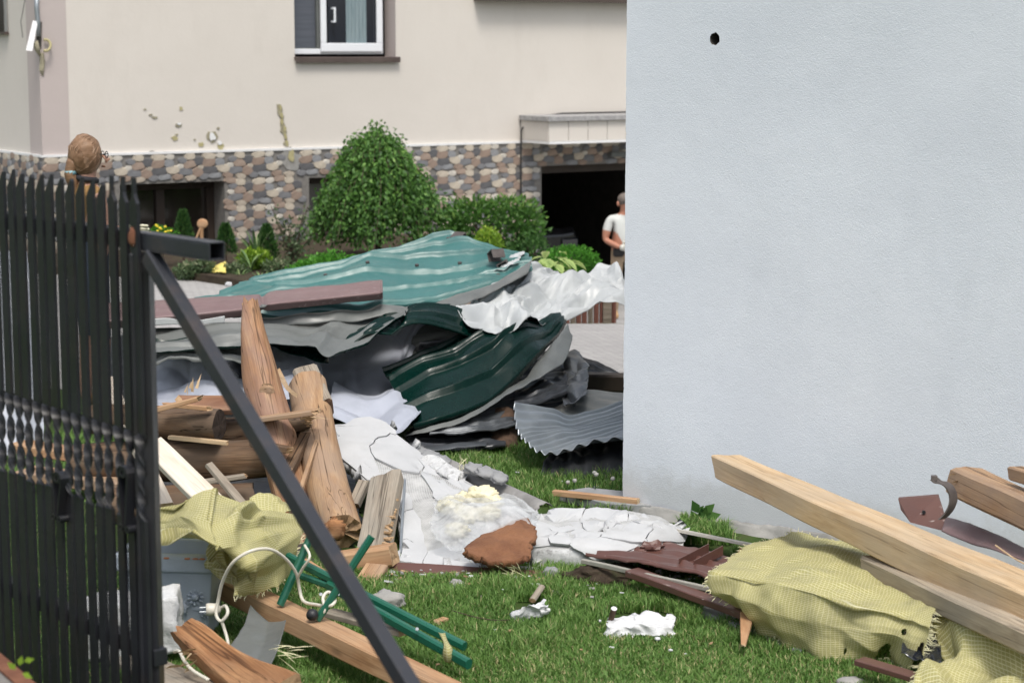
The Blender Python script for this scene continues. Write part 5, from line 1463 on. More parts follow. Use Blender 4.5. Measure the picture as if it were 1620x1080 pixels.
# pale sheets inside the heap
sheet('pale_sheet', [
    [(225, 665, 10.8), (290, 655, 10.8), (340, 652, 10.8), (395, 660, 10.85)], [(225, 610, 11.1), (290, 600, 11.1), (340, 600, 11.1), (390, 620, 11.1)],
    [(225, 562, 11.4), (285, 556, 11.4), (325, 566, 11.4), (372, 590, 11.35)]], 70, 50, [M['sheet_blue'], M['sheet_dark']],
    lambda u, v, p, a, b: ribs(v, .26, .02) + kink(u, v, 5, 10, .06, .16, .6, .6) + cr(p, 2.5, .02, 8), label='pale blue grey sheet with torn top behind the diagonal brace', cat=TAGM, edge=.012)
sheet('ribbed_sheet', [
    [(395, 690, 10.9), (450, 672, 10.95), (520, 650, 11.1), (600, 640, 11.3), (640, 632, 11.5)],
    [(395, 620, 11.6), (450, 606, 11.7), (510, 602, 11.75), (600, 596, 11.75), (640, 600, 11.8)],
    [(400, 572, 12.0), (450, 558, 12.05), (510, 556, 12.1), (600, 548, 12.1), (660, 545, 12.2)],
    [(420, 540, 12.2), (480, 528, 12.2), (540, 520, 12.2), (620, 505, 12.3), (690, 500, 12.4)]], 110, 70, [M['sheet_blue'], M['sheet_dark']],
    lambda u, v, p, a, b: ribs(u, .30, .028, .12) + kink(u, v, 6, 10, .06, .2, .9, 1.4) + cr(p, 1.8, .03, 9), label='pale blue grey ribbed panel standing inside the heap', cat=TAGM, edge=.005)
sheet('shaded_sheet', [
    [(590, 612, 12.0), (660, 598, 12.0), (740, 590, 12.1), (800, 570, 12.3)], [(585, 545, 12.2), (660, 530, 12.2), (740, 520, 12.3), (800, 525, 12.5)], [(600, 505, 12.3), (660, 494, 12.4), (740, 498, 12.5), (800, 505, 12.7)]], 70, 50, [M['sheet_grey'], M['sheet_dark']],
    lambda u, v, p, a, b: ribs(v, .2, .025) + cr(p, 2, .03, 11), label='shaded grey panel deep under the dark green arch', cat=TAGM)
sheet('pale_curl', [
    [(522, 662, 10.75), (560, 668, 10.6), (600, 678, 10.5), (628, 684, 10.45), (650, 672, 10.6), (666, 656, 10.8)],
    [(522, 635, 10.95), (560, 636, 10.85), (600, 640, 10.8), (628, 640, 10.85), (648, 638, 10.95), (660, 640, 11.0)],
    [(528, 604, 11.35), (560, 612, 11.3), (595, 622, 11.2), (620, 616, 11.3), (640, 618, 11.35), (650, 628, 11.3)]], 70, 46, [M['sheet_blue'], M['sheet_dark']],
    lambda u, v, p, a, b: kink(u, v, 7, 9, .06, .14, .5, .6) + cr(p, 2.4, .025, 13), label='pale crumpled sheet corner pointing at the white plaster slab', cat=TAGM, edge=.005)
# dark green sheets
dg = sheet('dark_green_sheet', [
    [(655, 682, 10.7), (740, 656, 10.85), (805, 616, 11.1), (852, 570, 11.4), (897, 513, 11.85)],
    [(632, 640, 11.0), (715, 618, 11.1), (790, 585, 11.3), (842, 548, 11.55), (893, 509, 11.9)],
    [(620, 612, 11.25), (700, 588, 11.35), (780, 560, 11.5), (835, 534, 11.7), (890, 506, 12.0)],
    [(606, 590, 11.5), (690, 560, 11.6), (770, 534, 11.75), (830, 520, 11.95), (887, 502, 12.1)]], 130, 90, [M['green_shaded'], M['sheet_grey']],
    lambda u, v, p, a, b: ribs(v, .16, .032, .14) + kink(u, v, 8, 10, .045, .2, 1.2, .9) + cr(p, 2.3, .012, 15) + .07 * math.sin(a * 3.1) * math.sin(b * 3.1), label='dark green ribbed sheet hanging diagonally across the heap', cat=TAGM, edge=.005)
sheet('bent_edge', [
    [(640, 692, 10.65), (735, 668, 10.8), (803, 628, 11.0), (845, 600, 11.15), (890, 576, 11.4), (903, 534, 11.75)],
    [(655, 683, 10.7), (740, 658, 10.85), (805, 618, 11.1), (850, 574, 11.4), (878, 540, 11.6), (898, 511, 11.85)]], 80, 12, [M['sheet_grey'], M['green_shaded']],
    lambda u, v, p, a, b: cr(p, 4, .02, 17), parent=dg, edge=.004)
sheet('green_arch', [
    [(545, 560, 11.15), (600, 532, 11.25), (655, 512, 11.35), (715, 525, 11.5), (790, 548, 11.7)],
    [(550, 545, 11.3), (612, 512, 11.4), (655, 498, 11.5), (715, 505, 11.65), (788, 535, 11.85)],
    [(560, 535, 11.6), (625, 500, 11.7), (655, 486, 11.75), (715, 488, 11.85), (785, 528, 12.0)]], 90, 26, [M['green_shaded'], M['sheet_grey']],
    lambda u, v, p, a, b: ribs(v, .09, .015) + kink(u, v, 9, 8, .05, .12, 1.0, .5) + cr(p, 4, .01, 19), label='dark green sheet arching over the shaded panel', cat=TAGM, edge=.005)
# more torn layers between the ridge cap and the logs
for k, (rows, mt, lb) in enumerate((
    ([[(225, 585, 10.95), (300, 575, 10.95), (360, 578, 10.95), (415, 590, 11.0)], [(225, 566, 11.2), (300, 556, 11.2), (360, 556, 11.2), (415, 566, 11.25)]], ['sheet_grey', 'green_shaded'], 'narrow grey green sheet layer above the pale torn sheet'),
    ([[(225, 552, 11.1), (300, 545, 11.1), (370, 547, 11.1), (425, 556, 11.1)], [(225, 540, 11.3), (300, 532, 11.3), (370, 530, 11.3), (425, 540, 11.35)]], ['green_shaded', 'sheet_grey'], 'dark green sheet layer squeezed under the grey curl'),
    ([[(430, 640, 10.9), (470, 632, 10.9), (512, 630, 10.95)], [(432, 590, 11.3), (470, 582, 11.3), (508, 585, 11.35)], [(438, 556, 11.6), (470, 552, 11.6), (500, 560, 11.65)]], ['sheet_blue', 'sheet_dark'], 'pale bent sheet standing right behind the tall log'),
    ([[(660, 560, 11.8), (720, 552, 11.8), (800, 530, 12.0)], [(665, 545, 12.0), (720, 535, 12.0), (800, 515, 12.15)]], ['sheet_dark', 'green_shaded'], 'black sheet sliver in the gap under the green arch'),
    ([[(815, 655, 10.9), (860, 640, 11.0), (910, 628, 11.2)], [(815, 625, 11.3), (860, 610, 11.4), (905, 600, 11.6)]], ['sheet_dark', 'sheet_grey'], 'dark bent sheet just above the corrugated one'))):
    sheet('torn_sheet', rows, 50, 24, [M[mt[0]], M[mt[1]]], lambda u, v, p, a, b, k=k: ribs(v, .1, .014, .2) + cr(p, 2.6, .035, 90 + k) + cr(p, 7, .01, 95 + k), label=lb, cat=TAGM, edge=.012, sharp=20)
# crumpled white sheet
sheet('crumpled_sheet', [
    [(718, 492, 11.75), (775, 532, 11.45), (830, 533, 11.5), (868, 510, 11.8), (925, 498, 12.1), (990, 482, 12.3)],
    [(745, 486, 12.0), (788, 500, 11.9), (832, 492, 12.0), (878, 478, 12.2), (928, 470, 12.4), (990, 466, 12.5)],
    [(765, 470, 12.3), (800, 462, 12.3), (838, 452, 12.4), (882, 450, 12.6), (932, 448, 12.7), (988, 448, 12.7)],
    [(775, 455, 12.6), (808, 436, 12.6), (842, 418, 12.65), (886, 432, 12.9), (936, 428, 13.0), (975, 412, 13.0)]], 150, 90, [M['sheet_white'], M['green_shaded']],
    lambda u, v, p, a, b: (1 - .6 * b) * (kink(u, v, 10, 40, .09, .13, 1.2, 1.3) + cr(p, 3.2, .03, 21)) + kink(u, v, 11, 150, .035, .06, 1.2, 1.3), label='crumpled white metal sheet at the right end of the heap', cat=TAGM, edge=.004, sharp=14)
sheet('crumpled_tip', [[(770, 440, 12.7), (800, 430, 12.7), (822, 420, 12.7)], [(800, 424, 12.95), (815, 408, 13.0), (832, 402, 13.0)]], 36, 20, [M['sheet_white'], M['sheet_grey']],
      lambda u, v, p, a, b: cr(p, 9, .03, 24) + cr(p, 20, .01, 2), label='small crumpled white flap poking above the teal sheet', cat=TAGM, edge=.012, sharp=14)
# dark sheets under the heap
sheet('crushed_or_shade_sheet', [
    [(680, 690, 10.7), (760, 690, 10.75), (850, 672, 11.0), (925, 648, 11.2)], [(700, 640, 11.2), (780, 625, 11.35), (855, 610, 11.6), (922, 605, 11.8)], [(740, 605, 11.7), (800, 588, 11.9), (865, 570, 12.1), (915, 560, 12.3)]], 110, 90, [M['galv_dull'], M['sheet_dark']],
    lambda u, v, p, a, b: .011 * math.sin(v * 2 * math.pi / .075) + cr(p, 3, .03, 25), label='dull dark corrugated sheet crushed under the green sheet', cat=TAGM, edge=.008)
sheet('folded_sheet', [
    [(893, 645, 11.0), (912, 640, 10.9), (928, 628, 11.0)], [(890, 600, 11.5), (915, 602, 11.3), (931, 592, 11.4)], [(893, 562, 12.0), (912, 556, 12.0), (929, 578, 11.9)]], 30, 46, [M['galv_dull'], M['sheet_dark']],
    lambda u, v, p, a, b: kink(u, v, 12, 10, .05, .1, .15, 1.1) + cr(p, 4, .02, 26), label='bright folded metal edge beside the paving gap', cat=TAGM, edge=.006, sharp=14)
cg = sheet('corrugated_sheet', [
    [(1000, 690, 10.15), (1005, 690, 10.15), (1015, 689, 10.2), (1030, 688, 10.2)],
    [(925, 707, 10.1), (960, 697, 10.2), (990, 690, 10.3), (1030, 680, 10.5)],
    [(862, 720, 10.05), (910, 706, 10.2), (960, 692, 10.4), (1030, 672, 10.7)],
    [(832, 703, 10.2), (885, 690, 10.35), (945, 676, 10.6), (1030, 655, 10.9)],
    [(817, 680, 10.35), (875, 678, 10.5), (935, 668, 10.7), (1030, 645, 11.0)],
    [(811, 643, 10.65), (870, 652, 10.75), (925, 652, 10.85), (1030, 630, 11.15)]], 60, 150, [M['galv'], M['galv_dull']],
    lambda u, v, p, a, b: .011 * math.sin(v * 2 * math.pi / .062) + cr(p, 2.5, .02, 28) - .03 * math.exp(-((a - .52) ** 2 * 60 + (b - .9) ** 2 * 14)), label='galvanised corrugated sheet leaning out beside the white wall corner', cat=TAGM)
sheet('smooth_sheet', [[(862, 665, 10.9), (930, 660, 10.9), (1020, 648, 10.95)], [(868, 655, 11.1), (930, 640, 11.2), (1020, 638, 11.3)], [(915, 621, 11.4), (935, 617, 11.45), (1020, 626, 11.5)]], 40, 24, [M['sheet_grey'], M['sheet_dark']],
      lambda u, v, p, a, b: cr(p, 3, .02, 29), label='smooth grey panel behind the corrugated sheet', cat=TAGM)
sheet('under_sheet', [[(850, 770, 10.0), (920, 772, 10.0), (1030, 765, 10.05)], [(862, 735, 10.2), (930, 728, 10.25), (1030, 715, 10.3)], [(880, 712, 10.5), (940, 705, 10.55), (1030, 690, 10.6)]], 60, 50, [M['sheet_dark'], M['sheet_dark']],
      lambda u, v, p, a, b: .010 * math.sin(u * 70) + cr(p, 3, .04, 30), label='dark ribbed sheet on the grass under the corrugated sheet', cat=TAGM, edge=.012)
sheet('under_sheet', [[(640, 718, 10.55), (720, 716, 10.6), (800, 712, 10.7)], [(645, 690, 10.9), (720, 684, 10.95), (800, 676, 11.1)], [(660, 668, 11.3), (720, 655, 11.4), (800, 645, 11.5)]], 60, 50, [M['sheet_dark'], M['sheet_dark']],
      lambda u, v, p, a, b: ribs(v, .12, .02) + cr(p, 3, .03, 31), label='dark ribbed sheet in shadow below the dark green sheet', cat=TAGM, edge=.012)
sheet('grey_strip', [[(640, 718, 10.45), (700, 712, 10.5), (770, 706, 10.6)], [(640, 712, 10.6), (700, 704, 10.65), (770, 698, 10.7)]], 30, 6, M['galv_dull'], lambda u, v, p, a, b: cr(p, 5, .01, 33), label='narrow dull strip on the ground left of the dark stump', cat=TAGM)
# dark mass of bent sheets that closes the middle of the heap
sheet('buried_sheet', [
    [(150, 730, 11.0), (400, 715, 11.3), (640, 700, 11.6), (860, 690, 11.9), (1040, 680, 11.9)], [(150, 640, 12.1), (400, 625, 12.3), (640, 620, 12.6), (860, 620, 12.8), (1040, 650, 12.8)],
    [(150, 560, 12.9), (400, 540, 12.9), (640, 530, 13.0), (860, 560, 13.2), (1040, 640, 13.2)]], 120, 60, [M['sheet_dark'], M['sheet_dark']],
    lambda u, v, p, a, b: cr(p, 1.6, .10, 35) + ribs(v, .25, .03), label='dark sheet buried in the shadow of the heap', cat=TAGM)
bar('dark_beam', P(900, 603, 12.75), P(1030, 606, 12.7), .14, .11, [M['dark_wood'], M['cut_dark']], seed=4, label='dark brown beam lying behind the galvanised sheet at the paving edge', cat='beam')
bar('stump', P(792, 722, 10.85), P(800, 660, 11.1), .17, .17, [M['cut_dark'], M['cut_dark']], nside=14, seed=9, lump=.1, jag=(.02, .03), label='dark block of wood in the shade beside the corrugated sheet', cat='block')
sheet('light_sheet', [[(-60, 790, 10.6), (20, 780, 10.7), (66, 770, 10.8)], [(-60, 600, 11.0), (20, 590, 11.0), (62, 585, 11.1)], [(-60, 400, 11.4), (10, 400, 11.4), (44, 400, 11.4)]], 30, 40, [M['sheet_blue'], M['sheet_grey']],
      lambda u, v, p, a, b: ribs(u, .2, .02) + cr(p, 2, .03, 37), label='pale metal panel standing behind the gate at the picture edge', cat=TAGM)
# ------------------------------------------------------------------ broken timbers left of the heap
def log(name, pts, radii, mats, label, cat='log', n=26, seg=56, jag=(0.03, 0.03), seed=0, flat=0.0, rough=0.05):
    """a bent tapering trunk: local X along its chord so that the grain follows it"""
    a, b = Vector(pts[0]), Vector(pts[-1]); F_ = frame(a, b); Fi = F_.inverted()
    lp = spline([Fi @ Vector(p) for p in pts], seg); rr = resample(np.array(radii, float)[:, None], seg, 0)[:, 0]
    so = Vector((seed * 7.7, seed * 3.1, 0)); vs, fs, mi = [], [], []
    for i, p in enumerate(lp):
        for k in range(n):
            w = 2 * math.pi * k / n; y, z = math.cos(w), math.sin(w)
            if flat and z > flat: z = flat
            q = Vector((p.x * 3.5, y * 1.2, z * 1.2)) + so
            r = rr[i] * (1 + rough * 1.8 * noise.noise(q) + rough * .5 * noise.noise(q * 2.7) + rough * .35 * noise.noise(Vector((p.x * 2, y * 5, z * 5)) + so))
            x = p.x
            if i == 0: x += jag[0] * (noise.noise(Vector((y * 2.3, z * 2.3, 1)) + so) + .8 * noise.noise(Vector((y * 7, z * 7, 3)) + so))
            if i == seg: x += jag[1] * (noise.noise(Vector((y * 2.3, z * 2.3, 5)) + so) + .8 * noise.noise(Vector((y * 7, z * 7, 9)) + so))
            vs.append((x, p.y + y * r, p.z + z * r))
    for i in range(seg):
        for k in range(n): fs.append((i*n+k, i*n+(k+1) % n, (i+1)*n+(k+1) % n, (i+1)*n+k)); mi.append(0)
    for e, i in ((0, 0), (1, seg)):
        c = lp[i]; prev = [i*n+k for k in range(n)]
        for f_ in (.7, .4):
            ring_ = []
            for k in prev:
                pass
            base = [i*n+k for k in range(n)]
            for k in base:
                p = Vector(vs[k]) * f_ + c * (1 - f_); p.x += jag[e] * .9 * noise.noise(p * 34 + so); ring_.append(len(vs)); vs.append(tuple(p))
            for k in range(n):
                f4 = (prev[k], prev[(k+1) % n], ring_[(k+1) % n], ring_[k]); fs.append(f4 if e else f4[::-1]); mi.append(1)
            prev = ring_
        ci = len(vs); vs.append(tuple(c))
        for k in range(n):
            f3 = (prev[k], prev[(k+1) % n], ci); fs.append(f3 if e else f3[::-1]); mi.append(1)
    me = bpy.data.meshes.new(name); me.from_pydata(vs, [], fs); me.polygons.foreach_set('material_index', mi); me.update()
    bm = bmesh.new(); bm.from_mesh(me); bmesh.ops.recalc_face_normals(bm, faces=bm.faces)
    for f in bm.faces: f.smooth = f.material_index == 0
    for ed in bm.edges:
        if len(ed.link_faces) == 2 and (ed.link_faces[0].material_index != ed.link_faces[1].material_index or ed.calc_face_angle(0) > R(38)): ed.smooth = False
    bm.to_mesh(me); bm.free()
    o = link_mesh(name, me, mats); set_frame(o, F_); tag(o, label, cat); return o

def splinters(parent, at, direction, n, L, mat, spread=.35, seed=0, w=.006):
    rnd = random.Random(seed); d = Vector(direction).normalized()
    mb = MB()
    for k in range(n):
        dd = (d + Vector((rnd.uniform(-1, 1), rnd.uniform(-1, 1), rnd.uniform(-1, 1))) * spread).normalized(); l = L * rnd.uniform(.4, 1.1)
        p = Vector(at) + Vector((rnd.uniform(-1, 1), rnd.uniform(-1, 1), rnd.uniform(-1, 1))) * .03; sd_ = dd.cross(Vector((.3, .5, .8))).normalized() * w * rnd.uniform(.6, 1.6)
        mb.add([p - sd_, p + sd_, p + dd * l * .6 + sd_ * .5, p + dd * l, p + dd * l * .6 - sd_ * .5 + Vector((0, 0, .004))], [(0, 1, 2, 3, 4)])
    o = mb.build('splinters', mat, parent); o['kind'] = 'stuff'; return o

PL = [M['pine_log'], M['cut_end']]
o = log('log', [P(396, 482, 9.75), P(402, 540, 9.65), P(416, 610, 9.5), P(436, 680, 9.35), P(462, 790, 9.1), P(488, 900, 8.75)], [.040, .068, .092, .096, .088, .084], [M['stained_log'], M['cut_end']], 'tall stripped log standing up with a broken narrow top', seed=1, jag=(.05, .02), rough=.07)
chunk('knot', P(422, 618, 9.39), (.035, .02, .035), M['pine_log'], 3, .3, .1, 3, o)
mb = MB(); mb.strip(spline([P(438, 585, 9.6), P(447, 600, 9.55), P(456, 615, 9.5), P(470, 626, 9.5)], 8), [Vector((.028 * (1 - i / 9), 0, .018)) for i in range(9)], Vector((.002, -.006, 0))); mb.build('peeled_strip', M['pine'], o)
o = log('log', [P(487, 612, 9.75), P(498, 680, 9.45), P(516, 760, 9.1), P(541, 842, 8.66)], [.096, .098, .096, .092], [M['pine_log'], M['cut_end']], 'thick pale log leaning down to the right with a rotten hollow end', seed=2, jag=(.01, .03), rough=.03)
chunk('rotten_core', P(529, 838, 8.60), (.05, .03, .05), M['rot_wood'], 5, .5, .25, 3, o)
bar('timber_block', P(484, 592, 9.85), P(508, 648, 9.55), .125, .10, [M['grey_wood'], M['cut_dark']], roll=.3, seg=8, seed=3, jag=(.006, .012), wob=.008, label='short grey timber block on top of the leaning log', cat='timber')
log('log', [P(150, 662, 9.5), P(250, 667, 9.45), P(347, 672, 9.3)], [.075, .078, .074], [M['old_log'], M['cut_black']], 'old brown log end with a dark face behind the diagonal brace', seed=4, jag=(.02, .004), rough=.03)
o = log('log', [P(300, 690, 9.6), P(380, 684, 9.5), P(440, 672, 9.4), P(488, 668, 9.3)], [.085, .08, .062, .03], [M['old_log'], M['cut_end']], 'weathered log with a splintered tip crossing the leaning logs', seed=5, jag=(.02, .06), rough=.08)
splinters(o, P(478, 662, 9.25), Vector((1, -.2, .05)), 16, .14, M['cut_light'], .25, 1)
bar('split_board', P(405, 664, 9.25), P(500, 651, 9.15), .10, .022, [M['pine_log'], M['cut_end']], seg=14, seed=6, jag=(.02, .05), label='split pale board lying on the splintered log', cat='board')
bar('board', P(300, 648, 9.75), P(420, 636, 9.85), .12, .05, [M['grey_wood'], M['cut_end']], seg=12, seed=7, jag=(.01, .02), label='grey board behind the old log end', cat='board')
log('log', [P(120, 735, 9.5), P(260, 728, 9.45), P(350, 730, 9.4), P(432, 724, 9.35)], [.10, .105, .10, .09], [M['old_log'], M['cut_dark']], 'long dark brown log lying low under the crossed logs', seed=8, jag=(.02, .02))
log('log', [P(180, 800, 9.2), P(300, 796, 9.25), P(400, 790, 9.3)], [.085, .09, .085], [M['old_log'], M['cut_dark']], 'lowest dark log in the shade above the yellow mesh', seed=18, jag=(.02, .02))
bar('board', P(238, 702, 8.95), P(352, 812, 8.5), .115, .035, [M['white_board'], M['cut_light']], roll=.25, seg=14, seed=9, jag=(.01, .01), label='pale clean board slanting down behind the yellow mesh', cat='board')
o = bar('bark_slab', P(282, 640, 9.5), P(388, 640, 9.4), .11, .03, [M['red_log'], M['cut_end']], roll=.5, seg=10, seed=10, jag=(.06, .05), wob=.012, label='red brown bark slab with splinters above the old log', cat='wood')
splinters(o, P(303, 618, 9.45), Vector((.1, 0, 1)), 7, .07, M['cut_light'], .35, 2)
bar('split_board', P(246, 648, 9.2), P(315, 630, 9.15), .06, .022, [M['pine_orange'], M['cut_light']], seg=10, seed=11, jag=(.02, .04), label='small orange split board left of the bark slab', cat='board')
sheet('crushed_or_shade_sheet', [[G(150, 915, .01), G(330, 905, .01), G(450, 890, .01), G(575, 880, .01)], [G(150, 800, .03), G(330, 800, .03), G(450, 800, .03), G(570, 800, .03)], [G(150, 725, .05), G(330, 725, .05), G(450, 725, .05), G(560, 725, .05)]], 60, 50, [M['sheet_dark'], M['sheet_dark']],  # added dark layer, stands for the black shade between the logs
      lambda u, v, p, a, b: -.03 + cr(p, 4, .04, 55) + kink(u, v, 31, 14, .05, .2, 1.4, 2.0), label='dark sheet added for the deep shade under the logs', cat=TAGM, edge=.03)
# bark edged plank and end block right of the leaning log
o = bar('bark_plank', P(613, 758, 8.95), P(588, 888, 8.42), .15, .06, [M['grey_wood'], M['cut_end']], roll=.35, seg=16, seed=12, jag=(.05, .02), wob=.012, label='bark edged plank leaning against the white slab', cat='plank')
for k in range(22):
    t = (k + .5) / 22; c = P(627 - 13 * t, 772 + 92 * t, 8.86 - .45 * t); bar('bark_sliver', c + Vector((-.022, .01, random.uniform(-.012, .012))), c + Vector((random.uniform(.0, .016), -.01, random.uniform(-.012, .012))), .016, .010, [M['cut_end'], M['cut_end']], seg=3, jag=(.004, .006), wob=.004, seed=k, parent=o)
bar('end_block', P(520, 892, 8.3), P(624, 876, 8.22), .10, .085, [M['pine_orange'], M['cut_end']], seg=10, seed=13, jag=(.01, .012), label='sawn block with a knotted end under the bark edged plank', cat='timber')
bar('board', P(556, 960, 7.9), P(604, 884, 8.25), .10, .03, [M['pine_log'], M['cut_end']], seg=8, seed=15, label='short board standing under the sawn end block', cat='board')
bar('wood_chip', P(560, 800, 8.9), P(576, 764, 9.0), .05, .04, [M['grey_wood'], M['cut_end']], seg=6, seed=14, jag=(.01, .03), label='small wood offcut between leaning log and bark plank', cat='wood')
# short broken pieces and splinters lying among the logs
LB = ['broken stick on the old log end behind the brace', 'small split piece under the crossed splintered log', 'short broken lath above the lowest dark log', 'wedge of wood beside the foot of tall log', 'thin broken stick leaning on the thick pale log', 'dark offcut between tall log and pale log', 'small stick on top of the long dark log', 'broken slat beside the pale clean board']
for k, (x0, y0, d0, x1, y1, d1, w_, h_, mt) in enumerate(((262, 640, 9.3, 330, 646, 9.25, .03, .02, 'pine_orange'), (400, 700, 9.2, 455, 712, 9.1, .05, .03, 'old_log'), (300, 765, 9.1, 392, 752, 9.15, .045, .02, 'grey_wood'), (415, 838, 8.75, 462, 790, 8.9, .06, .035, 'rot_wood'), (470, 790, 8.85, 500, 700, 9.2, .022, .02, 'pine_log'), (455, 745, 9.1, 485, 690, 9.3, .06, .04, 'old_log'), (270, 692, 9.3, 360, 700, 9.2, .025, .02, 'pine'), (330, 735, 8.9, 385, 800, 8.7, .04, .02, 'grey_wood'))):
    bar('broken_piece', P(x0, y0, d0), P(x1, y1, d1), w_, h_, [M[mt], M['cut_end']], seg=10, wob=.006, jag=(.03, .04), seed=60 + k, label=LB[k], cat='wood')
# pieces seen between the gate bars
bar('board', P(30, 705, 9.9), P(230, 735, 9.5), .14, .05, [M['pine_orange'], M['cut_light']], seg=14, seed=16, label='orange board behind the twisted gate bars', cat='board')
bar('board', P(40, 750, 9.6), P(220, 770, 9.3), .16, .06, [M['pine_log'], M['cut_end']], seg=14, seed=17, label='pale board lying lowest behind the gate bars', cat='board')
bar('board', P(110, 480, 10.2), P(116, 660, 9.9), .035, .03, [M['pine'], M['cut_light']], seg=10, seed=19, label='thin pale lath standing behind the gate', cat='lath')
bar('board', P(168, 600, 9.7), P(262, 800, 9.0), .07, .035, [M['white_board'], M['cut_light']], seg=14, seed=20, label='pale lath slanting behind the gate bars', cat='lath')

# ------------------------------------------------------------------ fallen facade insulation
def cell_polys(seeds, box=(0, 0, 1, 1)):
    """Voronoi cells of the seeds clipped to the unit square"""
    out = []
    for i, s in enumerate(seeds):
        poly = [(box[0], box[1]), (box[2], box[1]), (box[2], box[3]), (box[0], box[3])]
        for j, q in enumerate(seeds):
            if i == j: continue
            mx, my = (s[0] + q[0]) / 2, (s[1] + q[1]) / 2; nx, ny = q[0] - s[0], q[1] - s[1]; res = []
            for k in range(len(poly)):
                A, B = poly[k], poly[(k + 1) % len(poly)]; da = (A[0]-mx)*nx + (A[1]-my)*ny; db = (B[0]-mx)*nx + (B[1]-my)*ny
                if da <= 0: res.append(A)
                if da * db < 0: t = da / (da - db); res.append((A[0] + (B[0]-A[0])*t, A[1] + (B[1]-A[1])*t))
            poly = res
            if len(poly) < 3: break
        out.append(poly)
    return out

def flakes(parent, grid, seeds, skip, mat, lift=.007, gap=.012, seed=0, thick=.006):
    H_, W_ = grid.shape[0] - 1, grid.shape[1] - 1; nrm = grid_normals(grid)
    def at(u, v):
        u = min(max(u, 0), 1) * W_; v = min(max(v, 0), 1) * H_; j, i = min(int(u), W_ - 1), min(int(v), H_ - 1); a, b = u - j, v - i
        p = grid[i, j]*(1-a)*(1-b) + grid[i, j+1]*a*(1-b) + grid[i+1, j]*(1-a)*b + grid[i+1, j+1]*a*b
        return Vector(p), Vector(nrm[i, j])
    rnd = random.Random(seed)
    for ci, poly in enumerate(cell_polys(seeds)):
        if ci in skip or len(poly) < 3: continue
        cx = sum(p[0] for p in poly) / len(poly); cy = sum(p[1] for p in poly) / len(poly); ring_ = []
        for k in range(len(poly)):
            A, B = poly[k], poly[(k+1) % len(poly)]; L = math.hypot(B[0]-A[0], B[1]-A[1]); m = max(2, int(L / .035))
            for q in range(m):
                t = q / m; x, y = A[0] + (B[0]-A[0])*t, A[1] + (B[1]-A[1])*t
                w_ = noise.noise(Vector((x * 5, y * 5, seed))) * .05 + noise.noise(Vector((x * 13, y * 13, seed))) * .02 + noise.noise(Vector((x * 34, y * 34, seed))) * .008
                dx, dy = cx - x, cy - y; dl = math.hypot(dx, dy) + 1e-6; w2 = noise.noise(Vector((x * 5 + 9, y * 5, seed))) * .05 + noise.noise(Vector((x * 13 + 9, y * 13, seed))) * .02; ring_.append((x + dx / dl * (gap + .004 * noise.noise(Vector((x * 40, y * 40, ci)))) + w_, y + dy / dl * (gap + .004 * noise.noise(Vector((x * 40, y * 40, ci)))) + w2))
        n = len(ring_); tilt = Vector((rnd.uniform(-1, 1), rnd.uniform(-1, 1), 0)) * .006; vs, fs = [], []
        levels = (1.0, .75, .45)
        for f_ in levels:
            for (x, y) in ring_:
                u, v = cx + (x - cx) * f_, cy + (y - cy) * f_; p, nn = at(u, v)
                if nn.y > 0: nn = -nn
                vs.append(p + nn * (lift + (x - cx) * tilt.x * 8 * f_ + (y - cy) * tilt.y * 8 * f_ + .003 * noise.noise(p * 9)))
        p, nn = at(cx, cy); nn = -nn if nn.y > 0 else nn; ci_ = len(vs); vs.append(p + nn * lift)
        for l in range(2): fs += [(l*n+k, l*n+(k+1) % n, (l+1)*n+(k+1) % n, (l+1)*n+k) for k in range(n)]
        fs += [(2*n+k, 2*n+(k+1) % n, ci_) for k in range(n)]
        me = bpy.data.meshes.new('plaster_flake'); me.from_pydata(vs, [], fs); me.update()
        o = link_mesh('plaster_flake', me, mat, parent, True)
        s = o.modifiers.new('thickness', 'SOLIDIFY'); s.thickness = thick; s.offset = 0
        e = o.modifiers.new('edges', 'EDGE_SPLIT'); e.split_angle = R(35)

slab = sheet('facade_slab', [
    [(628, 893, 8.30), (690, 898, 8.25), (770, 906, 8.2), (860, 912, 8.2)],
    [(636, 845, 8.65), (695, 850, 8.62), (775, 865, 8.5), (862, 886, 8.4)],
    [(612, 786, 9.05), (680, 790, 9.0), (770, 810, 8.85), (866, 848, 8.7)],
    [(545, 728, 9.45), (625, 728, 9.5), (705, 758, 9.35), (815, 806, 9.0)],
    [(515, 674, 9.9), (590, 666, 9.95), (645, 702, 9.75), (705, 752, 9.45)]], 90, 110, [M['glass_net'], M['eps_grey'], M['eps_grey']],
    lambda u, v, p, a, b: .02 * noise.noise(Vector(p) * 3) + .008 * noise.noise(Vector(p) * 9), .05, offset=-1, edge=.015, label='large cracked white plaster slab lying up against the logs', cat='slab')
seeds = [(.12, .08), (.38, .06), (.85, .10), (.12, .30), (.33, .27), (.60, .28), (.08, .50), (.30, .46), (.47, .56), (.82, .58), (.12, .68), (.34, .76), (.75, .80), (.25, .95), (.32, .60), (.24, .63)]
flakes(slab, o_grid[slab.name], seeds, {7, 14, 15, 4}, M['plaster'], .010, .004, 3, .010)
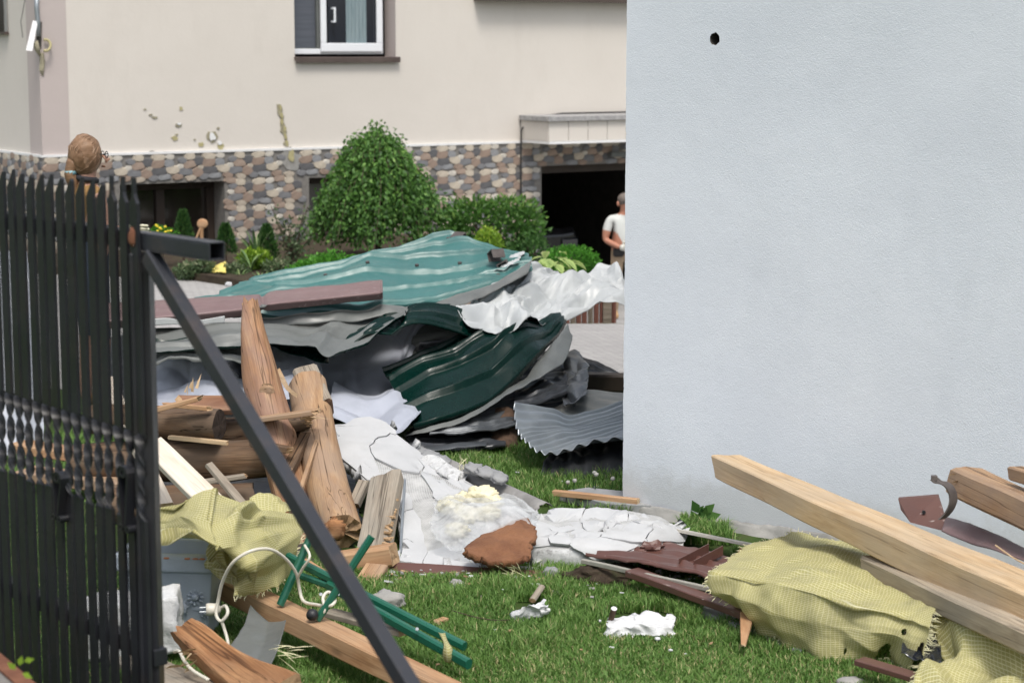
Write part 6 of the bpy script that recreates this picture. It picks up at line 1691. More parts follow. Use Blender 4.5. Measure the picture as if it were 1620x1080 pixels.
mound = sheet('facade_slab', [
    [(846, 905, 8.30), (905, 908, 8.25), (970, 906, 8.25), (1030, 895, 8.33), (1082, 880, 8.55)],
    [(838, 868, 8.31), (900, 870, 8.26), (970, 870, 8.26), (1030, 864, 8.35), (1082, 860, 8.58)],
    [(832, 845, 8.42), (900, 845, 8.42), (970, 843, 8.43), (1035, 838, 8.52), (1086, 850, 8.7)],
    [(850, 812, 8.85), (910, 808, 8.88), (980, 806, 8.9), (1040, 814, 8.88), (1078, 842, 8.82)]], 90, 70, [M['glass_net'], M['eps_grey'], M['eps_grey']],
    lambda u, v, p, a, b: .012 * noise.noise(Vector(p) * 5) + .006 * noise.noise(Vector(p) * 14), .04, offset=-1, edge=.012, label='cracked white plaster mound in front of the white wall corner', cat='slab')
for p_ in mound.data.polygons:
    if p_.index // 90 < 24: p_.material_index = 1
seeds = [(.06, .60), (.17, .85), (.30, .58), (.42, .86), (.60, .60), (.72, .88), (.86, .60), (.97, .80), (.46, .40), (.2, .15), (.6, .15), (.9, .2)]
flakes(mound, o_grid[mound.name], seeds, {9, 10, 11}, M['plaster'], .010, .004, 8, .010)
# aluminium starter rail along the slab edge
bar('edge_rail', P(634, 880, 8.45), P(640, 765, 8.95), .012, .05, [M['galv'], M['galv']], seg=8, label='perforated metal edge rail standing along the white slab', cat='rail')
# grey half round gutter with broken slates
gut = empty('gutter_pipe', G(760, 790), 'grey half round gutter lying along the plaster slab with broken slate edges', 'gutter')
ga_, gb_ = P(655, 718, 9.85), P(862, 812, 8.95); F_ = frame(ga_, gb_); L_ = (gb_ - ga_).length; mb = MB(); n = 14; vs = []
for i in range(31):
    for k in range(n + 1):
        w = math.pi * (1.15 * k / n - .35); rr = .048 + .003 * noise.noise(Vector((i * .7, k, 0))); vs.append(F_ @ Vector((L_ * i / 30 + (.02 * noise.noise(Vector((k * .8, 3, 3))) if i in (0, 30) else 0), -math.cos(w) * rr, math.sin(w) * rr)))
mb.add(vs, [(i*(n+1)+k, i*(n+1)+k+1, (i+1)*(n+1)+k+1, (i+1)*(n+1)+k) for i in range(30) for k in range(n)])
o = mb.build('pipe', M['pipe_grey'], gut, True); s = o.modifiers.new('t', 'SOLIDIFY'); s.thickness = .004
for k, (px, py, sx) in enumerate(((664, 716, .06), (684, 722, .05), (700, 730, .04), (752, 742, .05), (772, 748, .06), (790, 756, .04))):
    chunk('slate_piece', P(px, py, 9.75 - (px - 655) * .0043), (sx, .04, .018), M['slate_board'], k, .4, .2, 3, gut, boxy=.3, rot=(.3, .3, -.3))
chunk('plaster_crumb', P(677, 714, 9.75), (.02, .015, .012), M['eps'], 2, .3, .1, 2, gut)
# straw tufts caught between the slates
o = splinters(gut, P(735, 738, 9.4), Vector((0, -.1, 1)), 20, .06, M['thread'], .7, 5, .002); o.name = 'straw'
# foam lumps, plastic film bag, brown wool slab
foam = empty('foam_lump', P(740, 815, 8.8), 'cream yellow insulation foam lumps spilling from a plastic bag', 'foam')
for k, (px, py, s, d) in enumerate(((762, 786, .075, 8.85), (735, 790, .055, 8.87), (712, 800, .06, 8.82), (782, 793, .045, 8.8), (740, 815, .07, 8.75), (722, 838, .05, 8.6), (770, 812, .06, 8.75))):
    chunk('lump', P(px, py, d), (s, s * .8, s * .62), M['pu_foam'], k + 3, .35, .22, 4, foam)
sheet('plastic_bag', [
    [(690, 862, 8.35), (725, 880, 8.3), (765, 872, 8.3), (805, 850, 8.35), (840, 842, 8.4)], [(684, 832, 8.45), (720, 835, 8.42), (765, 832, 8.4), (810, 822, 8.42), (846, 828, 8.5)],
    [(688, 806, 8.65), (722, 803, 8.6), (768, 800, 8.55), (812, 800, 8.6), (850, 815, 8.7)], [(700, 792, 8.9), (725, 790, 8.9), (765, 795, 8.85), (805, 790, 8.85), (835, 806, 8.9)]], 90, 70, M['film'],
    lambda u, v, p, a, b: cr(p, 5, .03, 41) + cr(p, 13, .010, 42), 0.0, label='clear crinkled plastic bag holding the foam', cat='bag', edge=.02)
sheet('brown_slab', [
    [(735, 876, 8.12), (765, 888, 8.08), (800, 892, 8.06), (838, 886, 8.1)], [(742, 866, 8.2), (770, 862, 8.2), (805, 860, 8.2), (840, 862, 8.2)], [(762, 852, 8.3), (785, 844, 8.32), (815, 834, 8.35), (846, 842, 8.35)], [(775, 847, 8.36), (795, 838, 8.4), (828, 824, 8.45), (838, 832, 8.42)]], 50, 40, M['rust_wool'],
    lambda u, v, p, a, b: .009 * fbm(Vector(p) * 14), .03, label='rust brown slab of pressed wool on the plaster', cat='slab', edge=.02)
chunk('yellow_scrap', P(745, 880, 8.15), (.018, .014, .008), M['flower_yellow'], 4, .4, .2, 2, label='tiny bright yellow scrap beside the brown wool slab', cat='scrap')
# brown flashing under the slab and dark earth
bar('brown_flashing', G(612, 903, .02), G(1045, 925, .015), .10, .014, [M['brown_sheet'], M['brown_back']], seg=20, wob=.01, roll=.5, label='long dark brown flashing on the grass under the plaster slabs', cat=TAGM)
chunk('earth_clod', G(965, 912, .03), (.20, .10, .05), M['soil'], 6, .35, .2, 4, label='clod of dark earth under the cracked plaster mound', cat='earth')
chunk('slate_piece', G(872, 905, .04), (.035, .03, .022), M['slate_board'], 6, .3, .2, 3, boxy=.4, label='grey broken tile bit under the brown wool slab', cat='stone')
o = splinters(None, G(815, 912, .03), Vector((-.3, -.6, .25)), 40, .09, M['thread'], .8, 7, .0018); o.name = 'fibre_tuft'; tag(o, 'tuft of loose pale fibres hanging from the slab edge', 'fibres', kind='stuff')
# ------------------------------------------------------------------ debris along the white wall
bs = sheet('brown_roof_sheet', [
    [(925, 884, 8.1), (1000, 893, 7.95), (1080, 908, 7.8), (1190, 940, 7.5)], [(960, 872, 8.3), (1020, 874, 8.25), (1090, 888, 8.1), (1190, 915, 7.8)], [(990, 862, 8.55), (1050, 862, 8.5), (1100, 872, 8.4), (1190, 895, 8.1)]], 70, 30, [M['brown_sheet'], M['brown_back']],
    lambda u, v, p, a, b: ribs(v, .16, .014) + cr(p, 4, .014, 51), .003, label='brown painted roof sheet beside the cracked plaster mound', cat=TAGM, edge=.008)
bar('rolled_edge', P(922, 887, 8.08), P(1195, 948, 7.45), .02, .018, [M['brown_back'], M['brown_back']], seg=18, wob=.006, parent=bs)
c0, c1 = P(1086, 896, 7.95), P(1132, 872, 8.2); F_ = frame(c0, c1); L_ = (c1 - c0).length
mb = MB(); mb.box((0, -.035, -.012), (L_, .035, -.008), 0, F_); mb.box((0, -.035, -.008), (L_, -.031, .03), 0, F_); mb.box((0, .031, -.008), (L_, .035, .03), 0, F_)
o = mb.build('brown_channel', M['brown_sheet']); tag(o, 'short brown channel piece lying on the brown roof sheet', TAGM)
chunk('crumpled_scrap', P(1030, 868, 8.3), (.055, .04, .03), M['brown_sheet'], 3, .5, .35, 3, smooth=False, label='crumpled dark brown metal scrap by the plaster mound', cat='scrap')
bar('fibre_board', P(1070, 838, 8.75), P(1245, 873, 8.2), .15, .014, [M['fibre_board'], M['cut_light']], roll=-.25, seg=14, jag=(.03, .02), label='pale grey weathered board along the wall foot', cat='board')
bar('board', P(1165, 905, 8.05), P(1180, 872, 8.35), .05, .04, [M['pine_orange'], M['cut_light']], seg=6, label='small orange offcut beside the yellow mesh edge', cat='wood')
bar('brown_gutter', P(1000, 905, 7.9), P(1260, 1000, 7.15), .07, .03, [M['brown_sheet'], M['brown_back']], seg=18, wob=.008, label='brown gutter strip running under the yellow mesh', cat=TAGM)

def fringe(parent, pts, n, L, seed, down=Vector((0, -.3, -1)), w=.0016):
    rnd = random.Random(seed); mb = MB()
    for k in range(n):
        t = rnd.random() * (len(pts) - 1); i = int(t); p = pts[i].lerp(pts[min(i + 1, len(pts) - 1)], t - i)
        d = (Vector(down) + Vector((rnd.uniform(-.6, .6), rnd.uniform(-.5, .5), rnd.uniform(-.4, .6)))).normalized(); l = L * rnd.uniform(.4, 1.3)
        s = d.cross(Vector((.2, 1, .1))).normalized() * w; m_ = p + d * l * .5 + Vector((rnd.uniform(-1, 1), 0, rnd.uniform(-1, 1))) * .006
        mb.add([p - s, p + s, m_ + s, p + d * l, m_ - s], [(0, 1, 2, 3, 4)])
    o = mb.build('frayed_threads', M['thread'], parent); o['kind'] = 'stuff'; return o

def edge_pts(o, side):
    g = o_grid[o.name]; a = {'bottom': g[0], 'top': g[-1], 'left': g[:, 0], 'right': g[:, -1]}[side]; return [Vector(p) for p in a]

def mesh_keep(holes, seed):
    def k(u, v):
        for (a, b, ru, rv) in holes:
            q = ((u - a) / ru) ** 2 + ((v - b) / rv) ** 2 + .5 * noise.noise(Vector((u * 24, v * 24, seed)))
            if q < 1: return False
        return True
    return k
fab = sheet('yellow_mesh', [
    [(1178, 965, 7.40), (1215, 1005, 7.20), (1262, 1034, 7.06), (1330, 1052, 6.92), (1395, 1038, 6.96), (1452, 1068, 6.74)],
    [(1130, 935, 7.38), (1180, 950, 7.20), (1245, 975, 7.06), (1330, 995, 6.92), (1405, 1003, 6.86), (1462, 1022, 6.75)],
    [(1121, 908, 7.40), (1185, 914, 7.24), (1250, 928, 7.08), (1335, 950, 6.93), (1415, 970, 6.87), (1472, 993, 6.74)],
    [(1150, 888, 7.58), (1210, 884, 7.56), (1270, 890, 7.45), (1350, 912, 7.26), (1425, 938, 7.08), (1478, 968, 6.92)],
    [(1178, 870, 7.90), (1230, 861, 7.86), (1280, 862, 7.80), (1360, 882, 7.60), (1428, 905, 7.36), (1468, 935, 7.12)],
    [(1195, 862, 8.10), (1240, 854, 8.12), (1290, 852, 8.12), (1370, 868, 7.86), (1430, 895, 7.52), (1462, 922, 7.26)]], 150, 130, M['yellow_mesh'],
    lambda u, v, p, a, b: kink(u, v, 21, 14, .035, .14, 1.4, 1.2) + cr(p, 2.6, .012, 60) + .008 * noise.noise(Vector((p[0] * 9, p[1] * 4, p[2] * 9))) + .006 * noise.noise(Vector(p) * 19) + (1 - sstep(.3, .5, b)) * .028 * noise.noise(Vector((a * 9, b * 1.5, 4))), .0012, edge=.016, hard_v=True,
    keep=mesh_keep([(.80, .03, .035, .09), (.97, .10, .02, .12), (.62, .06, .012, .02), (.86, .26, .012, .03)], 2), label='large yellow woven mesh draped over debris by the white wall', cat='mesh fabric')
fringe(fab, edge_pts(fab, 'bottom'), 190, .03, 1); fringe(fab, edge_pts(fab, 'left'), 60, .022, 2, Vector((-1, -.3, -.4))); fringe(fab, edge_pts(fab, 'right'), 110, .035, 3, Vector((1, -.3, -.3))); fringe(fab, edge_pts(fab, 'top'), 60, .02, 4, Vector((-.3, .4, .5)))
# hollow below the mesh: grey slab, glass film, brown strip, stake
mb = MB(); mb.prism([G(1062, 955), G(1085, 938), G(1140, 945), G(1190, 985), G(1330, 1040), G(1260, 1040), G(1160, 1000)], (0, 0, .03)); o = mb.build('slate_slab', M['slate_board'], fix=True, bevel=.006); tag(o, 'dark grey slab flat on the grass below the yellow mesh', 'slab')
bar('stake', P(1176, 1020, 7.02), P(1183, 972, 7.3), .05, .025, [M['pine_orange'], M['cut_light']], seg=8, jag=(.02, .02), taper=(.35, 1.1), label='pointed wood splinter sticking out below the yellow mesh', cat='wood')
bar('brown_strip', P(1360, 1045, 6.72), P(1470, 1078, 6.5), .06, .02, [M['brown_sheet'], M['brown_back']], seg=8, label='brown metal strip showing below the frayed mesh edge', cat=TAGM)
sheet('clear_film', [[(1425, 1040, 6.75), (1455, 1050, 6.7), (1490, 1055, 6.65)], [(1430, 1000, 6.95), (1460, 1005, 6.95), (1490, 1010, 6.9)], [(1445, 972, 7.1), (1470, 975, 7.1), (1495, 985, 7.05)]], 30, 30, M['glass'], lambda u, v, p, a, b: cr(p, 9, .03, 61), .002, label='dark glossy film between the two yellow meshes', cat='film')
sheet('brown_plate', [[(1455, 975, 7.05), (1500, 1000, 6.85), (1545, 985, 6.85)], [(1448, 945, 7.3), (1490, 958, 7.2), (1535, 962, 7.1)], [(1455, 925, 7.6), (1490, 935, 7.5), (1530, 945, 7.35)]], 40, 30, [M['brown_sheet'], M['brown_back']], lambda u, v, p, a, b: cr(p, 4, .025, 62), .003, label='brown sheet showing between the yellow meshes under the timber', cat=TAGM)
fab2 = sheet('yellow_mesh', [
    [(1440, 1100, 6.35), (1500, 1105, 6.3), (1570, 1110, 6.2), (1680, 1110, 6.15)], [(1455, 1058, 6.55), (1510, 1058, 6.5), (1580, 1060, 6.4), (1680, 1065, 6.35)],
    [(1478, 1028, 6.72), (1520, 1018, 6.65), (1590, 1022, 6.55), (1680, 1030, 6.45)], [(1480, 1000, 6.9), (1525, 985, 6.85), (1590, 995, 6.75), (1680, 1010, 6.65)], [(1478, 985, 7.0), (1522, 962, 7.05), (1560, 968, 6.95), (1680, 1000, 6.75)]], 100, 90, M['yellow_mesh'],
    lambda u, v, p, a, b: kink(u, v, 22, 22, .07, .12, .8, .9) + .006 * noise.noise(Vector(p) * 13), .0012, edge=.016, label='crumpled yellow woven mesh at the bottom corner under the timber', cat='mesh fabric')
fringe(fab2, edge_pts(fab2, 'left'), 90, .03, 6, Vector((-1, -.3, -.3))); fringe(fab2, edge_pts(fab2, 'top'), 50, .02, 7, Vector((-.4, 0, .8)))

# timbers
b1o = bar('sawn_beam', P(1152, 738, 8.45), P(1690, 980, 6.45), .205, .12, [M['pine'], M['cut_light']], seg=60, wob=.006, jag=(.008, 0), taper=(.74, 1.06), cut=(-.5, 0), seed=31, round_=.06, roll=-.06, label='long new sawn beam leaning across the debris by the white wall', cat='beam')
bar('split_layer', P(1185, 768, 8.33), P(1372, 858, 7.62), .03, .05, [M['pine'], M['cut_light']], seg=14, jag=(.02, .02), seed=32, parent=b1o)
bar('old_beam', P(1378, 895, 7.40), P(1690, 1040, 6.16), .09, .085, [M['old_pine'], M['cut_end']], seg=30, wob=.005, jag=(.03, 0), seed=33, label='old weathered timber lying under the new sawn beam', cat='beam')
o = bar('broken_beam', P(1528, 762, 7.6), P(1710, 846, 6.8), .15, .115, [M['pine_log'], M['cut_light']], seg=30, wob=.008, jag=(.05, 0), seed=34, roll=-.15, label='broken weathered beam end jutting in above the metal bracket', cat='beam')
splinters(o, P(1528, 758, 7.55), Vector((-1, -.1, .1)), 8, .05, M['cut_light'], .4, 9)
bar('offcut', P(1606, 748, 7.3), P(1680, 770, 7.0), .06, .05, [M['pine_log'], M['cut_light']], seg=8, jag=(.02, 0), seed=35, label='small wood end at the picture edge above the broken beam', cat='wood')
# brown flashing plate, strip and hook bracket
pl = [P(1421, 789, 7.95), P(1484, 784, 7.9), P(1502, 842, 7.72), P(1440, 826, 7.8), P(1425, 806, 7.9)]
mb = MB(); mb.prism(pl, Vector((.006, .02, .003))); o = mb.build('flashing_plate', M['brown_sheet'], fix=True); tag(o, 'square brown flashing plate standing behind the sawn beam', TAGM)
mb = MB(); c = P(1461, 809, 7.83); mb.tube([c, c + Vector((0, -.012, 0))], .007, 8); mb.build('screw', M['rubber'], o)
hp = [(1478, 757), (1484, 762), (1494, 764), (1502, 770), (1507, 780), (1508, 792), (1504, 804), (1497, 814), (1490, 820)]
pts = spline([P(x, y, 7.3) for x, y in hp], 26); tv = []
for i in range(len(pts)):
    tg = (pts[min(i+1, 26)] - pts[max(i-1, 0)]).normalized(); tv.append(tg.cross(Vector((.75, .66, 0)).normalized()) * .006)
mb = MB(); mb.strip(pts, Vector((.75, .66, 0)).normalized() * .045, tv); mb.box(tuple(P(1478, 756, 7.3) - Vector((.010, .012, .008))), tuple(P(1478, 756, 7.3) + Vector((.010, .012, .010))))
o = mb.build('gutter_hook', M['zinc_clip']); tag(o, 'curved brown gutter hook standing up beside the flashing plate', 'bracket')
sheet('flashing_strip', [[(1490, 842, 7.55), (1540, 862, 7.35), (1580, 872, 7.15), (1660, 905, 6.85)], [(1497, 818, 7.7), (1540, 832, 7.5), (1580, 846, 7.35), (1660, 885, 7.0)]], 30, 8, [M['mauve_ridge'], M['brown_back']], lambda u, v, p, a, b: cr(p, 4, .01, 65), .004, label='narrow brown flashing strip behind the sawn beam', cat=TAGM)
# chips and splinters on top
bar('wood_chip', P(1397, 913, 7.32), P(1413, 924, 7.25), .025, .008, [M['cut_light'], M['cut_light']], seg=4, jag=(.004, .004), label='pale wood chip lying on the big yellow mesh', cat='chip')
mb = MB(); mb.tube([P(1407, 912, 7.3), P(1421, 901, 7.32), P(1436, 915, 7.2), P(1449, 928, 7.12), P(1453, 945, 7.02)], .0022, 5); o = mb.build('straw', M['thread']); tag(o, 'bent straw splinter on the edge of the big yellow mesh', 'straw')
mb = MB(); mb.tube([P(1575, 862, 6.9), P(1600, 880, 6.8), P(1622, 892, 6.72)], .003, 5); o = mb.build('splinter', M['cut_light']); tag(o, 'thin pale splinter on the sawn beam near the picture edge', 'splinter')
# weed at the wall foot
wb = G(1112, 832); r = plant('wall_weed', wb, 'small leafy weed growing at the foot of the white wall', 'plant')
for k in range(13):
    a = random.uniform(0, 6.28); L = random.uniform(.05, .085); p = WP(1112 + random.uniform(-10, 12), 822 + random.uniform(-12, 8), .05); d = Vector((math.cos(a) * .8, -.3, random.uniform(.1, 1))).normalized(); s_ = d.cross(Vector((0, -1, .3))).normalized()
    mb = MB(); mb.add([p, p + d * L * .4 + s_ * L * .3, p + d * L, p + d * L * .4 - s_ * L * .3], [(0, 1, 2), (0, 2, 3)]); o = mb.build('leaf', M['leaf_dark'], r)
    at = o.data.attributes.new('tone', 'FLOAT', 'POINT'); at.data.foreach_set('value', [random.random()] * 4)
bar('lath', G(876, 779, .06), G(1010, 793, .06), .035, .028, [M['pine_orange'], M['cut_light']], seg=10, wob=.003, label='thin pine lath on the grass by the white wall corner', cat='lath')
mb = MB(); mb.prism([G(885, 792), G(930, 786), G(1030, 796), G(1030, 815), G(960, 812)], (0, 0, .05)); o = mb.build('paving_slab', M['slate_board'], fix=True, bevel=.004); tag(o, 'grey paving slab at the white wall corner', 'slab')
for k, (px, py) in enumerate(((906, 760), (937, 752), (940, 760), (966, 757), (895, 768))):
    c = G(px, py + 30); t_ = plant('dandelion_clock', c, ['dandelion seed head above the pine lath, furthest from the wall', 'taller dandelion seed head in the dark grass', 'lower of two neighbouring dandelion seed heads', 'dandelion seed head closest to the white wall', 'small dandelion seed head beside the lath end'][k], 'flower')
    h_ = .085 + .015 * (k % 3); mb = MB(); mb.tube([c, c + Vector((.01, 0, h_))], .002, 5); mb.build('stem', M['leaf_dark'], t_); at = t_.children[0].data.attributes.new('tone', 'FLOAT', 'POINT')
    chunk('seed_head', c + Vector((.01, 0, h_ + .012)), (.011, .011, .010), M['seed_head'], k, .2, .2, 3, t_)
# ------------------------------------------------------------------ foreground left
# pale blue planter with flower relief
pc = P(300, 1000, 7.3); PW, PD, PH = .38, .26, .335
Fp = Matrix.Translation(Vector((P(345, 1000, 7.2).x - PW, P(345, 1000, 7.2).y, .02))) @ Matrix.Rotation(R(-6), 4, 'Z')
pot = empty('planter', Fp.translation, 'pale blue square planter with sunflower relief beside the yellow mesh', 'planter')
mb = MB(); t_ = .02
def ringv(z, inset): return [Fp @ Vector(p) for p in ((inset, inset, z), (PW - inset, inset, z), (PW - inset, PD - inset, z), (inset, PD - inset, z))]
lv = [ringv(0, .045), ringv(PH - .07, .012), ringv(PH - .065, -.004), ringv(PH - .012, -.004), ringv(PH, .004), ringv(PH, .024), ringv(.04, .06)]
vs = [p for r in lv for p in r]
mb.add(vs, [(i*4+k, i*4+(k+1) % 4, (i+1)*4+(k+1) % 4, (i+1)*4+k) for i in range(len(lv) - 1) for k in range(4)] + [(24, 25, 26, 27), (3, 2, 1, 0)])
mb.build('pot_body', M['pot_blue'], pot, bevel=.006)
def on_face(u, z):                                        # point on the slanting front face
    f_ = z / (PH - .07); ins = .045 + (.012 - .045) * f_; return Fp @ Vector((u, ins - .002, z))
fn = (Fp.to_3x3() @ Vector((0, -1, .12))).normalized(); fx = Fp.to_3x3() @ Vector((1, 0, 0)); fz = fx.cross(fn); fz = fz if fz.z > 0 else -fz
for k, (u, z, s) in enumerate(((.23, .13, .042), (.30, .17, .036), (.16, .09, .034), (.335, .11, .025), (.10, .16, .03))):
    c = on_face(u, z); mb = MB()
    mb.tube([c, c + fn * .012], [s * .42, s * .34], 12)
    for q in range(11):
        a = 2 * math.pi * q / 11; d = fx * math.cos(a) + fz * math.sin(a); e = fn.cross(d)
        mb.add([c + d * s * .4 + fn * .002, c + d * s * .75 + e * s * .16 + fn * .003, c + d * s * 1.05, c + d * s * .75 - e * s * .16 + fn * .003, c + d * s * .72 + fn * .011], [(0, 1, 4), (1, 2, 4), (2, 3, 4), (3, 0, 4)])
    mb.build('flower_relief', M['pot_blue'], pot, True, fix=True)
for k in range(7):
    c = on_face(.08 + .04 * k, .05 + .14 * ((k * 37) % 10) / 10); a = k * 1.3; d = fx * math.cos(a) + fz * math.sin(a); e = fn.cross(d)
    mb = MB(); mb.add([c, c + d * .03 + e * .012 + fn * .002, c + d * .055, c + d * .03 - e * .012 + fn * .002, c + d * .028 + fn * .008], [(0, 1, 4), (1, 2, 4), (2, 3, 4), (3, 0, 4)]); mb.build('leaf_relief', M['pot_blue'], pot, True, fix=True)
for k, u in enumerate((.28, .31, .20, .335)):
    p = Fp @ Vector((u, -.005, PH - .012)); chunk('worn_edge', p, (.012, .004, .004), M['pot_wear'], k, .3, .1, 2, pot)

# yellow mesh bundle on the planter
ym = sheet('yellow_mesh', [
    [(345, 905, 7.12), (352, 935, 7.1), (372, 942, 7.0), (408, 940, 7.12), (440, 928, 7.2), (460, 905, 7.4)],
    [(310, 868, 7.1), (342, 880, 6.98), (368, 895, 7.08), (402, 905, 6.95), (438, 888, 7.25), (468, 870, 7.4)],
    [(235, 852, 7.05), (300, 838, 6.98), (345, 868, 6.82), (382, 862, 7.02), (418, 848, 7.12), (472, 838, 7.55)],
    [(235, 832, 7.25), (284, 822, 7.12), (330, 824, 6.98), (372, 815, 7.1), (412, 826, 7.3), (470, 820, 7.6)],
    [(235, 806, 7.25), (290, 790, 7.15), (343, 764, 7.2), (380, 795, 7.28), (425, 808, 7.5), (468, 815, 7.7)],
    [(235, 815, 7.6), (290, 806, 7.5), (348, 788, 7.5), (385, 806, 7.6), (425, 812, 7.8), (460, 815, 7.95)]], 120, 120, M['yellow_mesh'],
    lambda u, v, p, a, b: kink(u, v, 23, 18, .05, .10, .7, .7) + .012 * noise.noise(Vector(p) * 4), .0012, edge=.02, hard_u=True, hard_v=True, label='crumpled yellow woven mesh bundle on top of the planter', cat='mesh fabric')
fringe(ym, edge_pts(ym, 'right'), 80, .03, 11, Vector((1, 0, .2))); fringe(ym, edge_pts(ym, 'bottom'), 40, .02, 12)
sheet('yellow_mesh', [[(400, 820, 8.1), (430, 822, 8.1), (460, 815, 8.2)], [(395, 792, 8.3), (425, 788, 8.3), (455, 800, 8.4)]], 30, 20, M['yellow_mesh'], lambda u, v, p, a, b: cr(p, 6, .03, 73), .0012, label='small yellow mesh scrap in the shade behind the bundle', cat='mesh fabric', edge=.01)

# white foam block behind the gate bars
def rough_block(name, M_, size, mat, label, cat, seed, amp=.006, n=14):
    bm = bmesh.new(); bmesh.ops.create_cube(bm, size=1.0); bmesh.ops.subdivide_edges(bm, edges=bm.edges, cuts=n, use_grid_fill=True)
    for v in bm.verts:
        p = Vector((v.co.x * size[0], v.co.y * size[1], v.co.z * size[2])); e = max(abs(v.co.x), abs(v.co.z))
        k = 1 - .05 * max(0, abs(v.co.x) + abs(v.co.y) + abs(v.co.z) - 1.1)
        p = p * k + Vector((noise.noise(p * 9 + Vector((seed, 0, 0))), noise.noise(p * 9 + Vector((0, seed, 5))), noise.noise(p * 9 + Vector((3, 0, seed))))) * amp * 2 + Vector((noise.noise(p * 40), noise.noise(p * 40 + Vector((9, 0, 0))), noise.noise(p * 40 + Vector((0, 9, 0))))) * amp
        v.co = p
    me = bpy.data.meshes.new(name); bm.to_mesh(me); bm.free(); o = link_mesh(name, me, mat, None, True); set_frame(o, M_); tag(o, label, cat); return o
c = P(205, 985, 6.95)
rough_block('foam_block', Matrix.Translation(c) @ Matrix.Rotation(R(4), 4, 'Z') @ Matrix.Rotation(R(-5), 4, 'Y'), (.37, .18, .20), M['eps'], 'thick white foam block behind the gate in front of planter', 'foam', 3, .008)

# plug and white cable
pl_c = P(336, 963, 6.95)
cab = empty('power_cable', pl_c, 'cream power cable with a plug looping over the yellow mesh', 'cable')
mb = MB(); mb.tube([pl_c + Vector((-.022, -.005, 0)), pl_c + Vector((-.01, -.003, 0)), pl_c + Vector((.018, 0, .0)), pl_c + Vector((.03, 0, .0))], [.021, .023, .021, .010], 16); plug = mb.build('plug', M['cable_white'], cab, True)
for s in (-.008, .008):
    mb = MB(); mb.tube([pl_c + Vector((-.022, -.005, s)), pl_c + Vector((-.045, -.008, s))], .0028, 6); mb.build('pin', M['galv'], plug)
path = [pl_c + Vector((.028, 0, .002)), P(357, 958, 6.93), P(360, 970, 6.9), P(350, 982, 6.9), P(342, 972, 6.92), P(345, 950, 6.93), P(352, 920, 6.9), P(368, 890, 6.85), P(395, 872, 6.85), P(425, 868, 6.9), P(450, 882, 6.98), P(468, 905, 7.05), P(473, 928, 7.08), P(480, 950, 7.05), P(500, 956, 6.98), P(522, 958, 6.9), P(530, 948, 6.92), P(520, 936, 6.95), P(511, 945, 6.93), P(514, 962, 6.9), P(510, 972, 6.9)]
mb = MB(); mb.tube(spline(path, 150), .0062, 8); mb.build('cord', M['cable_white'], cab, True)
mb = MB(); mb.tube(spline([P(350, 980, 6.9), P(355, 995, 6.9), P(360, 1012, 6.88), P(362, 1030, 6.85)], 20), .0062, 8); mb.build('cord', M['cable_white'], cab, True)
mb = MB(); mb.tube(spline([P(470, 915, 7.05), P(478, 900, 7.02), P(490, 880, 7.0), P(482, 862, 7.1)], 20), .005, 8); mb.build('cord', M['cable_white'], cab, True)
mb = MB(); mb.tube(spline([P(276, 1030, 6.5), P(284, 1030, 6.45), P(292, 1045, 6.4), P(305, 1060, 6.35), P(330, 1075, 6.3)], 30), .0062, 8); o = mb.build('cord_end', M['cable_white'], None, True); tag(o, 'short loop of cream cord beside the rotten wood', 'cord')

# rotten split log, boards, flashing
o = bar('rotten_log', P(288, 1000, 6.62), P(440, 1112, 6.1), .16, .10, [M['rot_wood'], M['cut_end']], seg=40, wob=.025, jag=(.06, .04), taper=(.55, 1.1), lump=.35, seed=41, roll=.4, label='rotten orange split log in the front corner', cat='log')
splinters(o, P(300, 1040, 6.4), Vector((-1, -.2, -.2)), 14, .06, M['cut_light'], .5, 15)
bar('board', P(200, 1040, 6.7), P(330, 1095, 6.25), .14, .02, [M['grey_wood'], M['cut_end']], seg=10, seed=42, label='grey board end under the rotten log', cat='board')
sheet('grey_flashing', [[(360, 1040, 6.6), (395, 1058, 6.45), (430, 1062, 6.4)], [(385, 1005, 6.8), (415, 1030, 6.6), (445, 1030, 6.55)], [(395, 968, 7.05), (425, 985, 6.95), (455, 990, 6.85)]], 24, 24, [M['sheet_grey'], M['sheet_dark']], lambda u, v, p, a, b: .04 * abs(a - .5) + cr(p, 4, .008, 81), .003, label='pale grey bent flashing on the grass under the long timber', cat=TAGM)
bar('long_timber', P(352, 925, 7.45), P(760, 1122, 6.15), .105, .075, [M['pine_orange'], M['cut_light']], seg=50, wob=.003, seed=43, jag=(.02, 0), roll=-.1, round_=.07, label='long orange pine timber slanting across the front grass', cat='timber')
bar('splinter_board', P(480, 885, 7.35), P(560, 935, 7.05), .03, .012, [M['pine_orange'], M['cut_light']], seg=8, jag=(.03, .02), seed=44, label='thin split lath beside the green frame', cat='lath')
bar('board', P(520, 968, 7.15), P(640, 1000, 6.85), .06, .02, [M['grey_wood'], M['cut_end']], seg=8, seed=45, label='grey board under the green folding frame', cat='board')
chunk('concrete_lump', G(612, 952, .04), (.075, .06, .045), M['concrete'], 4, .3, .15, 4, label='grey concrete lump beside the green folding frame', cat='stone')

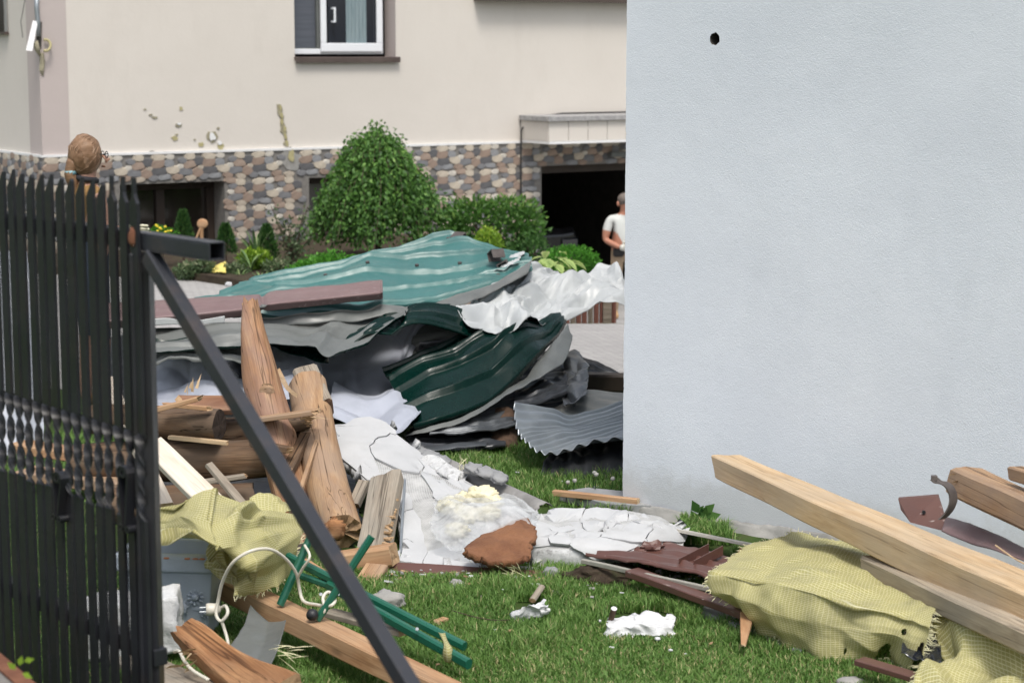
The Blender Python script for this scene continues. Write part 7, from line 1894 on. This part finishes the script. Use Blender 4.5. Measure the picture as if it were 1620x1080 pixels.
# dark green folding frame
fr = empty('folding_frame', G(600, 985), 'dark green folded metal chair frame lying on the long timber', 'chair frame')
def rail(nm, a, b, w, h, seed=0, roll=0.0): return bar(nm, a, b, w, h, [M['green_paint'], M['green_paint']], roll=roll, seg=8, wob=.0, seed=seed, parent=fr, round_=.25)
r1 = rail('long_rail', P(520, 925, 7.15), P(742, 1050, 6.55), .028, .036, 1)
r2 = rail('long_rail', P(455, 880, 7.3), P(735, 1022, 6.75), .028, .032, 2)
rail('long_rail', P(462, 905, 7.25), P(560, 940, 7.1), .022, .024, 5)
rail('cross_rail', P(443, 957, 7.05), P(496, 838, 7.15), .026, .026, 3)
c4 = rail('cross_rail', P(502, 980, 6.9), P(588, 848, 6.95), .026, .026, 4)
chunk('rubber_foot', P(494, 972, 6.88), (.022, .022, .022), M['rubber'], 2, .05, .02, 3, fr)
for (px, py, d) in ((660, 995, 6.73), (508, 940, 6.98), (511, 950, 6.97), (535, 940, 7.05)):
    c = P(px, py, d); mb = MB(); mb.tube([c, c + Vector((0, -.008, .004))], .006, 10); mb.build('rivet', M['galv'], fr)
sheet('torn_tape', [[(703, 1045, 6.62), (710, 1048, 6.6), (716, 1046, 6.62)], [(702, 1020, 6.62), (708, 1022, 6.6), (713, 1020, 6.62)], [(694, 1000, 6.72), (699, 1002, 6.7), (704, 1001, 6.72)]], 8, 16, M['yellow_mesh'], lambda u, v, p, a, b: .006 * math.sin(v * 40), .001, label='torn yellowish strip hanging on the green frame', cat='strip')
# glass net scrap, small scraps
bar('wood_chip', G(690, 985, .03), G(705, 980, .03), .03, .02, [M['pine_orange'], M['cut_light']], seg=5, jag=(.01, .01), label='small orange wood chip on the grass by the green frame', cat='chip')
o = splinters(None, P(440, 1030, 6.5), Vector((.7, 0, -.2)), 10, .12, M['thread'], .5, 21, .0012); o.name = 'loose_threads'; tag(o, 'few loose white threads under the long timber', 'threads', kind='stuff')

# ------------------------------------------------------------------ on the lawn
rough_block('foam_piece', Matrix.Translation(G(840, 968, .035)) @ Matrix.Rotation(R(-28), 4, 'Z') @ Matrix.Rotation(R(-16), 4, 'Y'), (.14, .10, .055), M['eps'], 'small white foam piece in the middle of lawn', 'foam', 9, .018, 14)
rough_block('foam_piece', Matrix.Translation(G(1014, 990, .032)) @ Matrix.Rotation(R(6), 4, 'Z') @ Matrix.Rotation(R(2), 4, 'X'), (.25, .13, .05), M['eps'], 'larger flat white foam piece on lawn near the yellow mesh', 'foam', 12, .017, 20)
o = bar('burnt_stick', G(962, 995, .0), P(971, 962, 7.35), .022, .02, [M['cut_dark'], M['eps']], nside=8, seg=6, lump=.3, seed=3, label='dark burnt stick standing beside the larger foam piece', cat='stick')
chunk('stone', G(724, 925, .02), (.038, .03, .024), M['stone_lump'], 7, .3, .15, 3, label='small brownish stone on lawn near the slab edge', cat='stone')
bar('stick', G(842, 950, .02), G(857, 928, .05), .03, .022, [M['grey_wood'], M['cut_end']], nside=8, seg=6, seed=5, label='short grey stick behind the small foam piece', cat='stick')
chunk('stone', G(876, 938, .015), (.045, .02, .012), M['stone_lump'], 9, .2, .1, 3, rot=(0, 0, -.4), label='flat grey stone chip behind the small foam piece', cat='stone')
mb = MB(); mb.tube(spline([G(715, 965, .04), G(750, 975, .05), G(780, 980, .03), G(806, 980, .03)], 14), .002, 5); o = mb.build('twig', M['bark']); tag(o, 'thin dark twig lying on lawn left of the foam piece', 'twig')
for k, (px, py, s) in enumerate(((781, 998, .016), (1061, 1028, .009), (1040, 1010, .012))):
    chunk('foam_crumb', G(px, py, .02), (s, s, s * .6), M['eps'], k, .4, .2, 2, label=['white foam crumb on lawn left of the larger piece', 'tiny white foam crumb on lawn near the mesh', 'white foam crumb touching the larger foam piece'][k], cat='foam')
chunk('stone', G(1345, 1079, .02), (.05, .03, .02), M['stone_lump'], 12, .2, .15, 3, label='grey stone at the bottom edge under the mesh', cat='stone')
# sprig by the low wall
c = P(30, 1052, 4.45); r = plant('leafy_sprig', Vector((c.x, c.y, .68)), 'pale green leafy sprig on the low wall by the gate', 'plant')
for k, (dx, dz, an) in enumerate(((0, 0, 1.2), (.02, .01, .3), (-.012, -.01, 2.3), (.012, -.018, -.4))):
    p = c + Vector((dx * .6, 0, dz)); d = Vector((math.cos(an), -.2, math.sin(an))).normalized(); s_ = d.cross(Vector((0, -1, 0))).normalized(); L = .028
    mb = MB(); mb.add([p, p + d * L * .4 + s_ * L * .28, p + d * L, p + d * L * .4 - s_ * L * .28], [(0, 1, 2), (0, 2, 3)]); o = mb.build('leaf', M['leaf_gold'], r)
    at = o.data.attributes.new('tone', 'FLOAT', 'POINT'); at.data.foreach_set('value', [.8] * 4)

# loose crumbs of plaster, foam and bark strewn round the slabs
rnd = random.Random(77); mb = MB()
for k in range(330):
    if k < 260: px, py = rnd.uniform(600, 1110), 900 + abs(rnd.gauss(0, 14))
    elif k < 305: px, py = rnd.uniform(640, 985), rnd.uniform(720, 800)
    else: px, py = rnd.uniform(640, 1150), rnd.uniform(900, 1060)
    c = G(px, max(py, 715), rnd.uniform(.015, .04)); s_ = rnd.uniform(.002, .008) * (1.6 if rnd.random() < .1 else 1); q = Matrix.Translation(c) @ Matrix.Rotation(rnd.uniform(0, 6), 4, 'Z') @ Matrix.Rotation(rnd.uniform(-.8, .8), 4, 'X')
    mb.box((-s_ * rnd.uniform(.7, 2.4), -s_ * .8, -s_ * .4), (s_ * rnd.uniform(.7, 2), s_ * .7, s_ * .4), rnd.choice((0, 1, 2, 2, 3, 3)), q)
o = mb.build('debris_crumbs', [M['eps'], M['plaster'], M['cut_end'], M['stone_lump']]); tag(o, 'scattered crumbs of plaster, foam and bark on the grass', 'crumbs', kind='stuff')

# ------------------------------------------------------------------ grass
def grass(n, xr, yr, h, seed):
    g = np.random.default_rng(seed)
    x = g.uniform(*xr, n); y = g.uniform(*yr, n)
    px = 810 + FPX * x / y                                     # keep to what lies in or near view and in front of the building
    ok = (px > -250) & (px < 1750)
    lx = (x - WC.x) * WD.x + (y - WC.y) * WD.y; ly = (x - WC.x) * (-WNRM.x) + (y - WC.y) * (-WNRM.y)
    ok &= ~((lx > -.02) & (ly > -.06))
    D_ = CP * y + SP * CAM_H; gx_ = 810 + FPX * x / D_; gy_ = 540 - FPX * (SP * y - CP * CAM_H) / D_
    for (bx0, bx1, by0, by1) in ((640, 870, 800, 898), (835, 1075, 815, 905), (560, 700, 740, 880), (880, 1000, 784, 812), (560, 830, 660, 712), (815, 864, 952, 986), (962, 1068, 970, 1010), (1000, 1160, 862, 900), (1110, 1440, 880, 990), (150, 570, 720, 900)):
        ok &= ~((gx_ > bx0) & (gx_ < bx1) & (gy_ > by0) & (gy_ < by1))
    x, y = x[ok], y[ok]; n = len(x)
    clump = np.array([noise.noise(Vector((a * 2.2, b * 2.2, 0))) + .6 * noise.noise(Vector((a * 7, b * 7, 4))) for a, b in zip(x, y)])
    hh = h * (0.65 + 0.7 * g.random(n)) * (1 + .45 * clump)
    worn = np.clip(np.array([noise.noise(Vector((a * 1.1 + 3, b * 1.1, 9))) for a, b in zip(x, y)]) * 4 - .7, 0, 1)
    hh = hh * (1 - .4 * worn)
    a = g.uniform(0, 2 * np.pi, n); lean = hh * g.uniform(.15, .85, n); w = g.uniform(.0016, .0034, n)
    dx, dy = np.cos(a), np.sin(a); sx, sy = -dy, dx
    z0 = np.zeros(n)
    p0 = np.stack([x - sx * w, y - sy * w, z0], 1); p1 = np.stack([x + sx * w, y + sy * w, z0], 1)
    mx, my = x + dx * lean * .35, y + dy * lean * .35
    p2 = np.stack([mx + sx * w * .8, my + sy * w * .8, hh * .6], 1); p3 = np.stack([mx - sx * w * .8, my - sy * w * .8, hh * .6], 1)
    p4 = np.stack([x + dx * lean, y + dy * lean, hh * (1 - .25 * (lean / hh))], 1)
    v = np.stack([p0, p1, p2, p3, p4], 1).reshape(-1, 3)
    me = bpy.data.meshes.new('grass'); me.vertices.add(5 * n); me.vertices.foreach_set('co', v.ravel())
    i0 = np.arange(n) * 5; idx = np.stack([i0, i0+1, i0+2, i0+3, i0+3, i0+2, i0+4], 1).ravel()
    me.loops.add(7 * n); me.polygons.add(2 * n); me.loops.foreach_set('vertex_index', idx.astype(np.int32))
    ls = np.stack([np.arange(n) * 7, np.arange(n) * 7 + 4], 1).ravel(); lt = np.tile([4, 3], n)
    me.polygons.foreach_set('loop_start', ls.astype(np.int32)); me.polygons.foreach_set('loop_total', lt.astype(np.int32))
    at = me.attributes.new('tone', 'FLOAT', 'POINT'); tone = np.clip(.38 + .25 * g.normal(size=n) + .25 * clump, 0, .82); dry = g.random(n) < .04 + .07 * worn; tone[dry] = 1.0
    at.data.foreach_set('value', np.repeat(tone, 5)); me.update(calc_edges=True); me.validate()
    o = link_mesh('grass', me, M['grass']); tag(o, 'short green lawn grass growing around the debris', 'grass', kind='stuff'); return o
grass(330000, (-2.5, 2.0), (6.0, 8.6), .046, 1)
grass(150000, (-2.7, 1.0), (8.6, 11.2), .058, 2).name = 'grass_far'
